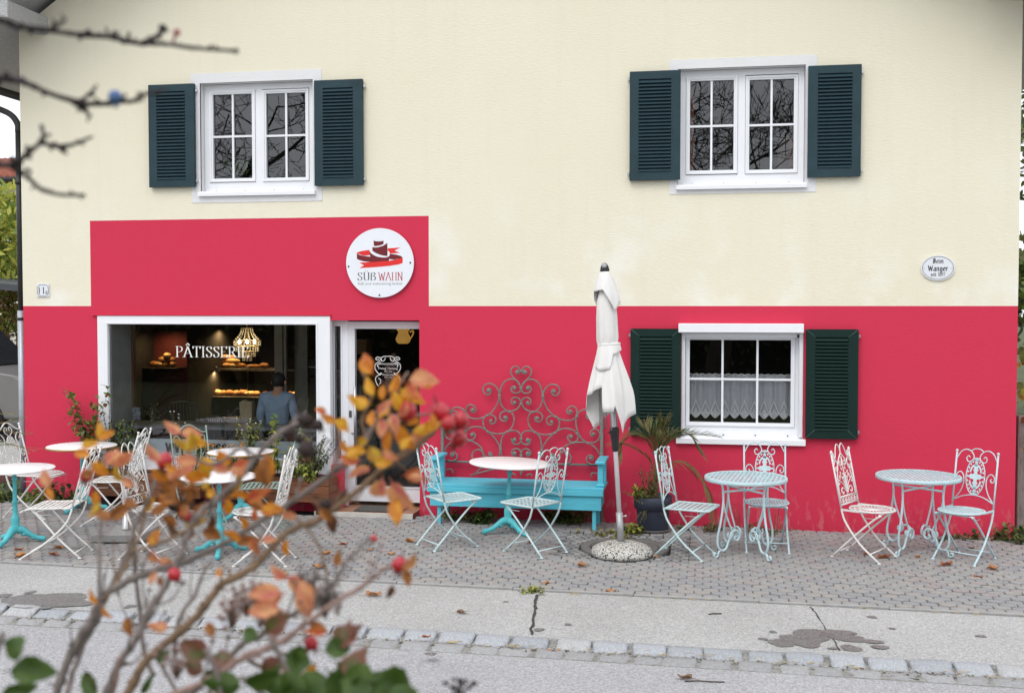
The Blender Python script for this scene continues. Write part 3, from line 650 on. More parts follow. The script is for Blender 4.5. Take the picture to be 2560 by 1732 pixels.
# ------------------------------------------------------------------ lettering: pen strokes with thick and thin
GL = {  # glyph: (width, strokes); capitals are 1 high
 'P': (.60, [[(.12, 0), (.12, 1)], [(.12, 1), (.36, .99), (.52, .88), (.53, .66), (.38, .50), (.12, .48)]]),
 'A': (.74, [[(.05, 0), (.37, 1)], [(.37, 1), (.69, 0)], [(.17, .34), (.57, .34)]]),
 'T': (.66, [[(.03, 1), (.63, 1)], [(.33, 0), (.33, 1)], [(.03, 1), (.03, .84)], [(.63, 1), (.63, .84)]]),
 'I': (.34, [[(.17, 0), (.17, 1)]]),
 'S': (.56, [[(.47, .80), (.44, .94), (.28, 1.0), (.12, .92), (.09, .76), (.20, .60), (.38, .45), (.48, .28), (.42, .08), (.25, 0), (.10, .06), (.06, .24)]]),
 'E': (.60, [[(.12, 0), (.12, 1)], [(.12, 1), (.52, 1), (.52, .84)], [(.12, .52), (.42, .52)], [(.12, 0), (.54, 0), (.55, .18)]]),
 'R': (.66, [[(.12, 0), (.12, 1)], [(.12, 1), (.36, .99), (.50, .88), (.50, .67), (.36, .53), (.12, .51)], [(.32, .52), (.62, 0)]]),
 'U': (.70, [[(.12, 1), (.12, .28), (.20, .05), (.36, 0), (.52, .05), (.58, .28), (.58, 1)]]),
 'ß': (.64, [[(.10, 0), (.10, .70), (.18, .94), (.34, 1), (.48, .90), (.46, .70), (.28, .56), (.46, .48), (.54, .28), (.44, .05), (.26, .03)]]),
 'W': (.86, [[(.04, 1), (.24, 0)], [(.24, 0), (.43, .85)], [(.43, .85), (.62, 0)], [(.62, 0), (.82, 1)]]),
 'H': (.70, [[(.12, 0), (.12, 1)], [(.58, 0), (.58, 1)], [(.12, .5), (.58, .5)]]),
 'N': (.72, [[(.12, 0), (.12, 1)], [(.12, 1), (.58, 0)], [(.58, 0), (.58, 1)]]),
 '1': (.42, [[(.08, .78), (.24, 1), (.24, 0)]]),
 '8': (.52, [[(.26, .54), (.10, .66), (.10, .88), (.26, 1), (.42, .88), (.42, .66), (.26, .54), (.07, .38), (.07, .12), (.26, 0), (.45, .12), (.45, .38), (.26, .54)]]),
 '9': (.52, [[(.44, .62), (.28, .44), (.10, .56), (.10, .86), (.28, 1), (.44, .86), (.44, .40), (.30, .05), (.12, .04)]]),
 '7': (.50, [[(.06, 1), (.46, 1), (.20, 0)]]),
 'i': (.26, [[(.12, .62), (.12, .10), (.20, 0)], [(.10, .84), (.15, .80)]]),
 'm': (.80, [[(.10, 0), (.10, .62)], [(.10, .50), (.28, .64), (.38, .50), (.38, 0)], [(.38, .50), (.56, .64), (.66, .50), (.66, .06), (.74, 0)]]),
 'n': (.54, [[(.10, 0), (.10, .62)], [(.10, .48), (.28, .64), (.40, .50), (.40, .06), (.48, 0)]]),
 'e': (.44, [[(.10, .34), (.38, .42), (.36, .56), (.24, .64), (.10, .50), (.10, .16), (.24, 0), (.38, .10)]]),
 'a': (.52, [[(.12, .56), (.28, .64), (.40, .52), (.40, .08), (.48, 0)], [(.40, .38), (.16, .30), (.10, .14), (.22, 0), (.40, .12)]]),
 'g': (.52, [[(.40, .60), (.20, .64), (.10, .48), (.12, .14), (.26, .02), (.40, .16)], [(.40, .62), (.40, -.12), (.28, -.28), (.10, -.22)]]),
 'r': (.40, [[(.10, 0), (.10, .62)], [(.10, .48), (.24, .64), (.36, .56)]]),
 's': (.42, [[(.36, .54), (.22, .64), (.09, .52), (.16, .38), (.32, .26), (.34, .10), (.20, 0), (.06, .10)]]),
 't': (.36, [[(.14, .84), (.14, .12), (.24, 0), (.34, .06)], [(.03, .60), (.30, .62)]]),
 'B': (.66, [[(.12, 0), (.12, .96)], [(.02, .86), (.20, 1.0), (.48, .92), (.48, .64), (.14, .54), (.46, .50), (.58, .30), (.48, .06), (.22, 0), (.04, .10)], [(.28, .08), (.28, .92)]]),
 'w': (.70, [[(.03, .62), (.20, 0)], [(.20, 0), (.34, .56)], [(.34, .56), (.48, 0)], [(.48, 0), (.64, .62)]]),
 'u': (.56, [[(.10, .62), (.10, .14), (.22, 0), (.38, .10)], [(.40, .62), (.40, .06), (.50, 0)]]),
 '.': (.24, [[(.08, .03), (.14, .06)]]), ' ': (.30, []),
}
GL['Â'] = (GL['A'][0], GL['A'][1] + [[(.22, 1.13), (.37, 1.30)], [(.37, 1.30), (.52, 1.13)]])
GL['Ü'] = (GL['U'][0], GL['U'][1] + [[(.22, 1.16), (.26, 1.20)], [(.44, 1.16), (.48, 1.20)]])
def pen_text(b, s, x0, z0, h, f, nib=.13, ang=15, thin=.03, serif=True, wd=1.0, width=None, m=0, track=.06):
    tot = sum(GL[c][0] + track for c in s) - track
    if width: wd = width / (tot * h)
    x = 0; k = 0; ca, sa = math.cos(R(ang)), math.sin(R(ang))
    for ch in s:
        gw, st = GL[ch]
        for pl in st:
            P = [Vector((p[0], p[1], 0)) for p in pl]; P = smooth(P, 4) if len(P) > 3 else P
            for a, c in zip(P, P[1:]):
                d = (c - a)
                if d.length < 1e-6: continue
                d.normalize(); nn = Vector((-d.y, d.x, 0)); hw = max(thin, abs(nn.x * ca + nn.y * sa) * nib) / 2; e = d * hw * .5
                q = [a - e + nn * hw, a - e - nn * hw, c + e - nn * hw, c + e + nn * hw]; k += 1
                b.face([f(x0 + (x + p.x) * h * wd, z0 + p.y * h, .00006 * (k % 23)) for p in q], m)
            if serif and ch.isupper():
                for p in (pl[0], pl[-1]):
                    if p[1] in (0, 1) and ch not in 'SEßT' or (ch in 'ETPR' and p[1] in (0, 1) and .1 < p[0] < .4):
                        k += 1; b.face([f(x0 + (x + p[0] + dx) * h * wd, z0 + (p[1] + dz_) * h, .00006 * (k % 23)) for dx, dz_ in ((-.14, -.018), (.14, -.018), (.14, .018), (-.14, .018))], m)
        x += gw + track
    return x * h * wd
def put_text(b, s, size, cx, cz, yy, width=None, m=0, M=None):
    vs, fs = text_mesh(s, size); k = 1
    if width: w_ = max(v.x for v in vs) - min(v.x for v in vs); k = width / w_
    b.raw([(cx + v.x * k, yy, cz + v.y) for v in vs], fs, m)
WLET = mat('white_lettering', (.80, .80, .78), .6)
b = MB(); a0 = wp(438, 892, .0); a1 = wp(620, 868, .0)
pen_text(b, 'PÂTISSERIE', a0[0], a0[1], wz(440, 866, 0) - a0[1], lambda u, v, t: (u, .016 - t, v), .115, 8, .024, width=a1[0] - a0[0]); b.build('lettering', [WLET], sw)
b = MB(); a0 = wp(414, 1129, .04); a1 = wp(566, 1129, .04)
pen_text(b, 'www.suess', a0[0], a0[1], (wz(440, 1107, .04) - a0[1]) / .66, lambda u, v, t: (u, .047 - t, v), .17, 15, .05, serif=False, width=a1[0] - a0[0]); b.build('lettering', [INK], sw)

# opening hours on the door glass
def dz(px, py): return wp(px, py, YD + .02)
b = MB(); YT = YD + .016
for s_, px, py, wpx, sz in (('ÖFFNUNGSZEITEN', 970, 912, 46, .030), ('Freitag - Sonntag', 970, 923, 48, .032), ('10 - 16', 970, 930, 18, .024), ('Donnerstag', 970, 938, 28, .024), ('12 - 16', 970, 944, 18, .022)):
    x, z = dz(px, py); put_text(b, s_, sz, x, z, YT, width=dz(px + wpx / 2, py)[0] - dz(px - wpx / 2, py)[0])
S = 1 / 3.024
for sg in (-1, 1):
    for pl in ([(452, 335), (480, 335), (505, 345), (530, 340), (543, 355), (528, 362), (518, 352)], [(500, 350), (520, 375), (545, 395), (548, 425), (535, 450), (515, 468), (500, 460), (505, 472), (530, 482), (545, 505), (535, 540), (522, 560)],
               [(470, 345), (478, 365), (498, 370), (500, 355)], [(505, 380), (530, 400), (522, 415)], [(522, 500), (508, 510), (505, 530), (515, 545)]):
        P = [(452 + sg * (x - 452), yv) for x, yv in pl]; P = [dz(820 + x * S, 780 + yv * S) for x, yv in P]
        b.tube(smooth([(x, YT + .001, z) for x, z in P], 4), .0042, 4)
b.build('opening_hours', [WLET], door)

# ------------------------------------------------------------------ signs on the wall
def frame_at(px, py, y0=-.02):
    x, z = wp(px, py, y0); return x, z
cx, cz = wp(949.8, 657.5, -.03); rr = (wx(1034.5, -.03, 657) - wx(865.5, -.03, 657)) / 2; rz_ = (wz(950, 570.5, -.03) - wz(950, 744, -.03)) / 2
sign = thing('shop_sign', 'round white shop sign with a red ribbon hat emblem over the shop door', 'sign', (cx, 0, cz))
DW, DK, RD = mat('sign_white', (.80, .82, .87), .35, .02), mat('sign_dark_red', (.155, .010, .016), .5, .03), mat('sign_red', (.72, .025, .022), .5, .03)
SL = lambda u, v, t: (u, t, v)
b = MB(); k = 64; b.prism([(rr * math.cos(2 * math.pi * i / k), rz_ * math.sin(2 * math.pi * i / k)) for i in range(k)], SL, -.036, -.022); b.build('disc', [DW], sign)
L = lambda p: ((p[0] - 790) / 605 * rr, -(p[1] - 768) / 617 * rz_)
def poly(name, pts, m, o): b = MB(); b.prism([L(p) for p in pts], SL, -.0362 - o, -.030); b.build(name, [m], sign)
poly('ribbon', [(380, 582), (430, 562), (520, 545), (605, 535), (618, 600), (616, 628), (530, 636), (490, 633), (430, 612), (383, 600)], RD, .0006)
poly('hat_brim', [(380, 600), (430, 622), (480, 636), (540, 646), (621, 656), (610, 560), (640, 600), (690, 632), (750, 658), (820, 670), (900, 672), (955, 655), (972, 625), (970, 606), (1080, 622), (1160, 645), (1200, 672), (1150, 692), (1050, 712), (958, 700), (955, 732), (780, 748), (620, 750), (500, 736), (420, 712), (380, 690)], DK, .0009)
poly('hat_crown', [(660, 485), (700, 491), (760, 490), (850, 465), (925, 418), (930, 540), (928, 642), (900, 645), (820, 630), (740, 600), (690, 572), (660, 550)], DK, .0012)
poly('hat_top', [(680, 370), (720, 382), (770, 386), (820, 383), (860, 375), (858, 432), (800, 455), (740, 465), (688, 465)], DK, .0012)
poly('ribbon', [(425, 760), (560, 754), (700, 748), (955, 731), (1100, 706), (1198, 676), (1200, 770), (1130, 795), (950, 822), (700, 842), (425, 856), (510, 808)], RD, .0015)
poly('ribbon', [(935, 510), (1050, 504), (1160, 497), (1055, 550), (1150, 592), (975, 603), (960, 570), (935, 550)], RD, .0006)
b = MB(); x0, z0 = L((388, 1076)); h = L((388, 938))[1] - z0; xw = L((716, 1000))[0]; x1 = L((1203, 1000))[0]
f = lambda u, v, t: (u, -.0366 - t, v)
pen_text(b, 'SÜß', x0, z0, h, f, .10, 5, .022, width=L((728, 0))[0] - x0); b.build('lettering', [INK], sign)
b = MB(); pen_text(b, 'WAHN', L((766, 0))[0], z0, h, f, .10, 5, .022, width=x1 - L((766, 0))[0]); b.build('lettering', [mat('lettering_red', (.45, .03, .04), .6)], sign)
b = MB(); put_text(b, 'Süß und wahnsinnig lecker', .036, L((795, 0))[0], L((0, 1155))[1], -.0366, width=L((1195, 0))[0] - L((388, 0))[0]); b.build('lettering', [mat('lettering_grey', (.18, .18, .20), .6)], sign)
for p in ((228, 828), (1334, 767), (782, 1340)): b = MB(); u, v = L(p); b.ball((u, -.037, v), .010, 8); b.build('screw', [BLACK], sign)

# house number
q = rect(91.5, 709, 123.5, 743, -.01); plate = thing('house_number', 'small white enamel plate with the house number 11a', 'sign', ((q[0] + q[1]) / 2, 0, (q[2] + q[3]) / 2))
hw, hh = (q[1] - q[0]) / 2, (q[3] - q[2]) / 2; ENAM = mat('white_enamel', (.74, .76, .80), .25, .02)
b = MB(); b.box(-hw, hw, -.014, -.003, -hh, hh, ch=.004); b.build('plate', [ENAM], plate)
b = MB(); e = .012; c = .028
o = [(-hw + e + c, -hh + e), (hw - e - c, -hh + e), (hw - e, -hh + e + c), (hw - e, hh - e - c), (hw - e - c, hh - e), (-hw + e + c, hh - e), (-hw + e, hh - e - c), (-hw + e, -hh + e + c)]
b.tube([(u, -.0145, v) for u, v in o + o[:1]], .0028, 4); b.build('border', [INK], plate)
b = MB(); put_text(b, '11', hh * 1.45, -hw * .22, -hh * .52, -.0152, width=hw * .80); put_text(b, 'a', hh * .95, hw * .56, -hh * .52, -.0152); b.build('lettering', [INK], plate)
# oval plaque
cx, cz = wp(2344.5, 670, -.01); rw = (wx(2387, -.01, 670) - wx(2302, -.01, 670)) / 2; rh = (wz(2344, 638, -.01) - wz(2344, 701, -.01)) / 2
pl = thing('oval_plaque', 'oval white enamel plaque lettered Beim Wanger seit 1897', 'plaque', (cx, 0, cz))
b = MB(); b.prism([(rw * math.cos(2 * math.pi * i / 48), rh * math.sin(2 * math.pi * i / 48)) for i in range(48)], SL, -.020, -.003); b.build('plate', [ENAM], pl)
b = MB(); b.tube([(rw * .91 * math.cos(2 * math.pi * i / 48), -.0205, rh * .90 * math.sin(2 * math.pi * i / 48)) for i in range(49)], .0022, 4); b.build('border', [INK], pl)
b = MB(); f = lambda u, v, t: (u, -.0212 - t, v)
pen_text(b, 'Beim', -rw * .30, rh * .38, rh * .36, f, .17, 38, .03, False, width=rw * .62); pen_text(b, 'Wanger', -rw * .58, -rh * .22, rh * .40, f, .20, 38, .03, False, width=rw * 1.16)
pen_text(b, 'seit 1897', -rw * .42, -rh * .64, rh * .28, f, .16, 38, .03, False, width=rw * .84); b.build('lettering', [INK], pl)
for s_ in (-1, 1): b = MB(); b.ball((s_ * rw * .82, -.0208, 0), .006, 6); b.build('screw', [STEEL], pl)
# ------------------------------------------------------------------ garden furniture
PALE = mat('pale_turquoise_paint', (.54, .68, .69), .5, .10, 14, .15, 60, dirt=(.30, .27, .22), dscale=22, damt=.20)
PALE2 = mat('light_blue_paint', (.50, .655, .69), .5, .10, 14, .15, 60, dirt=(.28, .24, .19), dscale=24, damt=.18)
CHW = mat('chipped_white_paint', (.72, .70, .68), .5, .06, 10, .15, 60, dirt=(.26, .14, .08), dscale=20, damt=.26)
CHW2 = mat('white_chair_paint', (.74, .74, .71), .45, .05, 10, .1, 60, dirt=(.42, .36, .28), dscale=18, damt=.12)
SAGE = mat('sage_green_paint', (.25, .34, .295), .5, .10, 12, .15, 60, dirt=(.20, .17, .12), dscale=20, damt=.15)
TURQ = mat('turquoise_cast_iron', (.10, .53, .58), .45, .10, 10, .2, 50)
BENCHC = mat('turquoise_bench_paint', (.10, .50, .63), .55, .08, 7, .12, 40, stretch=(.4, 4, 4))
MARBLE = mat('white_table_top', (.83, .82, .83), .65, .04, 5, spec=.12)
MARBLED = mat('weathered_marble_top', (.78, .76, .76), .65, .06, 4, spec=.12, dirt=(.44, .41, .42), dscale=5, damt=.34, stretch=(1, 3, 1))
BRASS = mat('brass_table_edge', (.42, .28, .12), .4, .15, 9, metal=.4)
IRON = mat('grey_green_iron', (.175, .195, .17), .75, .2, 20, .2, 60, dirt=(.20, .13, .085), dscale=14, damt=.26)

def spiral(c, r0, r1, a0, turns, n=14, sg=1):
    return [(c[0] + (r0 + (r1 - r0) * i / n) * math.cos(a0 + sg * 2 * math.pi * turns * i / n), c[1] + (r0 + (r1 - r0) * i / n) * math.sin(a0 + sg * 2 * math.pi * turns * i / n)) for i in range(n + 1)]
SEAT_Z, BACK_X = .455, -.20
LEGS = {'steep': dict(ff=.15, rf=-.31, fk=(-.165, .33), rk=((.15, .435), (.07, .375), (-.10, .215))),
        'wide': dict(ff=.25, rf=-.27, fk=(-.15, .31), rk=((.15, .435), (.09, .385), (-.08, .185)))}
def make_chair(name, m, leg, seat, back, lean=.085):
    t = thing(name, 'x', 'chair'); L_ = LEGS[leg]; HB = .955
    bk = lambda u, v: (BACK_X - .012 - lean * (v / .5), u, SEAT_Z + v)           # point on the leaning back
    for s in (-1, 1):
        y = s * .195
        b = MB(); b.tube([bk(y, 0), bk(y, .5)], .0085, 8); b.build('back_post', [m], t)
        b = MB(); p = bk(y, .5); b.ball((p[0], p[1], p[2] + .008), .0135, 8, sz=1.15 if back != 'tulip' else 1.8); b.build('finial', [m], t)
        b = MB(); b.tube(smooth([bk(y, 0), (BACK_X + .0, y, .41), (L_['fk'][0], y, L_['fk'][1]), (L_['fk'][0] * .5 + L_['ff'] * .5 - .03, y, L_['fk'][1] * .5 - .005), (L_['ff'], y, .004)], 4), .0095, 8)
        b.lathe([(.017, 0), (.017, .006), (.010, .012)], 8, 0, (L_['ff'] - .004, y, 0)); b.build('leg', [m], t)
        y = s * .172
        b = MB(); b.tube(smooth([(x, y, z) for x, z in L_['rk']] + [(L_['rf'], y, .004)], 4), .0095, 8)
        b.lathe([(.017, 0), (.017, .006), (.010, .012)], 8, 0, (L_['rf'] + .004, y, 0)); b.build('leg', [m], t)
    k = .26
    xf = L_['ff'] + (L_['fk'][0] - L_['ff']) * k; xr = L_['rf'] + (L_['rk'][2][0] - L_['rf']) * k
    b = MB(); b.tube([(xf, -.195, L_['fk'][1] * k - .004), (xf, .195, L_['fk'][1] * k - .004)], .0065, 6); b.build('stretcher', [m], t)
    b = MB(); b.tube([(xr, -.172, L_['rk'][2][1] * k), (xr, .172, L_['rk'][2][1] * k)], .0065, 6); b.build('stretcher', [m], t)
    b = MB(); b.tube([(.10, -.165, SEAT_Z - .02), (.10, -.165, SEAT_Z - .06), (-.02, -.165, SEAT_Z - .06)], .003, 4); b.tube([(.10, .165, SEAT_Z - .02), (.10, .165, SEAT_Z - .06), (-.02, .165, SEAT_Z - .06)], .003, 4)
    b.tube([(.13, -.172, SEAT_Z - .022), (.13, .172, SEAT_Z - .022)], .007, 6); b.build('seat_bracket', [m], t)
    # seat
    if seat == 'square':
        b = MB(); x0, x1, y1 = -.195, .205, .20; c = .035
        loop = [(x0, -y1), (x1 - c, -y1), (x1 - c * .3, -y1 + c * .3), (x1, -y1 + c), (x1, y1 - c), (x1 - c * .3, y1 - c * .3), (x1 - c, y1), (x0, y1), (x0, -y1)]
        b.tube([(x, y, SEAT_Z) for x, y in loop], .0095, 6)
        n = 8
        for i in range(n):
            y = -y1 + (i + .5) * 2 * y1 / n; b.box(x0, x1 - .008, y - .0075, y + .0075, SEAT_Z + .000, SEAT_Z + .0022)
            x = x0 + (i + .5) * (x1 - x0) / n; b.box(x - .0105, x + .0105, -y1 + .006, y1 - .006, SEAT_Z + .0026, SEAT_Z + .0048)
        b.build('seat', [m], t)
    elif seat == 'round':
        b = MB(); r = .205; b.lathe([(r - .016, SEAT_Z - .004), (r, SEAT_Z - .008), (r + .004, SEAT_Z), (r, SEAT_Z + .008), (r - .016, SEAT_Z + .006), (r - .016, SEAT_Z - .004)], 32, 0, (.0, 0, 0))
        n = 15
        for i in range(n):
            q = -r + (i + .5) * 2 * r / n; h = math.sqrt(max(0, (r - .01) ** 2 - q * q)); b.box(-h, h, q - .0095, q + .0095, SEAT_Z, SEAT_Z + .0022)
        for q in (-.12, -.04, .04, .12): h = math.sqrt((r - .01) ** 2 - q * q); b.box(q - .010, q + .010, -h, h, SEAT_Z + .0026, SEAT_Z + .0048)
        b.build('seat', [m], t)
        for s in (-1, 1): b = MB(); b.box(BACK_X - .012, -.02, s * .196 - .004, s * .196 + .004, SEAT_Z - .012, SEAT_Z + .006); b.build('seat_arm', [m], t)
    elif seat == 'plate':
        b = MB(); r = .205; b.lathe([(r - .012, SEAT_Z - .004), (r, SEAT_Z - .008), (r + .004, SEAT_Z), (r, SEAT_Z + .008), (r - .012, SEAT_Z + .006), (r - .012, SEAT_Z - .004)], 32)
        b.lathe([(1e-6, SEAT_Z - .0005), (.085, SEAT_Z - .0005), (.085, SEAT_Z + .0018), (1e-6, SEAT_Z + .0025)], 24)
        b.lathe([(.155, SEAT_Z + .0026), (.170, SEAT_Z + .0026), (.170, SEAT_Z + .0036), (.155, SEAT_Z + .0036), (.155, SEAT_Z + .0026)], 32)
        for i in range(28):
            a = 2 * math.pi * i / 28; M = Matrix.Rotation(a, 4, 'Z'); b.box(.08, .158, -.0062, .0062, SEAT_Z + .0012, SEAT_Z + .0022, M=M)
            if i % 2 == 0: b.box(.168, r - .006, -.012, .012, SEAT_Z + .0012, SEAT_Z + .0022, M=M)
        b.build('seat', [m], t)
        for s in (-1, 1): b = MB(); b.box(BACK_X - .012, .02, s * .196 - .004, s * .196 + .004, SEAT_Z - .012, SEAT_Z + .006); b.build('seat_arm', [m], t)
    else:                                                   # slats across, curving down at the front
        prof = lambda x: SEAT_Z + (.012 if x > -.14 else .004) - max(0, x - .10) ** 2 * 2.2 - .012 * math.sin((x + .2) / .42 * math.pi)
        st = MB()
        for s in (-1, 1): st.tube([(x / 100, s * .20, prof(x / 100)) for x in range(-20, 24, 4)], .008, 6)
        st.tube([(.235, -.20, prof(.235)), (.235, .20, prof(.235))], .007, 6)
        so_ = st.build('seat', [m], t)
        sb = MB(); sb.box(-.0145, .0145, -.197, .197, -.0015, .0015); me = sb.mesh('slat', [m])
        for i in range(10):
            x = -.185 + i * .0435; o = link('slat', me, so_, loc=Vector((x, 0, prof(x) + .003))); o.rotation_euler = (0, -math.atan2(prof(x + .01) - prof(x - .01), .02), 0)
    # back
    b = MB(); T = lambda pl, r=.0052, sm=True: b.tube([bk(u, v) for u, v in ([(p.x, p.y) for p in smooth([(a, c, 0) for a, c in pl], 4)] if sm else pl)], r, 6)
    if back == 'medal':
        for s in (-1, 1):
            T([(s * .19, .435), (s * .155, .50), (s * .105, .527), (s * .055, .51), (s * .028, .465), (s * .045, .425), (s * .080, .417), (s * .096, .445), (s * .080, .470), (s * .064, .455)])
            T([(s * .19, .055), (s * .135, .13), (s * .108, .21), (s * .110, .28), (s * .140, .318), (s * .172, .302), (s * .180, .265), (s * .160, .245), (s * .143, .262), (s * .153, .278)])
        T([(-.06, .515), (-.03, .535), (0, .54), (.03, .535), (.06, .515)]); T([(-.19, .055), (-.1, .10), (0, .117), (.1, .10), (.19, .055)])
        b.build('back_scrolls', [m], t)
        b = MB(); cv = .285; A, B_ = .088, .168
        b.tube([bk(A * math.cos(2 * math.pi * i / 32), cv + B_ * math.sin(2 * math.pi * i / 32)) for i in range(33)], .0055, 6)
        fl = lambda u, v, q: tuple(Vector(bk(u, v)) + Vector((q, 0, 0)))
        def PZ(pts): b.prism([(u, cv + v) for u, v in pts], fl, -.0014, .0014)
        half = [(0, .125), (.016, .110), (.010, .100), (.022, .085), (.014, .075), (.026, .058), (.016, .046), (.014, .028), (.030, .020), (.046, .026), (.052, .012), (.072, .006)]
        Q = half + [(u, -v) for u, v in half[::-1]] + [(-u, -v) for u, v in half] + [(-u, v) for u, v in half[::-1]]
        q2 = []
        for p in Q:
            if not q2 or (abs(p[0] - q2[-1][0]) + abs(p[1] - q2[-1][1]) > 1e-6): q2.append(p)
        if q2[0] == q2[-1]: q2.pop()
        PZ(q2)
        for sv in (-1, 1):
            arc = [(.058 * math.cos(R(a)), sv * (.03 + .085 * math.sin(R(a)))) for a in range(5, 180, 12)]; inn = [(.044 * math.cos(R(a)), sv * (.03 + .066 * math.sin(R(a)))) for a in range(5, 180, 12)]
            PZ(arc + inn[::-1]); PZ([(-.020, sv * .156), (0, sv * .164), (.020, sv * .156), (.012, sv * .120), (-.012, sv * .120)])
        for i in range(22):
            a = 2 * math.pi * i / 22; u, v = .075 * math.cos(a), .146 * math.sin(a); e = .0085; PZ([(u - e, v), (u, v - e * 1.4), (u + e, v), (u, v + e * 1.4)])
        b.build('back_medallion', [m], t)
    elif back == 'tulip':
        T([(-.185, .43), (-.150, .455), (-.155, .50), (-.175, .485), (-.165, .46), (-.13, .455), (-.09, .54), (-.05, .575), (-.01, .545), (0, .49)]); T([(.185, .43), (.150, .455), (.155, .50), (.175, .485), (.165, .46), (.13, .455), (.09, .54), (.05, .575), (.01, .545), (0, .49)])
        for s in (-1, 1):
            T([(s * .172, .10), (s * .165, .22), (s * .135, .33), (s * .08, .42), (0, .49)], .006)
            T([(s * .19, .39), (s * .135, .435), (s * .105, .40), (s * .120, .345), (s * .15, .335), (s * .155, .365), (s * .138, .375)])
            T([(0, .12), (s * .03, .22), (s * .06, .28)], .0045); T([(0, .12), (s * .05, .17), (s * .10, .18), (s * .115, .145), (s * .09, .125), (s * .075, .145)]); T([(0, .44), (s * .03, .38), (s * .07, .39), (s * .06, .42), (s * .04, .41)])
            T([(0, .13), (s * .012, .24), (s * .03, .275), (s * .045, .25), (s * .03, .235)], .004); T([(0, .25), (s * .03, .31)], .004); T([(0, .15), (s * .07, .22), (s * .11, .24)], .004)
        T([(0, .10), (0, .30), (0, .46)], .005)
        for z, r_ in ((.105, .0075), (.035, .0075)): T([(-.19, z), (.19, z)], r_, False)
        for i in range(6): u = -.19 + (i + .5) * .38 / 6; T([(u - .028, .04), (u - .024, .08), (u, .095), (u + .024, .08), (u + .028, .04)], .004); T([(u, .04), (u, .075)], .003, False)
        b.build('back_scrolls', [m], t)
        lf = MB(); fl = lambda u, v, q: tuple(Vector(bk(u, v)) + Vector((q, 0, 0)))
        for s in (-1, 1):
            for u, v, a in ((.032, .33, 70), (.062, .30, 50), (.07, .285, 20), (.11, .245, 25), (.12, .225, -10), (.095, .255, 70)):
                ca, sa = math.cos(R(a)), math.sin(R(a)); pts = [(0, 0), (.018, .011), (.040, 0), (.018, -.011)]
                lf.prism([(s * (u + x * ca - y * sa), v + x * sa + y * ca) for x, y in pts], fl, -.0015, .0015)
        tag(lf.build('back_leaves', [m], t), kind='stuff')
    else:                                                   # lyre
        T([(-.195, .455), (-.15, .455), (-.09, .49), (-.04, .525), (0, .535), (.04, .525), (.09, .49), (.15, .455), (.195, .455)], .0085)
        for s in (-1, 1):
            T([(s * .05, .08), (s * .095, .17), (s * .115, .27), (s * .09, .36), (s * .13, .42), (s * .165, .41), (s * .165, .37), (s * .14, .365)], .006)
            T([(s * .19, .20), (s * .15, .24), (s * .125, .21), (s * .14, .17), (s * .165, .18), (s * .16, .205)], .005); T([(s * .015, .40), (s * .06, .44), (s * .045, .485), (s * .015, .475), (s * .025, .45)], .005)
            T([(0, .03), (s * .05, .06), (s * .095, .07), (s * .11, .11), (s * .085, .125), (s * .07, .105)], .006); T([(s * .19, .04), (s * .15, .09), (s * .16, .14), (s * .18, .13)], .005); T([(s * .012, .06), (s * .04, .14), (s * .015, .19)], .005)
        T([(-.19, .02), (.19, .02)], .007, False)
        b.tube([bk(.062 * math.cos(2 * math.pi * i / 24), .29 + .105 * math.sin(2 * math.pi * i / 24)) for i in range(25)], .005, 6)
        for i in range(-4, 5):
            u = i * .013; h = .10 * math.sqrt(max(0, 1 - (u / .062) ** 2)); T([(u, .29 - h), (u + .01 * (i % 2), .29), (u, .29 + h)], .0032)
        for v in (-.06, -.03, 0, .03, .06): h = .06 * math.sqrt(1 - (v / .105) ** 2); T([(-h, .29 + v), (h, .29 + v)], .003, False)
        b.build('back_scrolls', [m], t)
    return t
PROTO = {}
def chair(kind, m, leg, seat, back, px, py, deg, label, group, sc=1.0):
    key = (kind, m.name, seat)
    if key not in PROTO: o = PROTO[key] = make_chair(kind, m, leg, seat, back, {'medal': .085, 'tulip': .105, 'lyre': .14}[back])
    else: o = copy_tree(PROTO[key])
    p = gp(px, py, SEAT_Z * sc); o.location = (p.x, p.y, gz(p.x)); o.rotation_euler = (0, -SLOPE * 0, R(deg)); o.scale = (sc,) * 3
    tag(o, label, 'chair', group); return o
G1 = 'bistro chairs in front of the shop'
chair('bistro_chair', PALE, 'steep', 'square', 'medal', 1134, 1243, 43, 'pale turquoise chair with pierced oval back, left of the turquoise bench table', G1)
chair('bistro_chair', PALE, 'steep', 'square', 'medal', 1325, 1255, 146, 'pale turquoise chair with pierced oval back, between the bench table and the parasol', G1)
chair('bistro_chair', PALE, 'steep', 'square', 'medal', 1731, 1266, -16, 'pale turquoise square-seated chair beside the potted palm', G1)
chair('bistro_chair', PALE2, 'steep', 'round', 'medal', 1917, 1255, -88, 'light blue round-seated chair under the lower window, behind a mesh table', G1)
chair('bistro_chair', PALE2, 'steep', 'round', 'medal', 2404, 1276, 232, 'light blue round-seated chair nearest the right corner of the house', G1)
chair('bistro_chair', CHW, 'steep', 'plate', 'tulip', 2181, 1272, -30, 'chipped white chair with tulip pattern back beside the rightmost mesh table', G1)
chair('bistro_chair', CHW2, 'wide', 'slat', 'lyre', 138.5, 1262, 193, 'white slatted chair standing frontmost at the left, its seat towards the left table', G1)
chair('bistro_chair', CHW2, 'wide', 'slat', 'lyre', 89, 1183, -4, 'white slatted chair behind the leftmost table, palm fronds over its back', G1)
chair('bistro_chair', CHW2, 'wide', 'slat', 'lyre', 279, 1198, 190, 'white slatted chair in front of the left planter, under the shop window', G1)
chair('bistro_chair', CHW, 'steep', 'plate', 'tulip', 400, 1268, -5, 'chipped white tulip-backed chair by the square parasol foot, half hidden by leaves', G1)
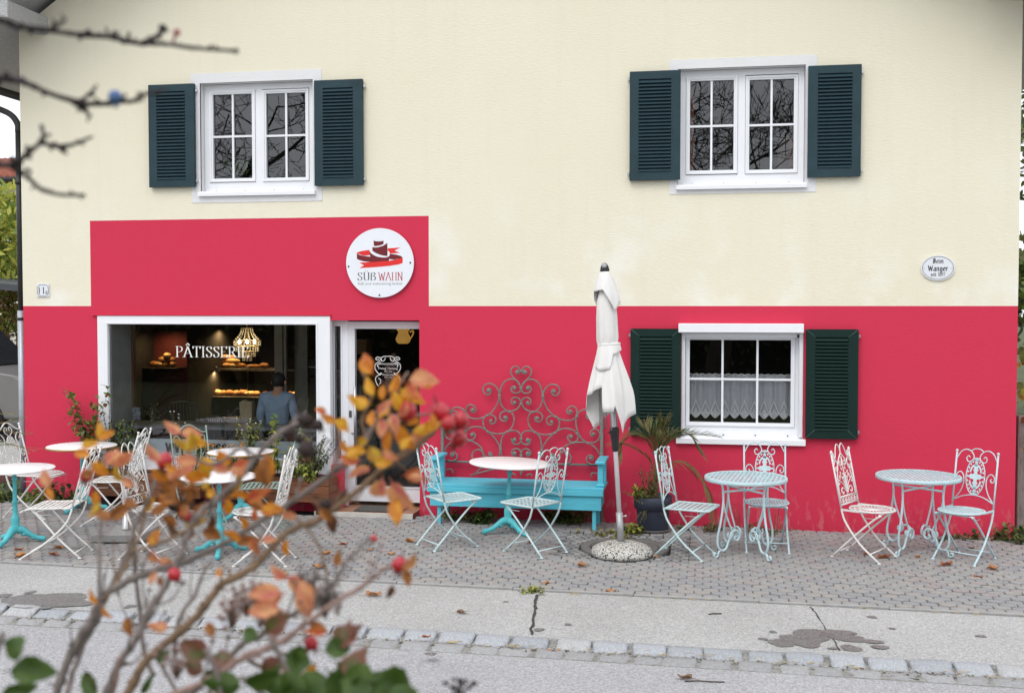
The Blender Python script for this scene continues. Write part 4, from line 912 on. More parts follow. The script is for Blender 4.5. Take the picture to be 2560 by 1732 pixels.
chair('bistro_chair', SAGE, 'wide', 'slat', 'lyre', 500, 1196, -45, 'sage green chair facing out below the lettering of the shop window', G1)
chair('bistro_chair', SAGE, 'wide', 'slat', 'lyre', 657, 1214, 196, 'sage green slatted chair seen side on at the right planter', G1)
chair('bistro_chair', CHW, 'steep', 'plate', 'tulip', 640, 1277, 187, 'chipped white tulip-backed chair seen nearly edge on, in front of the sage green one', G1)

# round tables on turquoise cast-iron feet
def make_table(r, top, edge, h=.72):
    t = thing('bistro_table', 'x', 'table')
    b = MB(); th = .024 if edge else .020
    b.lathe([(1e-6, h - th * .9), (r - .01, h - th * .9), (r - .002, h - th * .6), (r - .002, h - .006), (r - .007, h - .001), (1e-6, h)], 56); b.build('tabletop', [top], t)
    if edge: b = MB(); b.lathe([(r - .003, h - th), (r + .003, h - th), (r + .003, h - .004), (r - .003, h - .004), (r - .003, h - th)], 56); b.build('table_edge', [edge], t)
    b = MB(); b.lathe([(.030, .115), (.044, .13), (.046, .15), (.036, .165), (.040, .20), (.040, .24), (.034, .255), (.026, .265), (.023, .30), (.022, .385), (.029, .392), (.029, .405), (.020, .412), (.018, .60), (.026, .61), (.026, .625), (.018, .635), (.018, .69), (.085, .697), (.085, h - .022)], 16); b.build('column', [TURQ], t)
    for k in range(3):
        a = R(90 + 120 * k); M = Matrix.Rotation(a, 4, 'Z'); b = MB()
        b.tube([M @ Vector(p) for p in smooth([(.015, 0, .128), (.055, 0, .125), (.10, 0, .095), (.16, 0, .055), (.205, 0, .036), (.238, 0, .030), (.262, 0, .020)], 3)], [.040, .041, .040, .036, .033, .031, .029, .027, .025, .024, .023, .023, .023, .024, .025, .026, .026, .024, .018][:19], 8)
        b.ball(M @ Vector((.245, 0, .024)), .026, 8); b.ball(M @ Vector((.075, 0, .085)), .030, 8, sz=.8); b.ball(M @ Vector((.155, .0, .045)), .024, 8)
        b.build('foot', [TURQ], t)
    return t
def table(px, py, r, top, edge, rot, label, h=.72, tilt=(0, 0)):
    p = gp(px, py, h); t = make_table(r, top, edge, h); t.location = (p.x, p.y, gz(p.x)); t.rotation_euler = (tilt[0], tilt[1], R(rot)); tag(t, label, 'table', 'round tables on turquoise iron feet'); return t
table(36, 1169, .365, MARBLE, None, 180, 'white round table cut by the left picture edge, on a turquoise foot')
table(204.6, 1113, .372, MARBLE, BRASS, 170, 'white round table with brass rim before the red wall left of the shop window')
table(548, 1189, .345, MARBLE, None, 200, 'white round table nearest the road in the leaf-screened group')
table(601.8, 1127.5, .352, MARBLE, BRASS, 160, 'white round table with brass rim right under the shop window')
table(1268, 1155, .412, MARBLED, None, 0, 'round table with weathered marble top in front of the turquoise bench', tilt=(0, R(2.2)))

# light blue mesh tables on scrolled legs
def make_mesh_table(r, m, h=.725):
    t = thing('mesh_table', 'x', 'table'); b = MB()
    b.lathe([(r - .004, h - .034), (r, h - .034), (r + .002, h - .02), (r + .002, h - .004), (r - .002, h + .002), (r - .022, h + .002), (r - .022, h - .004), (r - .004, h - .006), (r - .004, h - .034)], 56)
    n = 19
    for i in range(n):
        q = -r + (i + .5) * 2 * r / n; l = math.sqrt(max(0, (r - .012) ** 2 - q * q)); b.box(q - .0085, q + .0085, -l, l, h - .003, h - .001)
        b.box(-l, l, q - .0065, q + .0065, h - .0006, h + .0014)
    b.build('tabletop', [m], t)
    for k in range(4):
        a = R(45 + 90 * k); M = Matrix.Rotation(a, 4, 'Z'); b = MB()
        T = lambda pl, r_: b.tube([M @ Vector((p.x, 0, p.y)) for p in smooth([(x, z, 0) for x, z in pl], 5)], r_, 8)
        T([(.285, .695), (.262, .62), (.258, .50), (.285, .33), (.318, .20), (.315, .11), (.275, .062), (.225, .075), (.195, .14), (.165, .21), (.115, .235), (.072, .205), (.075, .155), (.110, .140), (.128, .165), (.112, .182)], .0105)
        T([(.258, .52), (.235, .42), (.195, .32), (.160, .245), (.150, .20), (.178, .165), (.205, .19), (.198, .22)], .0085)
        T([(.285, .068), (.310, .045), (.318, .015), (.340, .008), (.362, .025), (.352, .045), (.338, .038)], .0095); b.build('leg', [m], t)
    for k in range(2):
        M = Matrix.Rotation(R(45 + 90 * k), 4, 'Z'); b = MB(); b.tube([M @ Vector((-.262, 0, .60 + .004 * k)), M @ Vector((.262, 0, .60 + .004 * k))], .0095, 8); b.build('cross_bar', [m], t)
    return t
for px, py, r, rot, lab in ((1864.5, 1191, .377, -8, 'light blue mesh table with scrolled legs left of the other, nearer the palm pot'), (2295.5, 1187.5, .384, 4, 'light blue mesh table with scrolled legs near the right end of the house')):
    t = make_mesh_table(r, PALE2); p = gp(px, py, .725); t.location = (p.x, p.y, gz(p.x)); t.rotation_euler = (0, 0, R(rot)); tag(t, lab, 'table', 'mesh tables with scrolled legs')

# bench with its iron trellis
bz = .44
fl_, fr_ = gp(1066, 1207, bz), gp(1509, 1222, bz); yb = -.13; yf = (fl_.y + fr_.y) / 2; bx0, bx1 = fl_.x, fr_.x
bench = thing('garden_bench', 'turquoise wooden bench against the raspberry wall beside the shop door', 'bench', ((bx0 + bx1) / 2, (yb + yf) / 2, gz((bx0 + bx1) / 2)))
g0 = gz((bx0 + bx1) / 2)
def bb(name, *q, ch=.004): b = MB(); b.box(*q, ch=ch); return b.build(name, [BENCHC], bench, world=True)
bd = (yb - yf) / 3
for k in range(3): bb('seat_plank', bx0 + .0, bx1, yf + k * bd + .003, yf + (k + 1) * bd - .002, g0 + bz - .03, g0 + bz)
bb('seat_edge', bx0 + .004, bx1 - .004, yf - .006, yf + .016, g0 + bz - .085, g0 + bz - .031)
bb('apron', bx0 + .03, bx1 - .025, yf + .02, yf + .045, g0 + bz - .235, g0 + bz - .086)
for x in (bx0 + .05, bx1 - .05):
    bb('apron', x - .015, x + .015, yf + .05, yb - .03, g0 + bz - .23, g0 + bz - .031)
for x in (bx0 + .12, bx1 - .10):
    for y in (yf + .05, yb - .06): bb('leg', x - .02, x + .02, y - .0, y + .04, gz(x) - .0, g0 + bz - .236 if y < yb - .1 else g0 + bz - .035)
ax = 1.0
for sx, x in ((-1, bx0 + .055), (1, bx1 - .04)):
    for y in (yf + .09, yb - .06): bb('arm_post', x - .028, x + .028, y, y + .06, g0 + bz + .001, g0 + bz + .235)
    bb('armrest', x - .05, x + .05, yf + .04, yb + .02, g0 + bz + .236, g0 + bz + .266, ch=.006)
    bb('arm_foot', x - .045, x + .045, yf + .075, yf + .165, g0 + bz + .0015, g0 + bz + .028, ch=.01)
tr = thing('iron_trellis', 'grey-green wrought iron trellis of heart scrolls standing behind the turquoise bench', 'trellis', (0, 0, 0))
YT2 = -.075
def K(x, y): X_, Z_ = wp(1140 + x / 4.9125, 900 + y / 4.9125, YT2); return X_, Z_
AX = K(800, 700)[0]
PAIR = [
 [(845, 147), (828, 143), (838, 128), (858, 135), (866, 155), (845, 168), (818, 152), (818, 112), (845, 82), (885, 82), (918, 110), (928, 155), (905, 205), (855, 258), (815, 310), (805, 345), (815, 388), (850, 408), (898, 400), (925, 365), (915, 333), (885, 322), (866, 345), (884, 366), (898, 350), (886, 342)],
 [(806, 350), (822, 290), (862, 248), (925, 236), (995, 262), (1040, 325), (1060, 400), (1062, 480), (1040, 565), (995, 615), (945, 634), (885, 620), (836, 588), (812, 545), (802, 530), (815, 488), (850, 462), (895, 466), (920, 500), (910, 537), (882, 546), (866, 525), (882, 508), (896, 522)],
 [(1205, 375), (1192, 388), (1205, 402), (1222, 388), (1212, 366), (1185, 366), (1175, 395), (1195, 430), (1235, 435), (1268, 400), (1272, 350), (1238, 310), (1180, 298), (1122, 325), (1082, 380), (1070, 440), (1085, 520), (1125, 600), (1175, 658), (1225, 695), (1285, 726), (1350, 740), (1420, 735), (1465, 708), (1485, 668), (1488, 625), (1468, 583), (1425, 566), (1378, 588), (1362, 628), (1385, 658), (1418, 652), (1422, 625), (1400, 615), (1388, 630)],
 [(995, 706), (985, 718), (998, 730), (1014, 716), (1004, 696), (978, 700), (970, 728), (992, 754), (1030, 755), (1060, 722), (1058, 672), (1020, 640), (965, 630), (915, 652), (888, 705), (888, 765), (915, 832), (970, 884), (1035, 910), (1110, 917), (1180, 905), (1220, 885), (1255, 845), (1273, 785), (1262, 730), (1225, 695), (1180, 684), (1132, 700), (1112, 742), (1130, 785), (1168, 795), (1190, 770), (1178, 745), (1158, 752)],
 [(878, 975), (868, 988), (882, 998), (898, 984), (884, 962), (868, 968), (866, 990), (886, 1008), (912, 990), (915, 965), (915, 985), (895, 1030), (850, 1036), (810, 1012), (796, 960), (812, 905), (850, 874), (905, 868), (970, 884), (1020, 928), (1045, 1000), (1053, 1100), (1075, 1190)],
 [(1035, 1190), (1055, 1110), (1075, 1050), (1125, 975), (1215, 890), (1285, 850), (1350, 838), (1425, 853), (1480, 893), (1500, 940), (1488, 985), (1445, 1008), (1400, 1000), (1372, 962), (1376, 930), (1404, 918), (1428, 936), (1418, 958), (1400, 950)],
 [(1640, 690), (1655, 700), (1650, 720), (1622, 722), (1602, 695), (1615, 660), (1655, 650), (1690, 690), (1680, 640), (1640, 612), (1580, 606), (1520, 632), (1483, 690), (1473, 765), (1485, 845), (1505, 905), (1550, 972), (1620, 1014), (1700, 1010), (1748, 975), (1768, 920), (1755, 872), (1715, 848), (1668, 860), (1650, 895), (1665, 928), (1698, 924), (1704, 902), (1684, 892)],
 [(1268, 1230), (1275, 1150), (1300, 1092), (1360, 1045), (1445, 1014), (1540, 1008), (1620, 1016), (1690, 1055), (1740, 1108), (1765, 1165)],
 [(1720, 1276), (1660, 1278), (1612, 1250), (1602, 1205), (1640, 1167), (1678, 1182), (1684, 1212), (1658, 1222), (1642, 1200), (1660, 1188)],
 [(1180, 1185), (1196, 1180), (1200, 1160), (1170, 1150), (1160, 1185), (1190, 1212), (1240, 1205), (1268, 1170), (1280, 1145), (1330, 1120), (1390, 1150), (1412, 1200), (1395, 1255), (1350, 1275)],
 [(880, 1138), (870, 1150), (884, 1162), (898, 1148), (884, 1128), (866, 1140), (868, 1166), (890, 1178), (915, 1150), (905, 1108), (855, 1088), (812, 1110), (796, 1170), (796, 1200)],
 [(796, 1425), (812, 1360), (850, 1320)], [(870, 1425), (880, 1405), (920, 1400), (935, 1430)],
 [(1665, 1440), (1660, 1400), (1690, 1385), (1740, 1395), (1770, 1420)], [(1245, 1330), (1310, 1360), (1370, 1420)]]
for pl in PAIR:
    P = [K(x, y) for x, y in pl]
    for s in (1, -1):
        b = MB(); b.tube(smooth([(AX + s * (x - AX), YT2, z) for x, z in P], 3), .0085, 6); b.build('scroll', [IRON], tr)
disc = MB(); disc.lathe([(1e-6, -.012), (.016, -.010), (.017, 0), (.016, .010), (1e-6, .012)], 10, M=Matrix.Rotation(R(90), 4, 'X')); dm = disc.mesh('scroll_eye', [IRON])
for ex, ey in ((845, 148), (884, 346), (882, 524), (1203, 386), (1402, 630), (995, 716), (1172, 757), (880, 982), (1412, 942), (1685, 906), (1655, 1200), (1182, 1182), (880, 1148)):
    x, z = K(ex, ey)
    for s in (1, -1): link('scroll_eye', dm, tr, loc=Vector((AX + s * (x - AX), YT2, z)))
cl = MB(); cl.box(-.016, .016, -.013, .013, -.010, .010, ch=.003); cm = cl.mesh('collar', [IRON])
for ex, ey in ((800, 130), (803, 342), (800, 535), (796, 962), (796, 1168)): x, z = K(ex, ey); link('collar', cm, tr, loc=Vector((AX, YT2, z)))
for ex, ey in ((1066, 440), (945, 633), (1225, 693), (970, 884), (1215, 892), (1054, 1105), (1483, 688), (1490, 898), (1445, 1012), (1618, 1016)):
    x, z = K(ex, ey)
    for s in (1, -1): link('collar', cm, tr, loc=Vector((AX + s * (x - AX), YT2, z)))
xr = K(1790, 900)[0]
for s in (1, -1): b = MB(); x = AX + s * (xr - AX); b.box(x - .016, x + .016, YT2 - .016, YT2 + .016, gz(x) - .02, K(1790, 640 if s > 0 else 720)[1], ch=.003); b.build('post', [IRON], tr)
z = K(1500, 1285)[1]; b = MB(); b.tube([(2 * AX - xr, YT2 + .014, z), (xr, YT2 + .014, z)], .012, 8); b.build('rail', [IRON], tr)
b = MB(); b.tube([(K(180, 1410)[0], YT2 - .02, K(180, 1410)[1]), (K(500, 1325)[0], YT2 - .02, K(500, 1325)[1])], .009, 6); b.build('brace', [IRON], tr)

# closed parasol on its speckled foot
def parasol():
    P0 = gp(1554.5, 1388); g = gz(P0.x)
    ps = thing('closed_parasol', 'closed white parasol leaning slightly left on a round speckled concrete foot', 'parasol', (P0.x, P0.y, g))
    SPK, t, p = nodes('speckled_concrete'); v = t.nodes.new('ShaderNodeTexVoronoi'); v.inputs['Scale'].default_value = 105; tc = t.nodes.new('ShaderNodeTexCoord'); t.links.new(tc.outputs['Object'], v.inputs[0])
    sc_ = t.nodes.new('ShaderNodeSeparateColor'); t.links.new(v.outputs['Color'], sc_.inputs[0]); r1 = ramp(t, (.03, .03, .03), (.62, .60, .55), .22, .30); t.links.new(sc_.outputs[0], r1.inputs[0])
    r2 = ramp(t, (1, 1, 1), (.55, .55, .55), .25, .6); t.links.new(v.outputs['Distance'], r2.inputs[0]); mm = t.nodes.new('ShaderNodeMix'); mm.data_type = 'RGBA'; mm.blend_type = 'MULTIPLY'; mm.inputs[0].default_value = .5
    t.links.new(r1.outputs[0], mm.inputs[6]); t.links.new(r2.outputs[0], mm.inputs[7]); t.links.new(mm.outputs[2], p.inputs['Base Color']); p.inputs['Roughness'].default_value = .8; bump(t, p, v.outputs['Distance'], .6, .004)
    b = MB(); b.lathe([(1e-6, 0), (.255, 0), (.278, .012), (.285, .035), (.272, .065), (.235, .092), (.17, .115), (.09, .13), (1e-6, .134)], 48); b.build('foot', [SPK], ps)
    rot = Matrix.Rotation(R(-3.6), 4, 'Y') @ Matrix.Rotation(R(0), 4, 'X')
    A = lambda x, y, z: rot @ Vector((x, y, z))
    GS = mat('galvanised_tube', (.36, .37, .37), .45, .12, 12, metal=.5); AL = mat('white_pole_paint', (.62, .62, .64), .4, .08, 10, metal=.2)
    b = MB(); b.tube([A(0, 0, .09), A(0, 0, .40)], .032, 16); b.build('foot_tube', [GS], ps)
    b = MB(); b.tube([A(.03, 0, .36), A(.052, 0, .365)], .007, 8); b.ball(A(.058, 0, .366), .012, 8); b.build('clamp_screw', [STEEL], ps)
    b = MB(); b.tube([A(0, 0, .15), A(0, 0, 1.10), A(0, 0, 2.45)], .0215, 14); b.build('pole', [AL], ps)
    b = MB(); b.lathe([(.026, .965), (.031, .98), (.033, 1.03), (.041, 1.12), (.046, 1.16), (.040, 1.185), (.026, 1.19)], 16, M=rot); b.tube([A(-.03, 0, 1.13), A(-.062, 0, 1.145)], .008, 6); b.build('crank_housing', [BLACK], ps)
    CL = mat('off_white_canvas', (.74, .725, .705), .85, .04, 4, .25, 160); MATS['off_white_canvas'] = CL
    def interp(tb, x):
        for (a, p), (c, q) in zip(tb, tb[1:]):
            if a <= x <= c: return p + (q - p) * (x - a) / max(1e-6, c - a)
        return tb[-1][1]
    tri = lambda x: abs((x % 1) * 2 - 1) * 2 - 1
    def cloth(name, ztop, hem, rad, folds, ph, amp, off, N=180, K=22):
        """hanging cloth: hem gives the lower edge per angle, rad the radius per height, with sharp pleats that deepen downwards"""
        b = MB()
        for i in range(K + 1):
            f = i / K
            for j in range(N):
                d = 360 * j / N; zh = interp(hem, d); z = ztop + (zh - ztop) * f; th = R(d); g = (ztop - z) / (ztop - min(h[1] for h in hem))
                r = interp(rad, -z) * (1 + amp * g * (.75 * tri(d / 360 * folds + ph + .12 * math.sin(3 * th)) + .35 * math.sin(2 * th + 5 * z) + .18 * tri(d / 360 * 11 + z * .8)))
                b.v.append(tuple(A(off * g + r * math.cos(th), r * math.sin(th), z)))
        for i in range(K):
            for j in range(N):
                q = (j + 1) % N; b.f.append((i * N + j, i * N + q, (i + 1) * N + q, (i + 1) * N + j)); b.mi.append(0); b.sm.append(True)
        o = b.build(name, [CL], ps); md = o.modifiers.new('s', 'SOLIDIFY'); md.thickness = .003; return o
    cloth('canopy', 2.50, [(0, 1.32), (35, 1.30), (80, 1.34), (120, 1.24), (150, 1.17), (166, 1.36), (180, 1.40), (188, 1.49), (215, 1.52), (250, 1.57), (253, 1.345), (283, 1.345), (288, 1.40), (312, 1.14), (338, 1.27), (360, 1.32)],
          [(-2.5, .045), (-2.35, .085), (-2.2, .098), (-2.0, .100), (-1.95, .088), (-1.9, .094), (-1.8, .118), (-1.65, .155), (-1.5, .187), (-1.3, .205), (-1.1, .215)], 6, .15, .26, -.035)
    cloth('vent_flap', 2.63, [(0, 2.34), (25, 2.30), (60, 2.36), (150, 2.30), (180, 2.42), (200, 2.44), (262, 2.45), (285, 2.36), (312, 2.25), (335, 2.32), (360, 2.34)],
          [(-2.63, .034), (-2.58, .062), (-2.5, .092), (-2.4, .120), (-2.25, .140)], 5, .3, .16, 0, 120, 12)
    cloth('folded_corner', 1.965, [(0, 1.90), (190, 1.88), (205, 1.74), (240, 1.72), (275, 1.73), (290, 1.86), (360, 1.90)], [(-1.965, .096), (-1.9, .112), (-1.8, .136), (-1.7, .160)], 6, .15, .12, -.01, 140, 8)
    b = MB(); b.lathe([(.100, 1.942), (.104, 1.946), (.104, 1.957), (.100, 1.961)], 24, M=rot); b.build('tie_strap', [CL], ps)
    for k in range(6):
        a = R(60 * k + 20); b = MB(); b.tube([A(.05 * math.cos(a), .05 * math.sin(a), 2.45), A(.085 * math.cos(a), .085 * math.sin(a), 1.6), A(.105 * math.cos(a), .105 * math.sin(a), 1.17)], .007, 6); b.build('rib', [STEEL], ps)
    b = MB(); b.lathe([(.040, 2.61), (.044, 2.63), (.036, 2.665), (.022, 2.69), (1e-6, 2.70)], 16, M=rot); b.build('cap', [BLACK], ps)
    b = MB(); b.ball(A(0, -.018, 2.668), .026, 10); b.build('cap_button', [mat('grey_cap', (.36, .37, .40), .4)], ps)
parasol()

# square granite parasol foot with a steel tube
P0 = gp(315, 1345); g = gz(P0.x)
pf = thing('parasol_stand', 'square granite parasol foot with a steel tube, at the left among the chairs', 'parasol stand', (P0.x, P0.y, g)); pf.rotation_euler = (0, 0, R(9))
GRS = mat('granite_slab', (.30, .295, .29), .5, .3, 90, .2, 120)
b = MB(); b.box(-.245, .245, -.245, .245, .012, .082, ch=.004); b.build('slab', [GRS], pf)
for x in (-.17, .17):
    for y in (-.17, .17): b = MB(); b.lathe([(.03, 0), (.03, .013)], 10, 0, (x, y, 0)); b.build('rubber_foot', [BLACK], pf)
b = MB(); b.lathe([(.036, .082), (.036, .10), (.0315, .105), (.0315, .48), (.028, .48), (.028, .30)], 18); b.build('tube', [STEEL], pf)
# ------------------------------------------------------------------ plants at the house
LF = {'fresh': leafmat('leaf_fresh_green', (.12, .19, .035), (.20, .28, .06)), 'yellow': leafmat('leaf_yellow_green', (.36, .38, .06), (.50, .46, .09)),
      'dark': leafmat('leaf_dark_green', (.03, .06, .018), (.06, .10, .03)), 'olive': leafmat('leaf_olive', (.13, .15, .045), (.22, .22, .08)),
      'purple': leafmat('leaf_dusky_purple', (.06, .04, .055), (.10, .07, .08)), 'red': leafmat('leaf_red_brown', (.28, .06, .035), (.22, .10, .04)),
      'dry': leafmat('dry_plant', (.26, .20, .10), (.16, .12, .06)), 'petal': leafmat('marigold_petal', (.75, .26, .02), (.80, .36, .03)),
      'palm': leafmat('palm_leaf', (.07, .12, .03), (.15, .17, .05), 12, .2), 'palmdry': leafmat('palm_leaf_drying', (.28, .17, .07), (.16, .16, .05), 6, .2), 'white': leafmat('white_blossom', (.6, .58, .56), (.7, .66, .62)), 'redp': leafmat('red_blossom', (.55, .03, .03), (.45, .04, .03))}
STEM = mat('plant_stem', (.10, .085, .05), .8, .3, 30); STEMP = mat('dusky_stem', (.07, .045, .05), .8, .3, 30)
def leaf_geo(b, p, d, n, l, w_, m=0, curl=.25, fold=.2):
    """one leaf: 8 faces, pointed, folded along the midrib and bent"""
    d = d.normalized(); s = d.cross(n)
    if s.length < 1e-4: s = d.orthogonal()
    s.normalize(); n = s.cross(d)
    k = len(b.v); prof = ((0, .0), (.18, .55), (.42, 1.0), (.72, .72), (1.0, .0))
    for t, wv in prof:
        c = p + d * (l * t) - n * (curl * l * t * t)
        for sg in (-1, 0, 1): b.v.append(tuple(c + s * (sg * wv * w_ / 2) + n * (abs(sg) * fold * wv * w_ / 2)))
    for i in range(4):
        for j in (0, 1): b.f.append((k + i * 3 + j, k + i * 3 + j + 1, k + i * 3 + j + 4, k + i * 3 + j + 3)); b.mi.append(m); b.sm.append(True)
def rv(r_, up=0): return Vector((r_.gauss(0, 1), r_.gauss(0, 1), r_.gauss(up, 1))).normalized()
def plant(name, label, cat, base, stems, leafs, r_, group=None, stem=None, spread=.1, flower=None, droop=.25):
    """stems: list of (dx, dy, height, leaf count, leaf length)"""
    t = thing(name, label, cat, base, 0, group); sb = MB(); lb = MB(); mats = [LF[k] for k in leafs]; fb = MB()
    for dx, dy, h, nl, ll in stems:
        p0 = Vector((r_.gauss(0, spread * .3), r_.gauss(0, spread * .2), 0)); pts = []
        for i in range(6):
            f = i / 5; pts.append(p0 + Vector((dx * f ** 1.4 + r_.gauss(0, .012) * f, dy * f ** 1.4 + r_.gauss(0, .012) * f, h * f)))
        sb.tube(pts, [.0035, .003, .003, .0025, .002, .0012], 4, cap=False)
        for i in range(int(nl * 1.9)):
            f = .15 + .85 * (i + r_.random()) / int(nl * 1.9); j = min(4, int(f * 5)); p = pts[j].lerp(pts[j + 1], f * 5 - j)
            d = rv(r_, .35); d.z -= droop; leaf_geo(lb, p, d, Vector((0, 0, 1)), 1.3 * ll * r_.uniform(.6, 1.25) * (1.15 - .5 * f), 1.4 * ll * r_.uniform(.3, .5), r_.randrange(len(mats)))
        if flower: fb.ball(tuple(pts[-1]), flower[1], 6, sz=.6)
    tag(sb.build('stems', [stem or STEM], t), kind='stuff'); tag(lb.build('leaves', mats, t), kind='stuff')
    if flower: tag(fb.build('blossoms', [LF[flower[0]]], t), kind='stuff')
    return t
r5 = random.Random(11)
# two long wooden planters under the shop window
WOODP = mat('planter_wood', (.20, .075, .035), .6, .25, 8, .2, 30, stretch=(.5, 5, 6))
SOIL = mat('soil', (.03, .022, .016), .95, .4, 40, .5, 80)
def planter(x0, x1, y0, y1, z0, z1, label):
    t = thing('planter', label, 'planter', ((x0 + x1) / 2, (y0 + y1) / 2, gz((x0 + x1) / 2)), 0, 'wooden planters under the shop window')
    h = (z1 - z0) / 3
    for k in range(3):
        for n, q in (('plank', (x0, x1, y0, y0 + .022)), ('plank', (x0, x1, y1 - .022, y1))):
            b = MB(); b.box(q[0], q[1], q[2], q[3], z0 + k * h + .002, z0 + (k + 1) * h - .003, ch=.004); b.build(n, [WOODP], t, world=True)
        for xx in (x0, x1 - .022): b = MB(); b.box(xx + .002, xx + .020, y0 + .023, y1 - .023, z0 + k * h + .002, z0 + (k + 1) * h - .003, ch=.003); b.build('plank', [WOODP], t, world=True)
    b = MB(); b.box(x0 + .025, x1 - .025, y0 + .025, y1 - .025, z1 - .05, z1 - .02); b.build('soil', [SOIL], t, world=True)
    for x in (x0 + .12, x1 - .12): b = MB(); b.box(x - .04, x + .04, y0 + .03, y1 - .03, gz(x), z0, ch=.004); b.build('foot', [BLACK], t, world=True)
PY0, PY1 = -.36, -.06; yc = -.21
pa, pb_ = wx(232, PY0, 1220), wx(500, PY0, 1220); pc, pd = wx(556, PY0, 1220), wx(822, PY0, 1220)
zt1, zb1 = wz(700, 1192, PY0), wz(700, 1254, PY0)
planter(pa, pb_, PY0, PY1, zb1, zt1, 'left reddish wooden planter under the shop window'); planter(pc, pd, PY0, PY1, zb1, zt1, 'right reddish wooden planter under the shop window, near the door')
zs = zt1 - .02
def pp(px, dy=0): return Vector((wx(px, yc + dy, 1190), yc + dy, zs))
def hts(px, py): return wz(px, py, yc) - zs
G = 'plants growing in the shop planters'
plant('leafy_plant', 'tall leggy plant with green and reddish leaves at the left corner of the shop window', 'plant', pp(236), [(r5.gauss(-.15, .12), r5.gauss(0, .05), r5.uniform(.45, 1.0), 20, .085) for _ in range(11)] + [(-.42, 0, hts(150, 965), 12, .05)], ['fresh', 'fresh', 'olive', 'red'], r5, G)
plant('leafy_plant', 'bushy green plant spilling over the left planter beside the pale reveal', 'plant', pp(300), [(r5.gauss(0, .10), r5.gauss(0, .07), r5.uniform(.30, .62), 26, .05) for _ in range(16)], ['olive', 'dark', 'fresh'], r5, G, stem=STEMP)
plant('sage_plant', 'sage with dusky purple flower spikes in the left planter', 'plant', pp(278), [(r5.gauss(-.02, .06), 0, r5.uniform(.5, .72), 26, .028) for _ in range(7)], ['purple', 'purple', 'dark'], r5, G, stem=STEMP)
plant('flowering_plant', 'thin stalks with pale dried seed heads left of the sage green chair', 'plant', pp(455), [(r5.gauss(0, .08), 0, r5.uniform(.45, .72), 5, .03) for _ in range(9)], ['olive', 'dry'], r5, G, flower=('white', .011))
plant('marigold', 'marigolds with orange blossoms in front of the window lettering', 'plant', pp(490), [(r5.gauss(0, .12), r5.gauss(0, .05), r5.uniform(.22, .40), 12, .05) for _ in range(16)], ['olive', 'fresh', 'dry'], r5, G, flower=('petal', .022))
plant('marigold', 'low marigolds with orange blossoms at the left end of the right planter', 'plant', pp(575), [(r5.gauss(0, .12), r5.gauss(0, .05), r5.uniform(.2, .36), 14, .05) for _ in range(16)], ['olive', 'dry', 'fresh'], r5, G, flower=('petal', .02))
plant('leafy_plant', 'bushy yellow-green plant with small white blossoms in the middle of the right planter', 'plant', pp(622), [(r5.gauss(0, .08), r5.gauss(0, .05), r5.uniform(.38, .72), 26, .045) for _ in range(10)], ['yellow', 'olive', 'fresh'], r5, G, flower=('white', .012))
plant('leafy_plant', 'tall bare-stemmed plant with a few large yellow-green leaves before the seated back', 'plant', pp(680), [(r5.gauss(0, .05), 0, h, n, .10) for h, n in ((hts(680, 1040), 9), (hts(705, 1045), 10), (.55, 6), (.5, 6))], ['yellow', 'yellow', 'fresh'], r5, G, stem=STEMP)
plant('leafy_plant', 'tall stalk with hanging yellow leaves at the right edge of the shop pane', 'plant', pp(745), [(.04, 0, hts(745, 1050), 7, .10), (.12, 0, hts(770, 1085), 8, .10), (-.05, 0, .4, 6, .07)], ['yellow', 'olive', 'dry'], r5, G, stem=STEMP)
plant('sage_plant', 'sprawling sage with dark flower spikes at the right end of the right planter', 'plant', pp(778), [(r5.gauss(.04, .16), r5.gauss(0, .06), r5.uniform(.22, .5), 24, .038) for _ in range(22)] + [(.30, 0, hts(830, 1108), 18, .016), (.22, 0, .42, 14, .016)], ['olive', 'purple', 'fresh', 'dark'], r5, G, stem=STEMP)
plant('trailing_plant', 'leafy plant trailing over the front of the right planter', 'plant', pp(765, -.10), [(r5.gauss(0, .14), r5.uniform(-.10, -.04), r5.uniform(.05, .25), 18, .05) for _ in range(14)], ['yellow', 'fresh', 'olive'], r5, G, droop=.9)
plant('leafy_plant', 'small rounded herb bush behind the front white table', 'plant', pp(640, -.08), [(r5.gauss(0, .07), r5.gauss(0, .04), r5.uniform(.12, .26), 18, .045) for _ in range(10)], ['fresh', 'olive', 'dark'], r5, G)
# low plants at the foot of the wall, left corner
def wallplant(px, py, label, h, n, keys, name='weed', cat='weed', ll=.05, fl=None, sp=.12, grp=None, lx=.1):
    p = gp(px, py); return plant(name, label, cat, (p.x, p.y, gz(p.x) - .005), [(r5.gauss(0, lx), r5.gauss(0, lx * .5), h * r5.uniform(.5, 1.1), max(3, int(n)), ll) for _ in range(12)], keys, r5, grp, spread=sp, flower=fl)
GW = 'weeds along the foot of the wall'
wallplant(150, 1262, 'low bushy plant with red blossoms at the wall foot left of the planters', .20, 16, ['dark', 'olive', 'fresh'], 'low_plant', 'plant', .05, ('redp', .014), .3, None, .16)
wallplant(95, 1262, 'small weed tuft with a yellowish leaf at the left house corner', .14, 8, ['fresh', 'yellow', 'olive'], grp=GW)
wallplant(20, 1250, 'green ground ivy beyond the left house corner, behind the leftmost chair', .22, 16, ['dark', 'fresh'], 'low_plant', 'plant', .09, None, .5, None, .25)
wallplant(1135, 1296, 'small weeds under the left end of the bench', .09, 8, ['fresh', 'olive'], grp=GW, ll=.04)
wallplant(1205, 1306, 'thistle-like weed under the bench, left of the table foot', .13, 14, ['dark', 'fresh'], grp=GW, ll=.07)
wallplant(1405, 1305, 'dandelion-like weed under the right half of the bench', .12, 14, ['fresh', 'dark'], grp=GW, ll=.08)
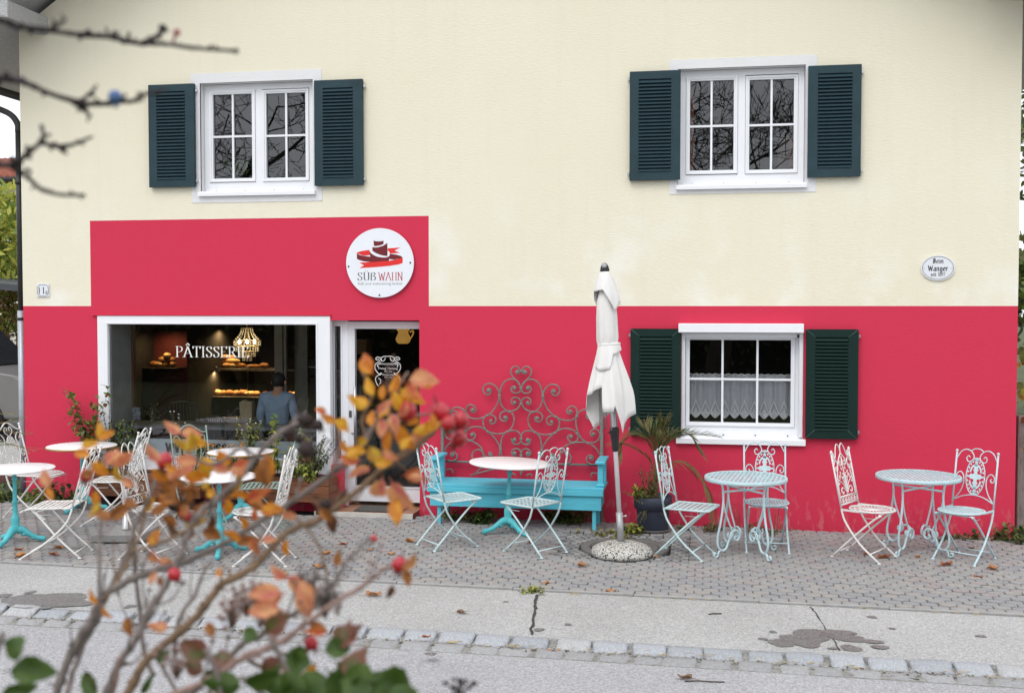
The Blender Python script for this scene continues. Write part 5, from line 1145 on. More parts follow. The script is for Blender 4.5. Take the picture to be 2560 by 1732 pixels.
wallplant(1436, 1308, 'weed with a tall dry stalk beside the right bench leg', .16, 9, ['fresh', 'dry', 'olive'], grp=GW, ll=.06)
wallplant(1545, 1338, 'yellowing moss and weeds along the back of the manhole setts', .05, 9, ['yellow', 'olive', 'dry'], grp=GW, ll=.035, sp=.5, lx=.14)
wallplant(1580, 1332, 'yellow-green weed between parasol tube and palm pot', .09, 9, ['yellow', 'fresh', 'dry'], grp=GW, ll=.06)
wallplant(1760, 1325, 'sparse weeds behind the light blue chair at the palm', .07, 8, ['olive', 'dry', 'dark'], grp=GW, ll=.04, sp=.4, lx=.14)
wallplant(1900, 1330, 'sparse dry weeds under the round-seated chair below the window', .06, 8, ['dry', 'olive'], grp=GW, ll=.035, sp=.4, lx=.14)
wallplant(2385, 1340, 'brown-green weeds at the wall foot behind the rightmost chair', .06, 8, ['dry', 'olive', 'dark'], grp=GW, ll=.04, sp=.5, lx=.16)
wallplant(2530, 1352, 'dark green weeds at the right house corner', .16, 12, ['dark', 'fresh', 'olive'], grp=GW, ll=.06, sp=.4, lx=.14)
wallplant(1341, 1477, 'grass tuft in the paving joint at the middle crack', .022, 5, ['fresh', 'yellow'], grp=GW, ll=.032, sp=.16, lx=.04)
# fine dry stalks standing against the red wall
for px, py, h, lab in ((1850, 1322, .30, 'thin dry stalk against the red wall left of the round-seated chair'), (1950, 1330, .28, 'thin dry stalk against the red wall right of the round-seated chair'), (1470, 1300, .26, 'bent straw stalk leaning from under the right bench end')):
    p = gp(px, py); plant('dry_stalk', lab, 'weed', (p.x, p.y, gz(p.x)), [(r5.gauss(0, .06), 0, h * r5.uniform(.7, 1), 14, .012) for _ in range(4)], ['dry'], r5, 'dry stalks at the wall', stem=LF['dry'])

# potted palm
pbx = gp(1632, 1326); POT = mat('blue_grey_pot', (.040, .047, .072), .55, .1, 8)
palm = thing('potted_palm', 'feathery palm in a dark blue-grey pot under the left shutter', 'potted palm', (pbx.x, pbx.y, gz(pbx.x)))
b = MB(); b.lathe([(1e-6, .02), (.150, .02), (.158, .03), (.168, .22), (.172, .235), (.192, .24), (.197, .36), (.190, .365), (.180, .36), (.176, .30), (1e-6, .30)], 36); b.build('pot', [POT], palm)
b = MB(); b.lathe([(1e-6, .0), (.15, .0), (.178, .02), (.180, .028), (.172, .028), (.145, .012), (1e-6, .012)], 32); b.build('saucer', [mat('grey_saucer', (.20, .19, .18), .7)], palm)
b = MB(); b.lathe([(1e-6, .301), (.175, .301), (.1, .325), (1e-6, .33)], 20); b.build('soil', [SOIL], palm)
b = MB(); b.tube(smooth([(0, 0, .30), (.01, 0, .40), (.02, 0, .50)]), [.05, .05, .05, .05, .045, .045, .04, .035, .03], 10); b.build('trunk', [mat('palm_fibre', (.13, .09, .05), .95, .4, 40, .6, 60)], palm)
def frond(par, pts, ll, keys, r_, n=46, hang=.3, name='frond'):
    P = smooth(pts, 8); b = MB(); b.tube(P, [.007 - .005 * i / len(P) for i in range(len(P))], 5); o = b.build(name, [LF['palmdry']], par)
    lb = MB()
    for i in range(n):
        f = .22 + .78 * i / n; q = f * (len(P) - 1); j = min(len(P) - 2, int(q)); p = P[j].lerp(P[j + 1], q - j); d = (P[j + 1] - P[j]).normalized()
        for s in (-1, 1):
            side = d.cross(Vector((0, 0, 1)));
            if side.length < .1: side = Vector((0, 1, 0))
            side.normalize(); dd = d * .75 + side * s * .6 + Vector((0, 0, r_.uniform(.0, .5) - hang)); dd.normalize()
            l = ll * (1 - .55 * abs(f - .5) * 1.4) * r_.uniform(.8, 1.1); m = r_.randrange(len(keys))
            a, c = p, p + dd * l * .55 - Vector((0, 0, .02 * l)); e = p + dd * l - Vector((0, 0, hang * .35 * l)); wd = .0048 * (ll / .22)
            nrm = dd.cross(Vector((0, 0, 1)))
            if nrm.length < .1: nrm = Vector((1, 0, 0))
            nrm.normalize(); up = nrm.cross(dd) * wd * .5
            lb.face([a - nrm * wd * .4, c - nrm * wd, c + up], m); lb.face([a - nrm * wd * .4, c + up, a + nrm * wd * .4], m); lb.face([c - nrm * wd, e, c + up], m); lb.face([a + nrm * wd * .4, c + up, c + nrm * wd], m); lb.face([c + up, e, c + nrm * wd], m)
    tag(lb.build('leaflets', [LF[k] for k in keys], o), kind='stuff')
O0 = Vector((pbx.x, pbx.y, gz(pbx.x)))
def PX(px, py, dy=0): x, z = wp(px, py, pbx.y + dy); return Vector((x, pbx.y + dy, z)) - O0
B0 = Vector((.01, 0, .42))
for pl, ll, ks, hg in ((((1642, 1150), (1628, 1105), (1590, 1085), (1560, 1100), (1548, 1140)), .17, ['palmdry', 'palm', 'palmdry'], .25), (((1638, 1140), (1625, 1090), (1612, 1062)), .19, ['palm', 'palmdry'], -.1), (((1655, 1120), (1675, 1085), (1720, 1083), (1755, 1130)), .18, ['palm', 'palm', 'palmdry'], .3),
                       (((1655, 1130), (1690, 1092), (1745, 1086), (1795, 1092)), .15, ['palm', 'palm', 'dark'], .05), (((1660, 1170), (1700, 1152), (1745, 1180), (1775, 1240), (1787, 1305)), .16, ['palmdry', 'palm', 'palmdry'], .55),
                       (((1645, 1120), (1655, 1080), (1662, 1048)), .17, ['palm', 'palmdry'], -.1), (((1630, 1160), (1595, 1125), (1555, 1108), (1535, 1108)), .13, ['palmdry', 'palmdry'], .2), (((1650, 1140), (1640, 1080), (1655, 1062)), .15, ['palm'], 0)):
    frond(palm, [B0] + [PX(x, y, r5.uniform(-.06, .06)) for x, y in pl], ll * 1.3, ks, r5, hang=hg)
plant('dry_herb', 'dry tangled herb with small brown stems spilling over the palm pot', 'plant', (pbx.x - .03, pbx.y - .08, gz(pbx.x) + .31), [(r5.gauss(-.05, .13), r5.gauss(-.05, .06), r5.uniform(.06, .40), 24, .022) for _ in range(26)] + [(r5.gauss(-.02, .10), -.17, r5.uniform(-.22, -.1), 16, .018) for _ in range(6)], ['dry', 'olive', 'dry', 'fresh'], r5, stem=LF['dry'])
plant('leafy_plant', 'yellow-green leafy sprig on the left rim of the palm pot', 'plant', (pbx.x - .10, pbx.y - .09, gz(pbx.x) + .31), [(r5.gauss(-.03, .05), -.03, r5.uniform(.05, .22), 18, .05) for _ in range(8)], ['yellow', 'fresh', 'yellow'], r5)
# palm at the left picture edge
p0 = gp(-150, 1330); lp = thing('potted_palm', 'green palm whose fronds reach in from the left picture edge', 'potted palm', (p0.x, p0.y, gz(p0.x)))
b = MB(); b.lathe([(1e-6, 0), (.15, 0), (.19, .34), (.20, .34), (.20, .38), (.18, .38), (.17, .32), (1e-6, .32)], 28); b.build('pot', [POT], lp)
O1 = Vector((p0.x, p0.y, gz(p0.x)))
def PL(px, py, dy=0): x, z = wp(px, py, p0.y + dy); return Vector((x, p0.y + dy, z)) - O1
for tip, mid in (((60, 1045), (-70, 1080)), ((78, 1085), (-60, 1075)), ((92, 1128), (-60, 1095)), ((40, 1030), (-90, 1050)), ((30, 1110), (-70, 1120)), ((-60, 1000), (-130, 1060)), ((-250, 1060), (-200, 1080))):
    frond(lp, [Vector((0, 0, .33)), PL(-135, 1150), PL(*mid, r5.uniform(-.1, .1)), PL(*tip, r5.uniform(-.15, .15))], .20, ['palm', 'palm', 'palmdry'], r5, 30, .18)

# ------------------------------------------------------------------ fallen leaves
DRYL = [leafmat('fallen_leaf_' + n, a, c, 30, .15) for n, a, c in (('tan', (.42, .20, .085), (.34, .15, .06)), ('rust', (.36, .12, .045), (.27, .09, .035)), ('brown', (.22, .13, .075), (.15, .09, .055)), ('orange', (.48, .22, .07), (.40, .16, .05)))]
def fallen(kind, seed):
    r_ = random.Random(seed); b = MB(); n = 22; L_ = .062; pts = []
    for i in range(n):
        t = 2 * math.pi * i / n
        k = (.72 + .28 * abs(math.cos(2.5 * t)) ** .6) if kind == 'maple' else (1 + .10 * math.sin(9 * t))
        k *= 1 + r_.gauss(0, .05); u, v = L_ * k * math.cos(t), L_ * (.78 if kind == 'maple' else .5) * k * math.sin(t)
        pts.append(Vector((u, v, .016 * (abs(v) / L_) * 2 + .012 * math.sin(t * 3 + seed) + .014 + .010 * (u / L_) ** 2)))
    m_ = [p * .5 + Vector((0, 0, -.002)) for p in pts]; c = Vector((0, 0, .008)); b.v = [tuple(q) for q in pts + m_ + [c]]
    for i in range(n):
        q = (i + 1) % n; b.f += [(i, q, n + q, n + i), (n + i, n + q, 2 * n)]; b.mi += [0, 0]; b.sm += [True, True]
    b.tube([(-L_ * .9, 0, .012), (-L_ * 1.5, .006, .006), (-L_ * 1.9, .012, .003)], .0016, 4)
    return b.mesh('fallen_leaf', [DRYL[seed % 4]])
fm = {(k, s): fallen(k, s) for k in ('maple', 'oval') for s in range(4)}
FL = [(148, 1372, 'maple', 0, 1.1, 20, 'tan fallen leaf under the front white slatted chair'), (132, 1388, 'maple', 1, 1.0, 170, 'rust brown fallen leaf between the feet of the front white chair'), (50, 1393, 'maple', 3, 1.3, 10, 'orange fallen leaf at the paving edge, left of the front white chair'), (48, 1376, 'oval', 1, .8, 50, 'rust leaf tucked under the leftmost table foot'), (1025, 1355, 'maple', 3, 1.15, 160, 'tan fallen leaf beside the left foot of the left bench chair'),
      (815, 1386, 'maple', 3, 1.0, 0, 'orange fallen leaf on the paving in front of the door'), (798, 1421, 'oval', 3, 1.2, 5, 'long orange fallen leaf lying on the paving edge course'), (860, 1362, 'oval', 1, .8, 20, 'small rust leaf on the paving nearest the doormat'), (925, 1377, 'oval', 0, .7, 200, 'small tan leaf on bare paving, left of the bench chair'), (978, 1387, 'oval', 3, .7, 10, 'small orange leaf low on the paving, left of the bench chair'),
      (934, 1490, 'oval', 0, 1.2, 5, 'tan leaf with a stalk lying on the asphalt strip'), (1326, 1358, 'oval', 1, .8, 120, 'rust leaf between the legs of the right bench chair'), (1456, 1416, 'maple', 0, 1.1, 210, 'curled brown leaf left of the speckled parasol foot'), (1641, 1394, 'oval', 3, .6, 30, 'small orange leaf at the right of the speckled parasol foot'), (1363, 1462, 'oval', 0, .9, 60, 'tan leaf above the wide crack at the paving edge'), (1527, 1482, 'oval', 3, .9, 20, 'orange leaf in the paving joint, right of the grass tuft'),
      (2171, 1387, 'oval', 1, .9, 10, 'rust leaf under the chipped white chair'), (2210, 1396, 'oval', 1, 1.2, 25, 'rust curled leaf between chipped white chair and mesh table'), (2295, 1393, 'oval', 3, .7, 60, 'small leaf under the rightmost mesh table'), (2366, 1414, 'oval', 1, 1.2, 30, 'rust leaf at the scrolled foot of the rightmost table'), (2483, 1424, 'maple', 0, 1.2, 190, 'large tan leaf in the open paving at the far right'), (2445, 1445, 'oval', 1, .8, 10, 'flat rust leaf below the large tan one at the far right'), (2428, 1373, 'oval', 2, .8, 40, 'brown leaf under the rightmost light blue chair'),
      (2293, 1605, 'oval', 2, 1.0, 170, 'brown leaf on the asphalt strip right of the dark wet stain'), (1384, 1632, 'oval', 0, .8, 5, 'small tan leaf in the gutter stones'), (1066, 1594, 'oval', 1, .6, 20, 'tiny rust leaf in a gap of the kerb'), (1713, 1697, 'oval', 2, .9, 180, 'brown leaf with a long dark stalk on the road'), (1155, 1533, 'oval', 2, .8, 5, 'narrow grey-brown leaf on the asphalt strip left of the wide crack')]
for px, py, k, s, sc_, a, lab in FL:
    h = 0 if py < 1430 else (-.014 if py < 1600 else -.06); p = gp(px, py, h); o = link('fallen_leaf', fm[(k, s)]); o.location = (p.x, p.y, gz(p.x) + h + .001); o.rotation_euler = (0, 0, R(a)); o.scale = (sc_ * (.75 if k == 'maple' else .85),) * 3
    tag(o, lab, 'leaf', 'fallen autumn leaves')
def twig(a, c, h, r_, lab):
    p, q = gp(*a, h), gp(*c, h); b = MB(); m_ = (p + q) / 2; o = thing; v = [(x - m_) for x in (p, p.lerp(q, .35) + Vector((0, .006, .002)), p.lerp(q, .7), q)]
    b.tube([Vector((x.x, x.y, x.z + r_)) for x in v], r_, 5); ob = b.build('twig', [mat('twig_bark', (.07, .05, .04), .9)]); ob.location = m_; tag(ob, lab, 'twig', 'twigs on the ground')
twig((1712, 1703), (1811, 1705), -.06, .004, 'dark stalk lying beside a brown leaf on the road')
twig((2226, 1690), (2298, 1699), -.06, .0035, 'thin straight twig on the road below the right kerb')
twig((1771, 1536), (1804, 1534), -.014, .005, 'reddish twig on the asphalt strip below the right table')
twig((1258, 1505), (1271, 1504), -.014, .003, 'tiny dark twig on the asphalt left of the wide crack')
# ------------------------------------------------------------------ inside the shop
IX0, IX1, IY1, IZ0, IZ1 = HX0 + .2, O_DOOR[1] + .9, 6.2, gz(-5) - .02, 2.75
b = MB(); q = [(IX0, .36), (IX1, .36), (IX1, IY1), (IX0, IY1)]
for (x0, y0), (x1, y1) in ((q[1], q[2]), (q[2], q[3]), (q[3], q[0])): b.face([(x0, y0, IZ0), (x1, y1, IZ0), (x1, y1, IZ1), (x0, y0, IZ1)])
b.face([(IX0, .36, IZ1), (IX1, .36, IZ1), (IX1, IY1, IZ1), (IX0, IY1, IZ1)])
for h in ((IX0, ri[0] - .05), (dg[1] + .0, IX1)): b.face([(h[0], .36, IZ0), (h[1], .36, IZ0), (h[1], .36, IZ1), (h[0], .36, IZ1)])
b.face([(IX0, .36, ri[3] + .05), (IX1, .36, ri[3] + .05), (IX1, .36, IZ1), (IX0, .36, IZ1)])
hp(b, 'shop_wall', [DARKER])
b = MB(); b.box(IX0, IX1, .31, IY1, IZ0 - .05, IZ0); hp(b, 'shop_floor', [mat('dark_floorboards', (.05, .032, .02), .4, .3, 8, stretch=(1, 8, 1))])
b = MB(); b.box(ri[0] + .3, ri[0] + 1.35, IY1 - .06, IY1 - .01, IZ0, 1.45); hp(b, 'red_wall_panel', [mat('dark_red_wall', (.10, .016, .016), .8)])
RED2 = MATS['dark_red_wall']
def ix(px, Y): return wx(px, Y, 900)
def iz(py, Y, px=600): return wz(px, py, Y)
YC = 4.7
# counter with glass top and shelf
ct = thing('sales_counter', 'dark shop counter with a glass case of lit pastries, seen through the shop window', 'counter', ((ix(300, YC) + ix(800, YC)) / 2, YC, IZ0))
zc1, zc2 = iz(990, YC), iz(922, YC); cx0, cx1 = ix(480, YC), ix(900, YC)
BROWN2 = mat('counter_wood', (.045, .025, .014), .5, .3, 8)
def cb(n, m, *q): b = MB(); b.box(*q, ch=.004); return b.build(n, [m], ct, world=True)
cb('front_panel', BROWN2, cx0, cx1, YC - .12, YC - .06, IZ0, zc1 - .03); cb('display_shelf', BROWN2, cx0, cx1, YC - .14, YC + .45, zc1 - .03, zc1)
cb('upper_shelf', BROWN2, ix(520, YC + .3), ix(700, YC + .3), YC + .12, YC + .6, zc2 - .025, zc2); cb('case_edge', STEEL, cx0, cx1, YC - .145, YC - .13, zc2 - .02, zc2 + .004)
for px in (480, 628, 800): x = ix(px, YC); cb('case_post', STEEL, x - .006, x + .006, YC - .14, YC - .128, zc1, zc2 - .02)
# breads
BREAD = [mat('bread_crust_' + n, c, .55, .45, 14, .3, 40) for n, c in (('gold', (.50, .24, .07)), ('brown', (.34, .14, .04)), ('pale', (.62, .38, .16)))]
def loaf(seed, l, w_, h):
    r_ = random.Random(seed); b = MB(); n, k = 10, 9
    for i in range(k):
        f = i / (k - 1); s = math.sin(math.pi * (f * .94 + .03)) ** .55
        s *= 1 + .10 * math.sin(i * 2.1 + seed)
        for j in range(n):
            t = 2 * math.pi * j / n; b.v.append(((f - .5) * l, w_ / 2 * s * math.cos(t), max(0, h / 2 + h / 2 * s * math.sin(t)) + r_.gauss(0, .002)))
    for i in range(k - 1):
        for j in range(n): q_ = (j + 1) % n; b.f.append((i * n + j, i * n + q_, (i + 1) * n + q_, (i + 1) * n + j)); b.mi.append(0); b.sm.append(True)
    for i in (0, k - 1): b.f.append(tuple(i * n + j for j in range(n))); b.mi.append(0); b.sm.append(False)
    return b.mesh('bread', [BREAD[seed % 3]])
lm = [loaf(s, .17, .11, .085) for s in range(5)]; lb_ = [loaf(10 + s, .34, .09, .075) for s in range(3)]
r6 = random.Random(5)
def bread(px, py, Y, me, ang, sc_, lab, grp): o = link('bread', me, loc=Vector((ix(px, Y), Y, py))); o.rotation_euler = (0, 0, R(ang)); o.scale = (sc_,) * 3; tag(o, lab, 'bread', grp)
ORD = 'first second third fourth fifth sixth seventh eighth ninth'.split(); i = 0
for px in range(505, 655, 17): bread(px, zc1 + .001, YC + r6.uniform(.02, .12), lm[i % 5], r6.uniform(-40, 40), r6.uniform(.95, 1.25), 'golden roll in the pastry case left of the man, %s of nine' % ORD[i], 'golden rolls in the lower case'); i += 1
for n_, px in enumerate((664, 676)): bread(px, zc1 + .001, YC + .06, lm[i % 5], 70, .9, ('left', 'right')[n_] + ' one of the two rolls behind the back of the man inside the shop', 'rolls behind the man'); i += 1
for n_, px in enumerate((726, 740, 754, 768, 782)): bread(px, zc1 + .001, YC + r6.uniform(.0, .1), lm[i % 5], r6.uniform(-30, 60), r6.uniform(.85, 1.15), 'pastry in the lower case right of the man, %s of five from him' % ORD[n_], 'pale pastries right of the man'); i += 1
zb2 = zc2 + .001; YU = YC + .3; YS_ = 2.5; zs2 = iz(920, YS_)
wsh = thing('wall_shelf', 'dark wall shelf with bread left of the shop lettering, inside the shop', 'shelf', (ix(370, YS_), YS_, zs2))
b = MB(); b.box(ix(300, YS_), ix(450, YS_), YS_ - .12, YS_ + .2, zs2 - .03, zs2, ch=.004); b.build('board', [BROWN2], wsh, world=True)
b = MB(); b.box(ix(300, YS_), ix(450, YS_), YS_ + .21, YS_ + .24, IZ0, zs2 + .5, ch=.004); b.build('back_board', [RED2], wsh, world=True)
for k, (px, dz_) in enumerate(((385, 0), (400, 0), (415, 0), (430, 0), (408, .08), (424, .08), (418, .15))): bread(px, zs2 + .001 + dz_ * .8, YS_, lm[(k + 1) % 5], r6.uniform(-60, 60), 1.0, 'roll on the upper shelf left of the shop lettering, ' + ('first from the left', 'second from the left', 'third from the left', 'at the right end', 'on the second layer, left', 'on the second layer, right', 'topmost of the heap')[k], 'rolls heaped on the upper shelf')
for k, (px, dz_, a) in enumerate(((545, .0, 20), (565, .0, -15), (585, 0, 25), (552, .07, 10), (575, .07, -10), (563, .13, 15))): bread(px, zb2 + dz_, YU, lb_[k % 3], a, 1.1, 'long loaf piled below the shop lettering, ' + ('bottom left', 'bottom middle', 'bottom right', 'upper left', 'upper right', 'topmost')[k], 'loaves on the upper shelf')
bread(635, zb2, YU - .02, lb_[0], 8, .8, 'loaf on the upper shelf below the chandelier', 'breads on the upper shelf'); bread(660, zb2, YU, lm[1], 0, 1.0, 'round roll at the right end of the upper shelf', 'breads on the upper shelf')
bread(325, zs2 + .001, YS_, lb_[2], 5, .45, 'single small baguette at the left end of the upper shelf', None)
# lamps over the counter, as the warm light on the breads shows
for k, (px, Y, z, e) in enumerate(((410, 2.4, iz(920, 2.5) + .55, 5), (565, YU - .15, zc2 + .62, 10), (655, YU - .2, zc2 + .6, 5), (540, YC - .05, zc2 - .05, 6), (620, YC - .05, zc2 - .05, 6), (750, YC - .05, zc2 - .05, 7))):
    x = ix(px, Y); t = thing('spot_lamp', ('left', 'middle', 'right')[k % 3] + (' warm spot lamp over the upper bread shelf' if k < 3 else ' warm lamp under the edge of the glass pastry case'), 'lamp', (x, Y, z), 0, 'warm lamps above the breads' if k < 3 else 'warm lamps in the pastry case')
    b = MB(); b.lathe([(.012, .09), (.03, .07), (.038, .02), (.034, .02), (.026, .066), (.012, .08), (.012, .09)], 12); b.build('lamp_shade', [BLACK], t)
    b = MB(); b.ball((0, 0, .045), .018, 8); b.build('bulb', [emit('warm_bulb', (1, .62, .25), 12)], t)
    l = bpy.data.lights.new('spot', 'SPOT'); l.energy = e * 2.6; l.color = (1, .66, .30); l.spot_size = R(160); l.spot_blend = 1.0; l.shadow_soft_size = .03
    o = bpy.data.objects.new('spot_light', l); C.objects.link(o); o.parent = t; o.location = (0, 0, .01)
# chandelier
YH = 2.4; hx_, hz_ = ix(618, YH), iz(862, YH)
chd = thing('chandelier', 'lit crystal chandelier hanging behind the shop window', 'chandelier', (hx_, YH, hz_))
GOLD = mat('chandelier_gold', (.55, .38, .14), .3, .1, 10, metal=.8)
CRY, t_, p_ = nodes('crystal_bead'); p_.inputs['Base Color'].default_value = (.9, .78, .55, 1); p_.inputs['Roughness'].default_value = .08; p_.inputs['Transmission Weight'].default_value = .3; p_.inputs['Emission Color'].default_value = (1, .75, .4, 1); p_.inputs['Emission Strength'].default_value = .03  # crystals are no bulbs: a faint warm glow is put into their material
for r_, z in ((.075, .23), (.18, .06), (.15, -.02), (.11, -.09), (.06, -.15)):
    b = MB(); b.tube([(r_ * math.cos(2 * math.pi * i / 24), r_ * math.sin(2 * math.pi * i / 24), z) for i in range(25)], .006, 6); b.build('ring', [GOLD], chd)
b = MB(); b.tube([(0, 0, .26), (0, 0, IZ1 - hz_)], .006, 6); b.tube([(0, 0, -.15), (0, 0, .26)], .009, 6); b.build('rod', [GOLD], chd)
b = MB(); oct_ = lambda c, s: b.lathe([(1e-6, -s * 1.3), (s, 0), (1e-6, s * 1.3)], 6, 0, c)
for i in range(14):
    a = 2 * math.pi * i / 14
    for k in range(8): f = k / 7; r_ = .075 + .105 * f ** 2; oct_((r_ * math.cos(a), r_ * math.sin(a), .23 - .17 * f), .009)
for r_, z, n, d in ((.18, .06, 26, 3), (.15, -.02, 22, 3), (.11, -.09, 18, 3), (.06, -.15, 10, 3)):
    for i in range(n):
        a = 2 * math.pi * i / n
        for k in range(d): oct_((r_ * math.cos(a), r_ * math.sin(a), z - .014 - .024 * k), .0095)
tag(b.build('crystals', [CRY], chd), kind='stuff')
for i in range(4):
    a = R(25 + 90 * i); b = MB(); b.ball((.10 * math.cos(a), .10 * math.sin(a), .045), .020, 8, sz=1.4); b.build('bulb', [emit('bright_bulb', (1, .88, .66), 22)], chd)
l = bpy.data.lights.new('chandelier', 'POINT'); l.energy = 2.2; l.color = (1, .78, .5); l.shadow_soft_size = .1; o = bpy.data.objects.new('chandelier_light', l); C.objects.link(o); o.parent = chd; o.location = (0, 0, .05)
# pale door frame standing in the shop behind the man
YP = 3.4; b = MB(); PALEW = mat('pale_inner_frame', (.28, .29, .29), .6)
x0, x1 = ix(686, YP), ix(706, YP); b.box(x0, x1, YP, YP + .07, IZ0, IZ1 - .3); b.box(x1 + .02, x1 + .06, YP, YP + .05, IZ0, IZ1 - .3); b.box(ix(717, YP), ix(750, YP), YP + .3, YP + .34, IZ0, IZ1 - .2); hp(b, 'inner_frame', [PALEW])
b = MB(); b.box(ix(752, YP), ix(800, YP), YP + .6, YP + .66, IZ0, IZ1 - .2); hp(b, 'brown_partition', [mat('brown_partition', (.09, .045, .02), .6)])
# lamp seen through the door, shelf with machine
YL = 2.2; x, z = wp(1008, 838, YL); lt = thing('glass_lamp', 'yellow glass lamp glowing behind the top of the shop door', 'lamp', (x, YL, z)); LG = emit('lamp_glow', (.85, .45, .10), .26)
b = MB(); b.lathe([(.05, .115), (.075, .10), (.085, .07), (.06, .04), (.085, -.01), (.10, -.05), (.085, -.09), (.06, -.11)], 20); b.build('lamp_shade', [LG], lt)
b = MB(); b.tube([(0, 0, .115), (0, 0, IZ1 - z)], .006, 6); b.build('rod', [BLACK], lt)
b = MB(); b.tube(smooth([(.09, 0, .04), (.13, 0, .06), (.135, 0, .02), (.10, 0, -.04)]), .010, 6); b.build('handle', [LG], lt)
YW = 2.6; sh = thing('wall_cabinet', 'brown lit cabinet with a dark machine, seen at the left of the door glass', 'cabinet', (ix(905, YW), YW, IZ0))
CABM = mat('cabinet_brown', (.24, .13, .05), .6)
for n, q in (('carcass', (888, 916, 848, 885)),): b = MB(); b.box(ix(q[0], YW), ix(q[1], YW), YW, YW + .3, iz(q[3], YW, 900), iz(q[2], YW, 900), ch=.005); b.build(n, [CABM], sh, world=True)
b = MB(); b.box(ix(890, YW - .1), ix(925, YW - .1), YW - .2, YW + .2, IZ0, iz(905, YW, 900)); b.build('base', [BROWN2], sh, world=True)
b = MB(); b.box(ix(902, YW), ix(922, YW), YW - .1, YW + .1, iz(904, YW, 900), iz(893, YW, 900), ch=.005); b.build('tray', [CABM], sh, world=True)
# tables and chairs inside
def inner_table(px, py, Y, r, lab):
    x, z = wp(px, py, Y); t = thing('shop_table', lab, 'table', (x, Y, IZ0), 0, 'tables inside the shop'); h = z - IZ0
    b = MB(); b.lathe([(1e-6, h - .02), (r, h - .02), (r, h - .003), (1e-6, h)], 40); b.build('tabletop', [mat('inner_tabletop', (.50, .47, .50), .3, .05)], t)
    b = MB(); b.lathe([(.22, 0), (.2, .03), (.03, .06), (.025, h - .03), (.1, h - .021)], 16); b.build('column', [BLACK], t)
inner_table(461, 1057, .95, .30, 'round table inside the shop window, left one with dark rim'); inner_table(584, 1046, 1.35, .33, 'round pale table inside the shop window, nearer the man')
def inner_chair(px, Y, top, lab, rot):
    x, z = wp(px, top, Y); h = z - IZ0; t = thing('shop_chair', lab, 'chair', (x, Y, IZ0), R(rot), 'black chairs inside the shop'); IB = mat('black_chair_metal', (.035, .036, .04), .35)
    b = MB()
    for u in [-.16 + .04 * k for k in range(9)]: b.tube([(-.20, u, .46), (-.27, u * 1.1, h - .02 - u * u * 1.2)], .005, 5)
    b.build('back_rods', [IB], t); b = MB(); b.tube(smooth([(-.20, -.19, .46), (-.27, -.19, h - .08), (-.275, -.1, h - .01), (-.275, 0, h), (-.275, .1, h - .01), (-.27, .19, h - .08), (-.20, .19, .46)]), .010, 6); b.build('back_frame', [IB], t)
    b = MB(); b.box(-.21, .21, -.2, .2, .44, .465, ch=.01); b.build('seat', [IB], t)
    for sx in (-.18, .18):
        for sy in (-.17, .17): b = MB(); b.tube([(sx, sy, .44), (sx * 1.15, sy * 1.1, 0)], .011, 6); b.build('leg', [IB], t)
inner_chair(478, 1.5, 1000, 'black rod-backed chair behind the left table inside the shop', 95); inner_chair(587, .75, 1035, 'black rod-backed chair in front of the pale table inside the shop', 60)
x, z = wp(340, 1034, .35); b = MB(); b.box(-.055, .055, -.008, .008, -.075, .075, ch=.003); o = b.build('leaflet_stand', [mat('leaflet_print', (.20, .20, .26), .5, .8, 30)]); o.location = (x, .35, z); tag(o, 'small patterned card propped at the left inside the shop window', 'card')
b = MB(); b.box(ri[0], ri[1], .08, .62, ri[2] + .30, ri[2] + .335, ch=.004)
x0 = ri[0]; tag(hp(b, 'inner_sill', [mat('inner_sill_grey', (.16, .16, .165), .5)]))
x, z = wp(622, 1046, 1.35); pbg = MB(); pbg.prism([(-.075, 0), (.075, 0), (.085, .20), (.06, .23), (.02, .215), (-.03, .24), (-.085, .21)], lambda u, v, t: (u, t, v), -.04, .04); o = pbg.build('paper_bag', [mat('kraft_paper', (.42, .33, .20), .9, .15, 8)]); o.location = (x, 1.30, z + .001); tag(o, 'crumpled brown paper bag on the pale table inside the shop', 'bag')
x, z = wp(382, 1060, .5); vs_ = plant('dried_bouquet', 'pale dried bouquet in a small vase at the left inside the shop window', 'bouquet', (x, .5, z), [(r6.gauss(0, .06), r6.gauss(0, .03), r6.uniform(.15, .28), 9, .03) for _ in range(12)], ['dry', 'white', 'dry'], r6, stem=LF['dry'], spread=.03)
b = MB(); b.lathe([(1e-6, -.06), (.03, -.06), (.036, -.02), (.022, .03), (.024, .05), (.018, .05)], 14); b.build('vase', [mat('white_vase', (.5, .5, .5), .3)], vs_)
YM2 = 3.9; cm_ = thing('coffee_machine', 'dark coffee machine with a pale strip at the right behind the man', 'coffee machine', (ix(772, YM2), YM2, IZ0))
for n_, m_, q_ in (('stand', BROWN2, (752, 812, 1000, 940)), ('body', BLACK, (754, 800, 938, 896)), ('strip', STEEL, (756, 798, 918, 914))):
    b = MB(); b.box(ix(q_[0], YM2), ix(q_[1], YM2), YM2 - (.16 if n_ == 'strip' else .15), YM2 + .15, IZ0 if n_ == 'stand' else iz(q_[2], YM2, 770), iz(q_[3], YM2, 770), ch=.006); b.build(n_, [m_], cm_, world=True)
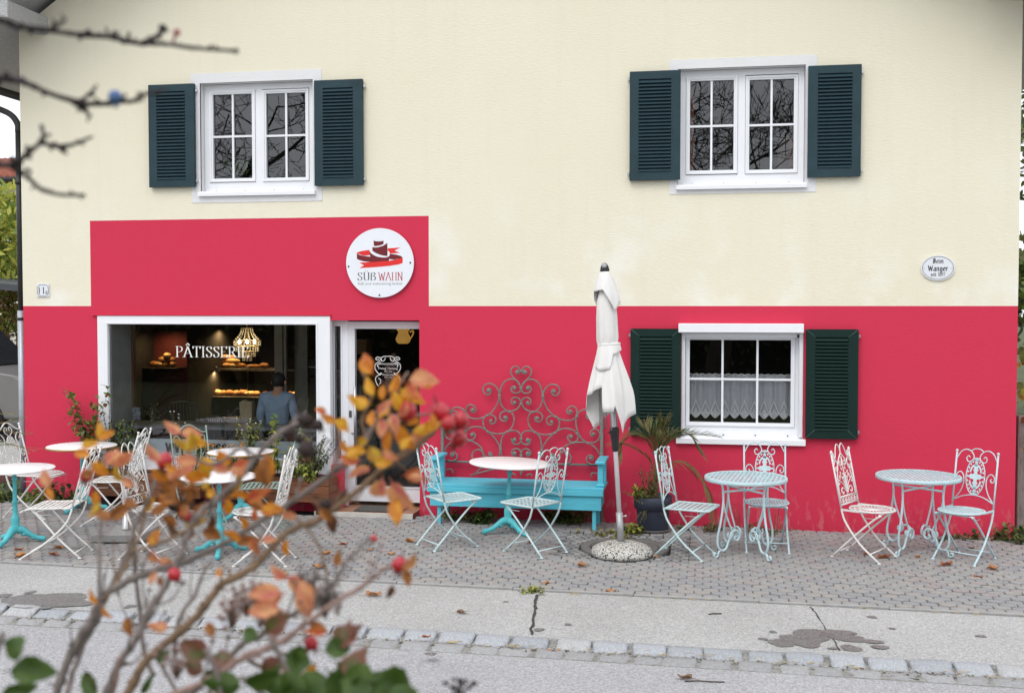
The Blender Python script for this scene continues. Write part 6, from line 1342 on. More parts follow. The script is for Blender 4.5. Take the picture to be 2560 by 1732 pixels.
# lace half curtain in the lower window
LACE = mat('lace', (.86, .88, .90), .9, .04, 10); SHEER, t_, p_ = nodes('sheer_net'); p_.inputs['Base Color'].default_value = (.86, .90, .96, 1)
tb = t_.nodes.new('ShaderNodeBsdfTransparent'); mx = t_.nodes.new('ShaderNodeMixShader'); mx.inputs[0].default_value = .60; t_.links.new(tb.outputs[0], mx.inputs[1]); t_.links.new(p_.outputs[0], mx.inputs[2]); t_.links.new(mx.outputs[0], t_.nodes['Material Output'].inputs[0])
YV = .20; L0, L1 = wx(1716, YV, 950), wx(1985, YV, 950); zt0 = wz(1850, 940, YV); zlow = wz(1850, 1045, YV); zpt = wz(1850, 1030, YV)
cur = thing('lace_curtain', 'white lace half curtain with scalloped hem in the ground floor window', 'curtain', ((L0 + L1) / 2, YV, zlow))
fold = lambda x: YV + .012 * math.sin(x * 38) + .007 * math.sin(x * 91 + 1); W = L1 - L0; npt = 11; per = W / npt
hem = lambda x: zlow + .050 * (1 - abs(math.cos(math.pi * (x - L0) / per))) ** .8 * 1.0
N = 220; b = MB()
for i in range(N):
    xa, xb = L0 + W * i / N, L0 + W * (i + 1) / N
    b.face([(xa, fold(xa), hem(xa)), (xb, fold(xb), hem(xb)), (xb, fold(xb), zt0), (xa, fold(xa), zt0)], 0, True)
b.build('net', [SHEER], cur, world=True)
b = MB()
P = [(L0 + W * i / 240) for i in range(241)]; b.tube([(x, fold(x) - .004, hem(x)) for x in P], .0055, 4); b.tube([(x, fold(x) - .004, hem(x) + .022) for x in P], .003, 4)
b.tube([(x, fold(x) - .004, zt0 + .010 + .010 * abs(math.sin((x - L0) / per * math.pi * 1.5))) for x in P], .007, 4); b.tube([(x, fold(x) - .004, zt0 - .008) for x in P], .005, 4)
for k in range(npt + 1):
    xc = L0 + per * k
    for s in (-1, 1): b.tube([(xc + s * per * f, fold(xc + s * per * f) - .004, zlow + .055 + .13 * (1 - f / .48)) for f in (0, .12, .24, .36, .48) if L0 <= xc + s * per * f <= L1], .0055, 4)
    if L0 < xc < L1:
        for z, rr_ in ((zlow + .03, .017), (zlow + .055, .012), (zlow + .085, .014), (zlow + .11, .007), (zlow + .19, .006), (zlow + .205, .005)): b.lathe([(rr_ * .45, -.003), (rr_, 0), (rr_ * .45, .003), (rr_ * .45, -.003)], 8, 0, (0, 0, 0), True, Matrix.Translation((xc, fold(xc) - .006, z)) @ Matrix.Rotation(R(90), 4, 'X'))
        for dx in (-.022, .022): b.lathe([(1e-6, -.002), (.009, 0), (1e-6, .002)], 7, 0, (0, 0, 0), True, Matrix.Translation((xc + dx, fold(xc + dx) - .006, zlow + .06)) @ Matrix.Rotation(R(90), 4, 'X'))
for i in range(N):                                         # dense scalloped border and pointed motifs
    xa, xb = L0 + W * i / N, L0 + W * (i + 1) / N; ta, tb_ = [abs(((x - L0) / per + .5) % 1 - .5) * 2 for x in (xa, xb)]
    ha, hb = [hem(x) + .030 + max(0, .075 * (1 - t_ * 1.6)) for x, t_ in ((xa, ta), (xb, tb_))]
    b.face([(xa, fold(xa) - .0025, hem(xa)), (xb, fold(xb) - .0025, hem(xb)), (xb, fold(xb) - .0025, hb), (xa, fold(xa) - .0025, ha)], 0, True)
b.build('lace_trim', [LACE], cur, world=True)
b = MB(); b.tube([(L0 - .02, YV + .006, zt0 + .004), (L1 + .02, YV + .006, zt0 + .004)], .006, 6); b.build('curtain_rod', [WHITE], cur, world=True)
# house plant behind the upper left window
x, z = wp(588, 452, .32); hpz = thing('pot_plant', 'green trailing house plant behind the upper left window', 'pot plant', (x, .36, z))
b = MB(); b.lathe([(1e-6, 0), (.055, 0), (.075, .12), (.065, .12), (.06, .10), (1e-6, .10)], 16); b.build('pot', [mat('dark_pot', (.05, .045, .04), .6)], hpz)
lb2 = MB(); rr6 = random.Random(4)
for i in range(150):
    p = Vector((rr6.gauss(0, .085), rr6.gauss(0, .05), .13 + abs(rr6.gauss(0, .075)))); leaf_geo(lb2, p, rv(rr6) + Vector((0, 0, -.4)), Vector((0, 0, 1)), rr6.uniform(.05, .10), .02, rr6.randrange(2))
tag(lb2.build('leaves', [leafmat('houseplant_green', (.10, .26, .05), (.18, .38, .10)), LF['fresh']], hpz), kind='stuff')
b = MB(); b.box(x - .36, x + .5, .30, .48, z - .03, z); hp(b, 'inner_ledge', [mat('inner_ledge_grey', (.2, .2, .2), .6)])
# brown curtain edges and a dark board behind the upper right window
for pl, pr_, pt, pb, m in ((1724, 1735, 200, 430, mat('red_brown_wood', (.22, .07, .03), .5, .2, 10)), (1972, 1984, 345, 428, MATS['red_brown_wood'])):
    q = rect(pl, pt, pr_, pb, .34); b = MB(); b.box(q[0], q[1], .34, .37, q[2], q[3], ch=.003); hp(b, 'inner_wood_edge', [m])
q = rect(1944, 344, 1973, 428, .40); b = MB(); b.box(q[0], q[1], .40, .43, q[2], q[3], ch=.003); hp(b, 'inner_board', [BROWN2])

# ------------------------------------------------------------------ the man inside, seen from behind
YM = .62; mh_, mt = wp(694, 932, YM)
H = mt - IZ0; S = H / 1.76
SKIN = mat('skin', (.45, .25, .17), .55, .06, 8); SWEAT = mat('blue_grey_sweater', (.25, .33, .46), .9, .12, 14, .3, 90); HAIR = mat('black_hair', (.012, .010, .009), .6, .3, 40, .5, 70, stretch=(6, 6, 1)); TROU = mat('dark_trousers', (.03, .033, .042), .85)
man = thing('person', 'man in a blue-grey sweater standing inside the shop with his back to the window', 'person', (mh_, YM, IZ0), R(0))
def skin_mesh(name, vs, es, rs, mats, root=0, sub=2):
    me = bpy.data.meshes.new(name); me.from_pydata([Vector(v) * S for v in vs], es, []); o = bpy.data.objects.new(name, me); C.objects.link(o)
    md = o.modifiers.new('skin', 'SKIN'); md.use_smooth_shade = True
    for i, q in enumerate(me.skin_vertices[0].data):
        r_ = rs[i]; q.radius = (r_ * S, r_ * S) if isinstance(r_, (int, float)) else (r_[0] * S, r_[1] * S); q.use_root = (i == root)
    o.modifiers.new('sub', 'SUBSURF').levels = sub; o.modifiers['sub'].render_levels = sub
    dg_ = bpy.context.evaluated_depsgraph_get(); m2 = bpy.data.meshes.new_from_object(o.evaluated_get(dg_)); bpy.data.objects.remove(o)
    m2.name = name; m2.materials.clear(); m2.materials.append(mats)
    for p in m2.polygons: p.use_smooth = True
    return link(name, m2, man)
# +y is away from the viewer (he faces the counter), head turned to his right
bv = [(0, 0, .98), (0, -.01, 1.12), (0, -.015, 1.28), (0, -.005, 1.42), (0, .01, 1.50), (.0, .03, 1.56), (0.0, .045, 1.62), (0, .05, 1.69),
      (-.10, 0, .93), (-.11, .01, .52), (-.11, -.01, .10), (-.115, .10, .04), (.10, 0, .93), (.11, .01, .52), (.11, -.01, .10), (.115, .10, .04),
      (-.19, 0, 1.42), (-.255, -.01, 1.16), (-.235, .10, .96), (-.20, .17, .93), (.19, 0, 1.42), (.255, -.01, 1.16), (.235, .10, .96), (.20, .17, .93)]
be = [(0, 1), (1, 2), (2, 3), (3, 4), (4, 5), (5, 6), (6, 7), (0, 8), (8, 9), (9, 10), (10, 11), (0, 12), (12, 13), (13, 14), (14, 15), (3, 16), (16, 17), (17, 18), (18, 19), (3, 20), (20, 21), (21, 22), (22, 23)]
br = [(.155, .105), (.145, .095), (.165, .11), (.13, .09), .062, .062, .088, .080, .09, .062, .042, .035, .09, .062, .042, .035, .062, .046, .034, .030, .062, .046, .034, .030]
skin_mesh('body', bv, be, br, SKIN)
sv = [(0, 0, .93), (0, -.015, 1.10), (0, -.025, 1.28), (0, -.022, 1.43), (0, .004, 1.515), (-.195, 0, 1.42), (-.262, -.01, 1.15), (-.24, .09, .985), (.195, 0, 1.42), (.262, -.01, 1.15), (.24, .09, .985)]
skin_mesh('sweater', sv, [(0, 1), (1, 2), (2, 3), (3, 4), (3, 5), (5, 6), (6, 7), (3, 8), (8, 9), (9, 10)], [(.185, .125), (.178, .12), (.188, .128), (.175, .135), (.082, .084), .088, .064, .048, .086, .064, .048], SWEAT)
skin_mesh('trousers', [(0, 0, .97), (-.10, 0, .90), (-.11, .01, .5), (-.11, -.01, .10), (.10, 0, .90), (.11, .01, .5), (.11, -.01, .10)], [(0, 1), (1, 2), (2, 3), (0, 4), (4, 5), (5, 6)], [(.165, .115), .105, .078, .06, .105, .078, .06], TROU)
b = MB(); n, k = 24, 14        # hair: cap over skull, neckline at the back, side burns
for i in range(k):
    a = math.pi * .5 - i / (k - 1) * R(150)
    for j in range(n):
        t = 2 * math.pi * j / n; z = math.sin(a); r_ = max(.02, math.cos(a)); front = math.sin(t)
        low = -.15 if front > .35 else -.72
        zz = max(z, low); rr_ = r_ if z > low else max(.02, math.sqrt(max(.01, 1 - low * low)))
        b.v.append((rr_ * .095 * math.cos(t) * S * (1 + .05 * math.sin(7 * t)), (.03 + rr_ * .112 * math.sin(t)) * S, (1.655 + zz * .112 + .006 * math.sin(5 * t + i)) * S))
for i in range(k - 1):
    for j in range(n): q = (j + 1) % n; b.f.append((i * n + j, i * n + q, (i + 1) * n + q, (i + 1) * n + j)); b.mi.append(0); b.sm.append(True)
b.build('hair', [HAIR], man)
for s in (-1, 1): b = MB(); b.ball((s * .092 * S, .045 * S, 1.625 * S), .026 * S, 8, sz=1.3); b.build('ear', [SKIN], man)
b = MB(); b.tube([(.098 * S, .045 * S, 1.645 * S), (.10 * S, .10 * S, 1.65 * S), (.085 * S, .145 * S, 1.645 * S)], .004 * S, 5); b.build('glasses', [BLACK], man)
b = MB(); b.tube(smooth([Vector((.045 * S, .135 * S, 1.64 * S)), Vector((.05 * S, .16 * S, 1.615 * S)), Vector((.045 * S, .14 * S, 1.60 * S))]), .011 * S, 6); b.build('nose', [SKIN], man)
# ------------------------------------------------------------------ beyond the house, left and right, and across the road
r7 = random.Random(21)
def lp_at(px, py, Y): x, z = wp(px, py, Y); return Vector((x, Y, z))
# grey van parked in the yard
VB = mat('van_grey_paint', (.17, .165, .16), .28, .05, 3, spec=.6); TYRE = mat('tyre', (.015, .015, .015), .8); VGL = mat('van_glass', (.02, .023, .026), .08, .1, 3, spec=.8)
vx = wx(52, 5.0, 930); van = thing('parked_van', 'grey van parked in the yard left of the house, behind the downpipe', 'van', (vx - 1.5, 5.6, gz(vx)))
V = lambda x, z: (x, z)
body = [(-3.1, .35), (1.75, .35), (1.85, .55), (1.80, .95), (1.60, 1.08), (.75, 1.20), (-.05, 1.92), (-.35, 1.98), (-2.9, 1.98), (-3.1, 1.7)]
b = MB(); b.prism(body, lambda u, v, t: (u, t, v), -.9, .9); o = b.build('body', [VB], van); md = o.modifiers.new('b', 'BEVEL'); md.width = .06; md.segments = 3
for y in (-.905, .905):
    b = MB(); b.prism([(.62, 1.22), (-.10, 1.85), (-.95, 1.86), (-.95, 1.22)], lambda u, v, t: (u, y + t, v), -.006, .006); b.build('side_window', [VGL], van)
    b = MB(); b.tube([(-1.02, y, .5), (-1.02, y, 1.9)], .006, 4); b.tube([(.72, y, .5), (.72, y, 1.15), (-.02, y, 1.88)], .006, 4); b.build('door_gap', [BLACK], van)
    b = MB(); b.box(.50, .78, y + (-.22 if y < 0 else .02), y + (-.02 if y < 0 else .22), 1.18, 1.46, ch=.03); b.build('wing_mirror', [BLACK], van)
    b = MB(); b.box(-.90, -.70, y - .02, y + .02, 1.02, 1.06, ch=.008); b.build('door_handle', [VB], van)
    for x in (-2.3, 1.05):
        w_ = MB(); w_.lathe([(.18, -.10), (.31, -.10), (.335, -.06), (.335, .06), (.31, .10), (.18, .10)], 24, 0, M=Matrix.Translation((x, y * .93, .335)) @ Matrix.Rotation(R(90), 4, 'X')); wo_ = w_.build('wheel', [TYRE], van)
        w_ = MB(); w_.lathe([(1e-6, -.06), (.17, -.09), (.19, -.10), (.19, .10), (.17, .09), (1e-6, .06)], 20, 0, M=Matrix.Translation((x, y * .93, .335)) @ Matrix.Rotation(R(90), 4, 'X')); w_.build('rim', [STEEL], wo_)
b = MB(); b.prism([(.80, 1.22), (.76, 1.235), (.0, 1.90), (.035, 1.91)], lambda u, v, t: (u, t, v), -.80, .80); b.build('windscreen', [VGL], van)
for y in (-.7, .7): b = MB(); b.box(1.70, 1.86, y - .15, y + .15, .80, .96, ch=.03); b.build('headlight', [mat('headlight', (.6, .6, .62), .15)], van)
# carport roof over the van
cp = thing('carport', 'dark edged carport roof left of the house above the van', 'carport', (vx - 2.5, 8.2, gz(vx)))
z1 = wz(20, 700, 7.0); b = MB(); M = Matrix.Translation((0, 0, 0)) @ Matrix.Rotation(R(5), 4, 'Y'); b.box(-3.5, 3.3, -1.3, 3, z1 - gz(vx) - .12, z1 - gz(vx), M=M); b.build('roof', [mat('dark_carport_roof', (.06, .065, .075), .5)], cp)
for x in (-3.2, 3.0):
    for y in (-1.1, 2.8): b = MB(); b.box(x - .06, x + .06, y - .06, y + .06, 0, z1 - gz(vx) - .14 - x * .08); b.build('post', [GREYWOOD], cp)
def leafmass(name, label, cat, n, fn, keys, size, par=None, kind=None, wide=.5):
    b = MB(); ms = [LF[k] if isinstance(k, str) else k for k in keys]
    for _ in range(n): leaf_geo(b, fn(), rv(r7, -.1), rv(r7, .6), size * r7.uniform(.6, 1.4), size * wide * r7.uniform(.7, 1.3), r7.randrange(len(ms)), .2, .15)
    o = b.build(name, ms, par)
    if par: tag(o, kind='stuff')
    return o
BAM = leafmat('bamboo_leaf', (.42, .46, .07), (.56, .54, .12)); BAM2 = leafmat('bamboo_leaf_dark', (.16, .25, .05), (.26, .32, .07)); CRP = leafmat('dry_creeper', (.30, .13, .07), (.42, .24, .11))
# yellow-green bamboo above the carport
c0 = lp_at(5, 590, 10.5); bam = thing('bamboo', 'yellow-green bamboo behind the carport at the left edge', 'bamboo', (c0.x, 10.5, gz(c0.x)))
for i in range(16): b = MB(); x, y = r7.gauss(0, .9), r7.gauss(0, .4); b.tube([(x, y, 0), (x * 1.15, y, 2.2), (x * 1.4 + .1, y, c0.z + .6)], [.02, .015, .006], 5); b.build('stem', [BAM2], bam)
leafmass('leaves', '', '', 5200, lambda: Vector((r7.gauss(0, 1.0), r7.gauss(0, .5), r7.uniform(1.6, c0.z + 1.1 - abs(r7.gauss(0, .3))))), [BAM, BAM, BAM2], .24, bam, wide=.34)
# dry creeper on the fence behind the van
c1 = lp_at(20, 820, 8.0); crp = thing('creeper_hedge', 'brown half-bare creeper hanging between van and carport roof', 'creeper', (c1.x - .6, 8.2, gz(c1.x)))
for i in range(60):
    x, y, z = r7.uniform(-2.2, 1.8), r7.gauss(0, .12), r7.uniform(1.3, 2.5); b = MB(); b.tube([(x, y, z), (x + r7.gauss(0, .15), y - .05, z - .5), (x + r7.gauss(0, .25), y, z - 1.2)], [.012, .008, .004], 4, cap=False); b.build('stem', [STEMP], crp)
leafmass('leaves', '', '', 1500, lambda: Vector((r7.uniform(-2.3, 1.9), r7.gauss(0, .18), r7.uniform(.2, 2.5))), [CRP, CRP, LF['dry'], LF['dark']], .10, crp)
# neighbour's house with red roof
c2 = lp_at(20, 440, 17); nb = thing('neighbour_house', 'neighbouring house with a red tiled roof beyond the left yard', 'house', (c2.x - 4, 20, gz(c2.x)))
b = MB(); b.box(-4.6, 4.4, -2.4, 5, -.3, c2.z - .3); b.build('wall', [mat('neighbour_wall', (.55, .52, .46), .9)], nb)
RT = mat('red_roof_tile', (.30, .10, .065), .8, .25, 6); ez = c2.z - .2
b = MB(); b.prism([(-3.0, ez - .12), (1.3, ez + 1.0), (5.6, ez - .12), (5.6, ez), (1.3, ez + 1.15), (-3.0, ez)], lambda u, v, t: (t, u, v), -5.0, 5.0); b.build('roof', [RT], nb)
rb = MB()
for i in range(46): x = -4.95 + i * .22; rb.tube([(x, -3.05, ez + .02), (x, 1.3, ez + 1.17)], .05, 6)
tag(rb.build('roof_tiles', [RT], nb), kind='stuff')
b = MB(); b.tube([(-5, -3.1, ez - .05), (5, -3.1, ez - .05)], .07, 8); b.build('gutter', [DKPIPE], nb)
for x in (-2.6, 1.6): b = MB(); b.box(x - .5, x + .5, -2.43, -2.38, ez - 1.9, ez - .7); b.build('window', [VGL], nb)
# right side: wooden post, fence boards, vine, far trees
fx = wx(2551, .45, 1150); fen = thing('board_fence', 'weathered grey board fence at the right edge beside the house corner', 'fence', (fx + 1.2, .5, gz(fx)))
OLDW = mat('old_grey_wood', (.25, .23, .21), .9, .3, 14, .4, 50, stretch=(6, 6, 1))
zf = wz(2552, 1180, .45) - gz(fx)
for i in range(12): b = MB(); x = -1.15 + i * .22; h = zf + r7.uniform(-.05, .05); b.box(x, x + .19, .0, .025, .12, h - .2, ch=.004); b.build('board', [OLDW], fen)
for z in (.35, zf - .35): b = MB(); b.box(-1.2, 1.6, .026, .07, z, z + .09); b.build('rail', [OLDW], fen)
b = MB(); b.box(-1.22, -1.12, -.03, .06, 0, wz(2545, 1040, .45) - gz(fx), ch=.005); b.build('post', [OLDW], fen)
c3 = lp_at(2552, 1000, .5); vine = thing('vine', 'yellow and red autumn vine at the right house corner above the fence', 'vine', (c3.x + .25, .55, gz(c3.x)))
for i in range(7): b = MB(); x = r7.uniform(-.1, .9); b.tube([(x, .05, .2), (x + r7.gauss(0, .1), .02, 1.0), (x + r7.gauss(0, .2), 0, 1.9)], [.012, .009, .004], 5); b.build('stem', [STEM], vine)
leafmass('leaves', '', '', 420, lambda: Vector((r7.uniform(-.28, 1.2), r7.gauss(0, .14), r7.uniform(.75, 1.95))), ['yellow', 'fresh', 'red', 'yellow', leafmat('vine_orange', (.5, .22, .04), (.45, .3, .05))], .10, vine, wide=.8)
def bare_tree(name, label, base, h, seed, spread=1.0, depth=5, keys=None, nleaf=0, lsize=.1, trunk_r=None, group=None, dens=1.0):
    r_ = random.Random(seed); t = thing(name, label, 'tree', base, 0, group); tb_ = MB(); bb_ = MB(); tips = []
    BARK = mat('tree_bark', (.075, .062, .052), .95, .3, 12, .5, 30, stretch=(1, 1, .3))
    def grow_(p, d, l, r0, lev):
        pts = [p]; q = p.copy(); dd = d.copy(); n = 5
        for i in range(n): dd = (dd + Vector((r_.gauss(0, .13), r_.gauss(0, .13), r_.gauss(.03, .08)))).normalized(); q = q + dd * (l / n); pts.append(q.copy())
        (tb_ if lev == 0 else bb_).tube(pts, [max(.009, r0 * (1 - .5 * i / n)) for i in range(n + 1)], 8 if lev == 0 else (5 if lev < 3 else 3), cap=lev == 0)
        if lev >= depth: tips.append(pts[-1]); return
        k = r_.randint(3, 4) if lev < 2 else r_.randint(3, 4)
        for i in range(max(2, int(k * dens))):
            j = r_.randint(2 if lev else 3, n); side = Vector((r_.gauss(0, 1), r_.gauss(0, 1), r_.gauss(.15, .5))).normalized()
            nd = (dd * .55 + side * .75 * spread).normalized(); grow_(pts[j], nd, l * r_.uniform(.55, .78), r0 * .5 * r_.uniform(.7, 1.1), lev + 1)
        tips.append(pts[-1])
    grow_(Vector((0, 0, -.2)), Vector((0, 0, 1)), h * .42, trunk_r or h * .022, 0)
    tb_.build('trunk', [BARK], t); tag(bb_.build('branches', [BARK], t), kind='stuff')
    if nleaf:
        lb3 = MB(); ms = [LF[k] if isinstance(k, str) else k for k in keys]
        for _ in range(nleaf): p = r_.choice(tips) + Vector((r_.gauss(0, .28), r_.gauss(0, .28), r_.gauss(0, .25))); leaf_geo(lb3, p, rv(r_, -.2), rv(r_, .5), lsize * r_.uniform(.6, 1.4), lsize * .6, r_.randrange(len(ms)))
        tag(lb3.build('foliage', ms, t), kind='stuff')
    return t
x = wx(2570, 14, 600); bare_tree('garden_tree', 'green tree beyond the right house corner', (x + 1.6, 14, gz(x)), 7.5, 5, 1.0, 4, ['dark', 'olive', 'fresh'], 2600, .26)
x = wx(2565, 24, 600); bare_tree('garden_tree', 'bare tree against the sky far beyond the right house corner', (x + 3.5, 24, gz(x)), 12, 8, 1.0, 5)
# across the road: hedge bank and trees, which the window panes reflect
hg = thing('hedge', 'dark evergreen hedge across the road, reflected in the shop glass', 'hedge', (-4, -20.5, -.1))
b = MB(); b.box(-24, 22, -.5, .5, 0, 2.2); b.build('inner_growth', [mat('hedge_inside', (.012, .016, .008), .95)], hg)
leafmass('leaves', '', '', 7000, lambda: Vector((r7.uniform(-24.5, 22.5), r7.choice((r7.gauss(.55, .12), r7.gauss(.5, .1), r7.uniform(-.6, .6))), r7.uniform(0, 2.5))), ['dark', 'dark', 'olive', 'dry'], .22, hg)
def mirror_at(px, py, Y):                       # the place across the road that a window pane at this pixel shows
    x, z = wp(px, py, .13); f = (CAM_D - Y) / CAM_D; return x * f, CAM_H + (z - CAM_H) * f
xa, _ = mirror_at(702, 340, -17); bare_tree('roadside_tree', 'bare tree with thick trunk across the road, reflected in the upper left panes', (xa, -17, -.1), 12, 12, 1.1, 6, trunk_r=.30, group='bare trees across the road')
xa, _ = mirror_at(1790, 320, -18); bare_tree('roadside_tree', 'dense bare tree across the road, reflected in the upper right panes', (xa, -18, -.1), 13, 31, 1.05, 6, trunk_r=.34, group='bare trees across the road', dens=1.1)
xa, _ = mirror_at(1650, 320, -20); bare_tree('roadside_tree', 'second dense bare tree behind the first, reflected in the upper right panes', (xa, -20.8, -.1), 12.5, 33, 1.0, 6, trunk_r=.3, group='bare trees across the road', dens=1.2)
bare_tree('roadside_tree', 'half-leaved tree across the road, reflected in the lower right panes', (5.6, -18, -.1), 6, 44, 1.1, 4, ['dark', 'olive', 'red'], 1600, .22, group='bare trees across the road')
bare_tree('roadside_tree', 'half-leaved tree across the road, reflected in the shop pane', (-11.0, -18.5, -.1), 6.5, 45, 1.1, 4, ['dark', 'olive', 'dark'], 1800, .24, group='bare trees across the road')
# ------------------------------------------------------------------ the shrub in front of the camera, out of focus
r8 = random.Random(77)
BARKG = mat('rose_bark_grey', (.22, .185, .17), .85, .3, 60, .3, 120); BARKB = mat('rose_bark_brown', (.21, .135, .08), .8, .3, 60, .3, 120); BARKP = mat('rose_bark_pink', (.30, .20, .17), .8, .25, 50)
AL = {'o': leafmat('autumn_orange', (.84, .38, .03), (.64, .20, .02), 2.6, .4), 'y': leafmat('autumn_yellow', (.88, .54, .05), (.78, .34, .03), 2.4, .4), 'p': leafmat('autumn_pink', (.66, .16, .16), (.82, .40, .17), 2.4, .4),
      'r': leafmat('autumn_red', (.52, .06, .05), (.70, .24, .05), 2.6, .35), 'b': leafmat('autumn_brown', (.22, .075, .025), (.46, .18, .04), 2.8, .3), 'd': leafmat('withered_dark', (.07, .03, .02), (.19, .08, .03), 3, .15),
      'm': leafmat('autumn_mustard', (.60, .44, .03), (.54, .26, .03), 2.6, .4), 'k': leafmat('autumn_peach', (.86, .46, .22), (.70, .24, .13), 2.4, .4), 'g': leafmat('shrub_green', (.040, .088, .011), (.075, .13, .02), 2.5, .25), 'v': leafmat('shrub_olive_red', (.09, .12, .03), (.24, .08, .06), 2.4, .3)}
HIP = mat('rose_hip', (.50, .022, .035), .3, .15, 12, spec=.6); HIPD = mat('dried_hip', (.035, .022, .02), .7, .3, 40)
c = dp(430, 1800, 1.35); rose = thing('rose_bush', 'rose bush with red hips and autumn leaves in the near foreground, out of focus', 'shrub', (c.x, c.y, gz(c.x)))
ROOT = Vector((c.x, c.y, gz(c.x) - .02))
D = lambda px, py, d: dp(px, py, d) - Vector(rose.location)
def stem(pts, r0, r1, d0, d1, m, root=False, bud=True):
    n = len(pts); P = [D(x, y, d0 + (d1 - d0) * i / (n - 1)) for i, (x, y) in enumerate(pts)]
    S_ = smooth(P, 5)
    if root: q = P[0]; d0_ = (P[0] - P[1]).normalized(); g_ = Vector((r8.gauss(0, .06), r8.gauss(0, .06), 0)); S_ = [g_, g_.lerp(q + d0_ * .25, .5) + Vector((.01, 0, 0)), q + d0_ * .22, q + d0_ * .10] + S_; S_ = [p + Vector((r8.gauss(0, .0006), r8.gauss(0, .0006), r8.gauss(0, .0006))) for p in S_]
    k = len(S_); rs = [r0 + (r1 - r0) * i / (k - 1) for i in range(k)]
    for i in range(3, k - 2):
        if r8.random() < .10: rs[i] *= 1.35                       # nodes
    b = MB(); b.tube(S_, rs, 8)
    for i in range(4, k - 1):
        if r8.random() < .20:                                    # thorns and bud scales
            d = (S_[i] - S_[i - 1]).normalized(); s = rv(r8); s = (s - d * s.dot(d)).normalized(); b.tube([S_[i], S_[i] + s * rs[i] * 2.6 + d * rs[i]], [rs[i] * .45, rs[i] * .08], 4)
    o = b.build('stem', [m], rose); tw = MB(); made = 0
    for i in range(4 if not root else 8, k - 3):
        if r8.random() < .17:                                    # fine bare side twigs
            d = (S_[i + 1] - S_[i - 1]).normalized(); s = rv(r8, .5); s = (s - d * s.dot(d)).normalized(); l = r8.uniform(.02, .065); q0 = S_[i]; q1 = q0 + (d * .6 + s * .6) * l * .5; q2 = q1 + (d * .5 + s * .3 + Vector((0, 0, .45))) * l * .5
            rr_ = min(rs[i] * .45, .0016); tw.tube(smooth([q0, q1, q2], 3), [rr_, rr_ * .9, rr_ * .85, rr_ * .75, rr_ * .7, rr_ * .6, rr_ * .5], 5); tw.ball(tuple(q2), rr_ * r8.choice((1.0, 1.4, 2.2)), 6); made += 1
            if r8.random() < .4: q3 = q1 + (s * .6 + rv(r8) * .4) * l * .35; tw.tube([q1, q3], [rr_ * .6, rr_ * .35], 4)
    if made: tag(tw.build('twigs', [m], o), kind='stuff')
    return o
stem([(140, 1732), (165, 1658), (193, 1603), (220, 1562), (242, 1515), (259, 1487), (297, 1462), (358, 1435), (413, 1418), (468, 1402), (537, 1369), (590, 1342), (649, 1303), (703, 1272), (752, 1238), (829, 1183), (886, 1133), (917, 1096), (935, 1060)], .0052, .0034, 1.35, 1.40, BARKG, True)
stem([(267, 1732), (292, 1666), (330, 1611), (350, 1578), (366, 1540), (385, 1504), (421, 1454), (450, 1390), (466, 1343), (486, 1300), (509, 1272), (543, 1246), (600, 1195), (643, 1140), (675, 1103), (715, 1072), (760, 1052)], .0050, .0028, 1.30, 1.38, BARKG, True)
stem([(319, 1732), (352, 1669), (386, 1630), (454, 1575), (496, 1534), (531, 1487), (557, 1457), (611, 1432), (650, 1402), (686, 1360), (731, 1324), (791, 1300), (872, 1245), (929, 1193), (986, 1150), (1043, 1116), (1085, 1078)], .0056, .0032, 1.28, 1.42, BARKB, True)
stem([(480, 1732), (520, 1692), (569, 1643), (611, 1607), (671, 1577), (725, 1541), (776, 1511), (819, 1475), (852, 1430), (873, 1396), (897, 1372), (924, 1342)], .0042, .0020, 1.22, 1.30, BARKG, True)
stem([(430, 1740), (526, 1698), (569, 1670), (611, 1640), (656, 1625), (701, 1604), (731, 1580), (776, 1550), (831, 1508), (894, 1472), (927, 1448), (963, 1420), (992, 1408)], .0042, .0022, 1.15, 1.22, BARKP, True)
stem([(436, 1640), (442, 1571), (460, 1523), (487, 1487), (502, 1445), (514, 1420), (530, 1400)], .0030, .0018, 1.30, 1.34, BARKG)
stem([(248, 1500), (249, 1396), (250, 1336), (256, 1280)], .0026, .0018, 1.36, 1.40, BARKG)
stem([(385, 1690), (361, 1630), (350, 1529), (341, 1451), (333, 1341), (330, 1290), (318, 1240)], .0032, .0020, 1.40, 1.46, BARKG)
stem([(168, 1732), (179, 1694), (209, 1611), (237, 1562), (262, 1500), (300, 1420), (322, 1370), (345, 1300), (372, 1250), (392, 1190), (410, 1150)], .0036, .0022, 1.34, 1.44, BARKG, True)
stem([(260, 1500), (300, 1440), (330, 1380), (350, 1330), (362, 1270), (350, 1210), (300, 1170), (240, 1145)], .0026, .0016, 1.36, 1.45, BARKB)
stem([(300, 1640), (290, 1700), (275, 1760)], .0022, .0022, 1.3, 1.3, BARKP)
stem([(500, 1300), (450, 1335), (380, 1365), (330, 1376)], .0024, .0016, 1.34, 1.34, BARKB)
stem([(640, 1140), (600, 1120), (560, 1150), (520, 1160), (470, 1130)], .0024, .0014, 1.36, 1.40, BARKG)
stem([(917, 1096), (950, 1040), (975, 1010), (1000, 960), (1020, 930)], .0026, .0014, 1.40, 1.40, BARKP)
stem([(917, 1096), (905, 1050), (930, 985), (905, 930)], .0022, .0014, 1.40, 1.42, BARKB)
stem([(829, 1183), (850, 1105), (845, 1060)], .0020, .0012, 1.38, 1.40, BARKP)
stem([(1085, 1078), (1120, 1045), (1150, 1050)], .0026, .0016, 1.42, 1.42, BARKP)
stem([(929, 1030), (1010, 1040), (1060, 1036), (1110, 1040)], .0018, .0014, 1.41, 1.42, BARKP)
stem([(929, 1193), (960, 1220), (985, 1260), (992, 1290)], .0020, .0012, 1.42, 1.40, BARKB)
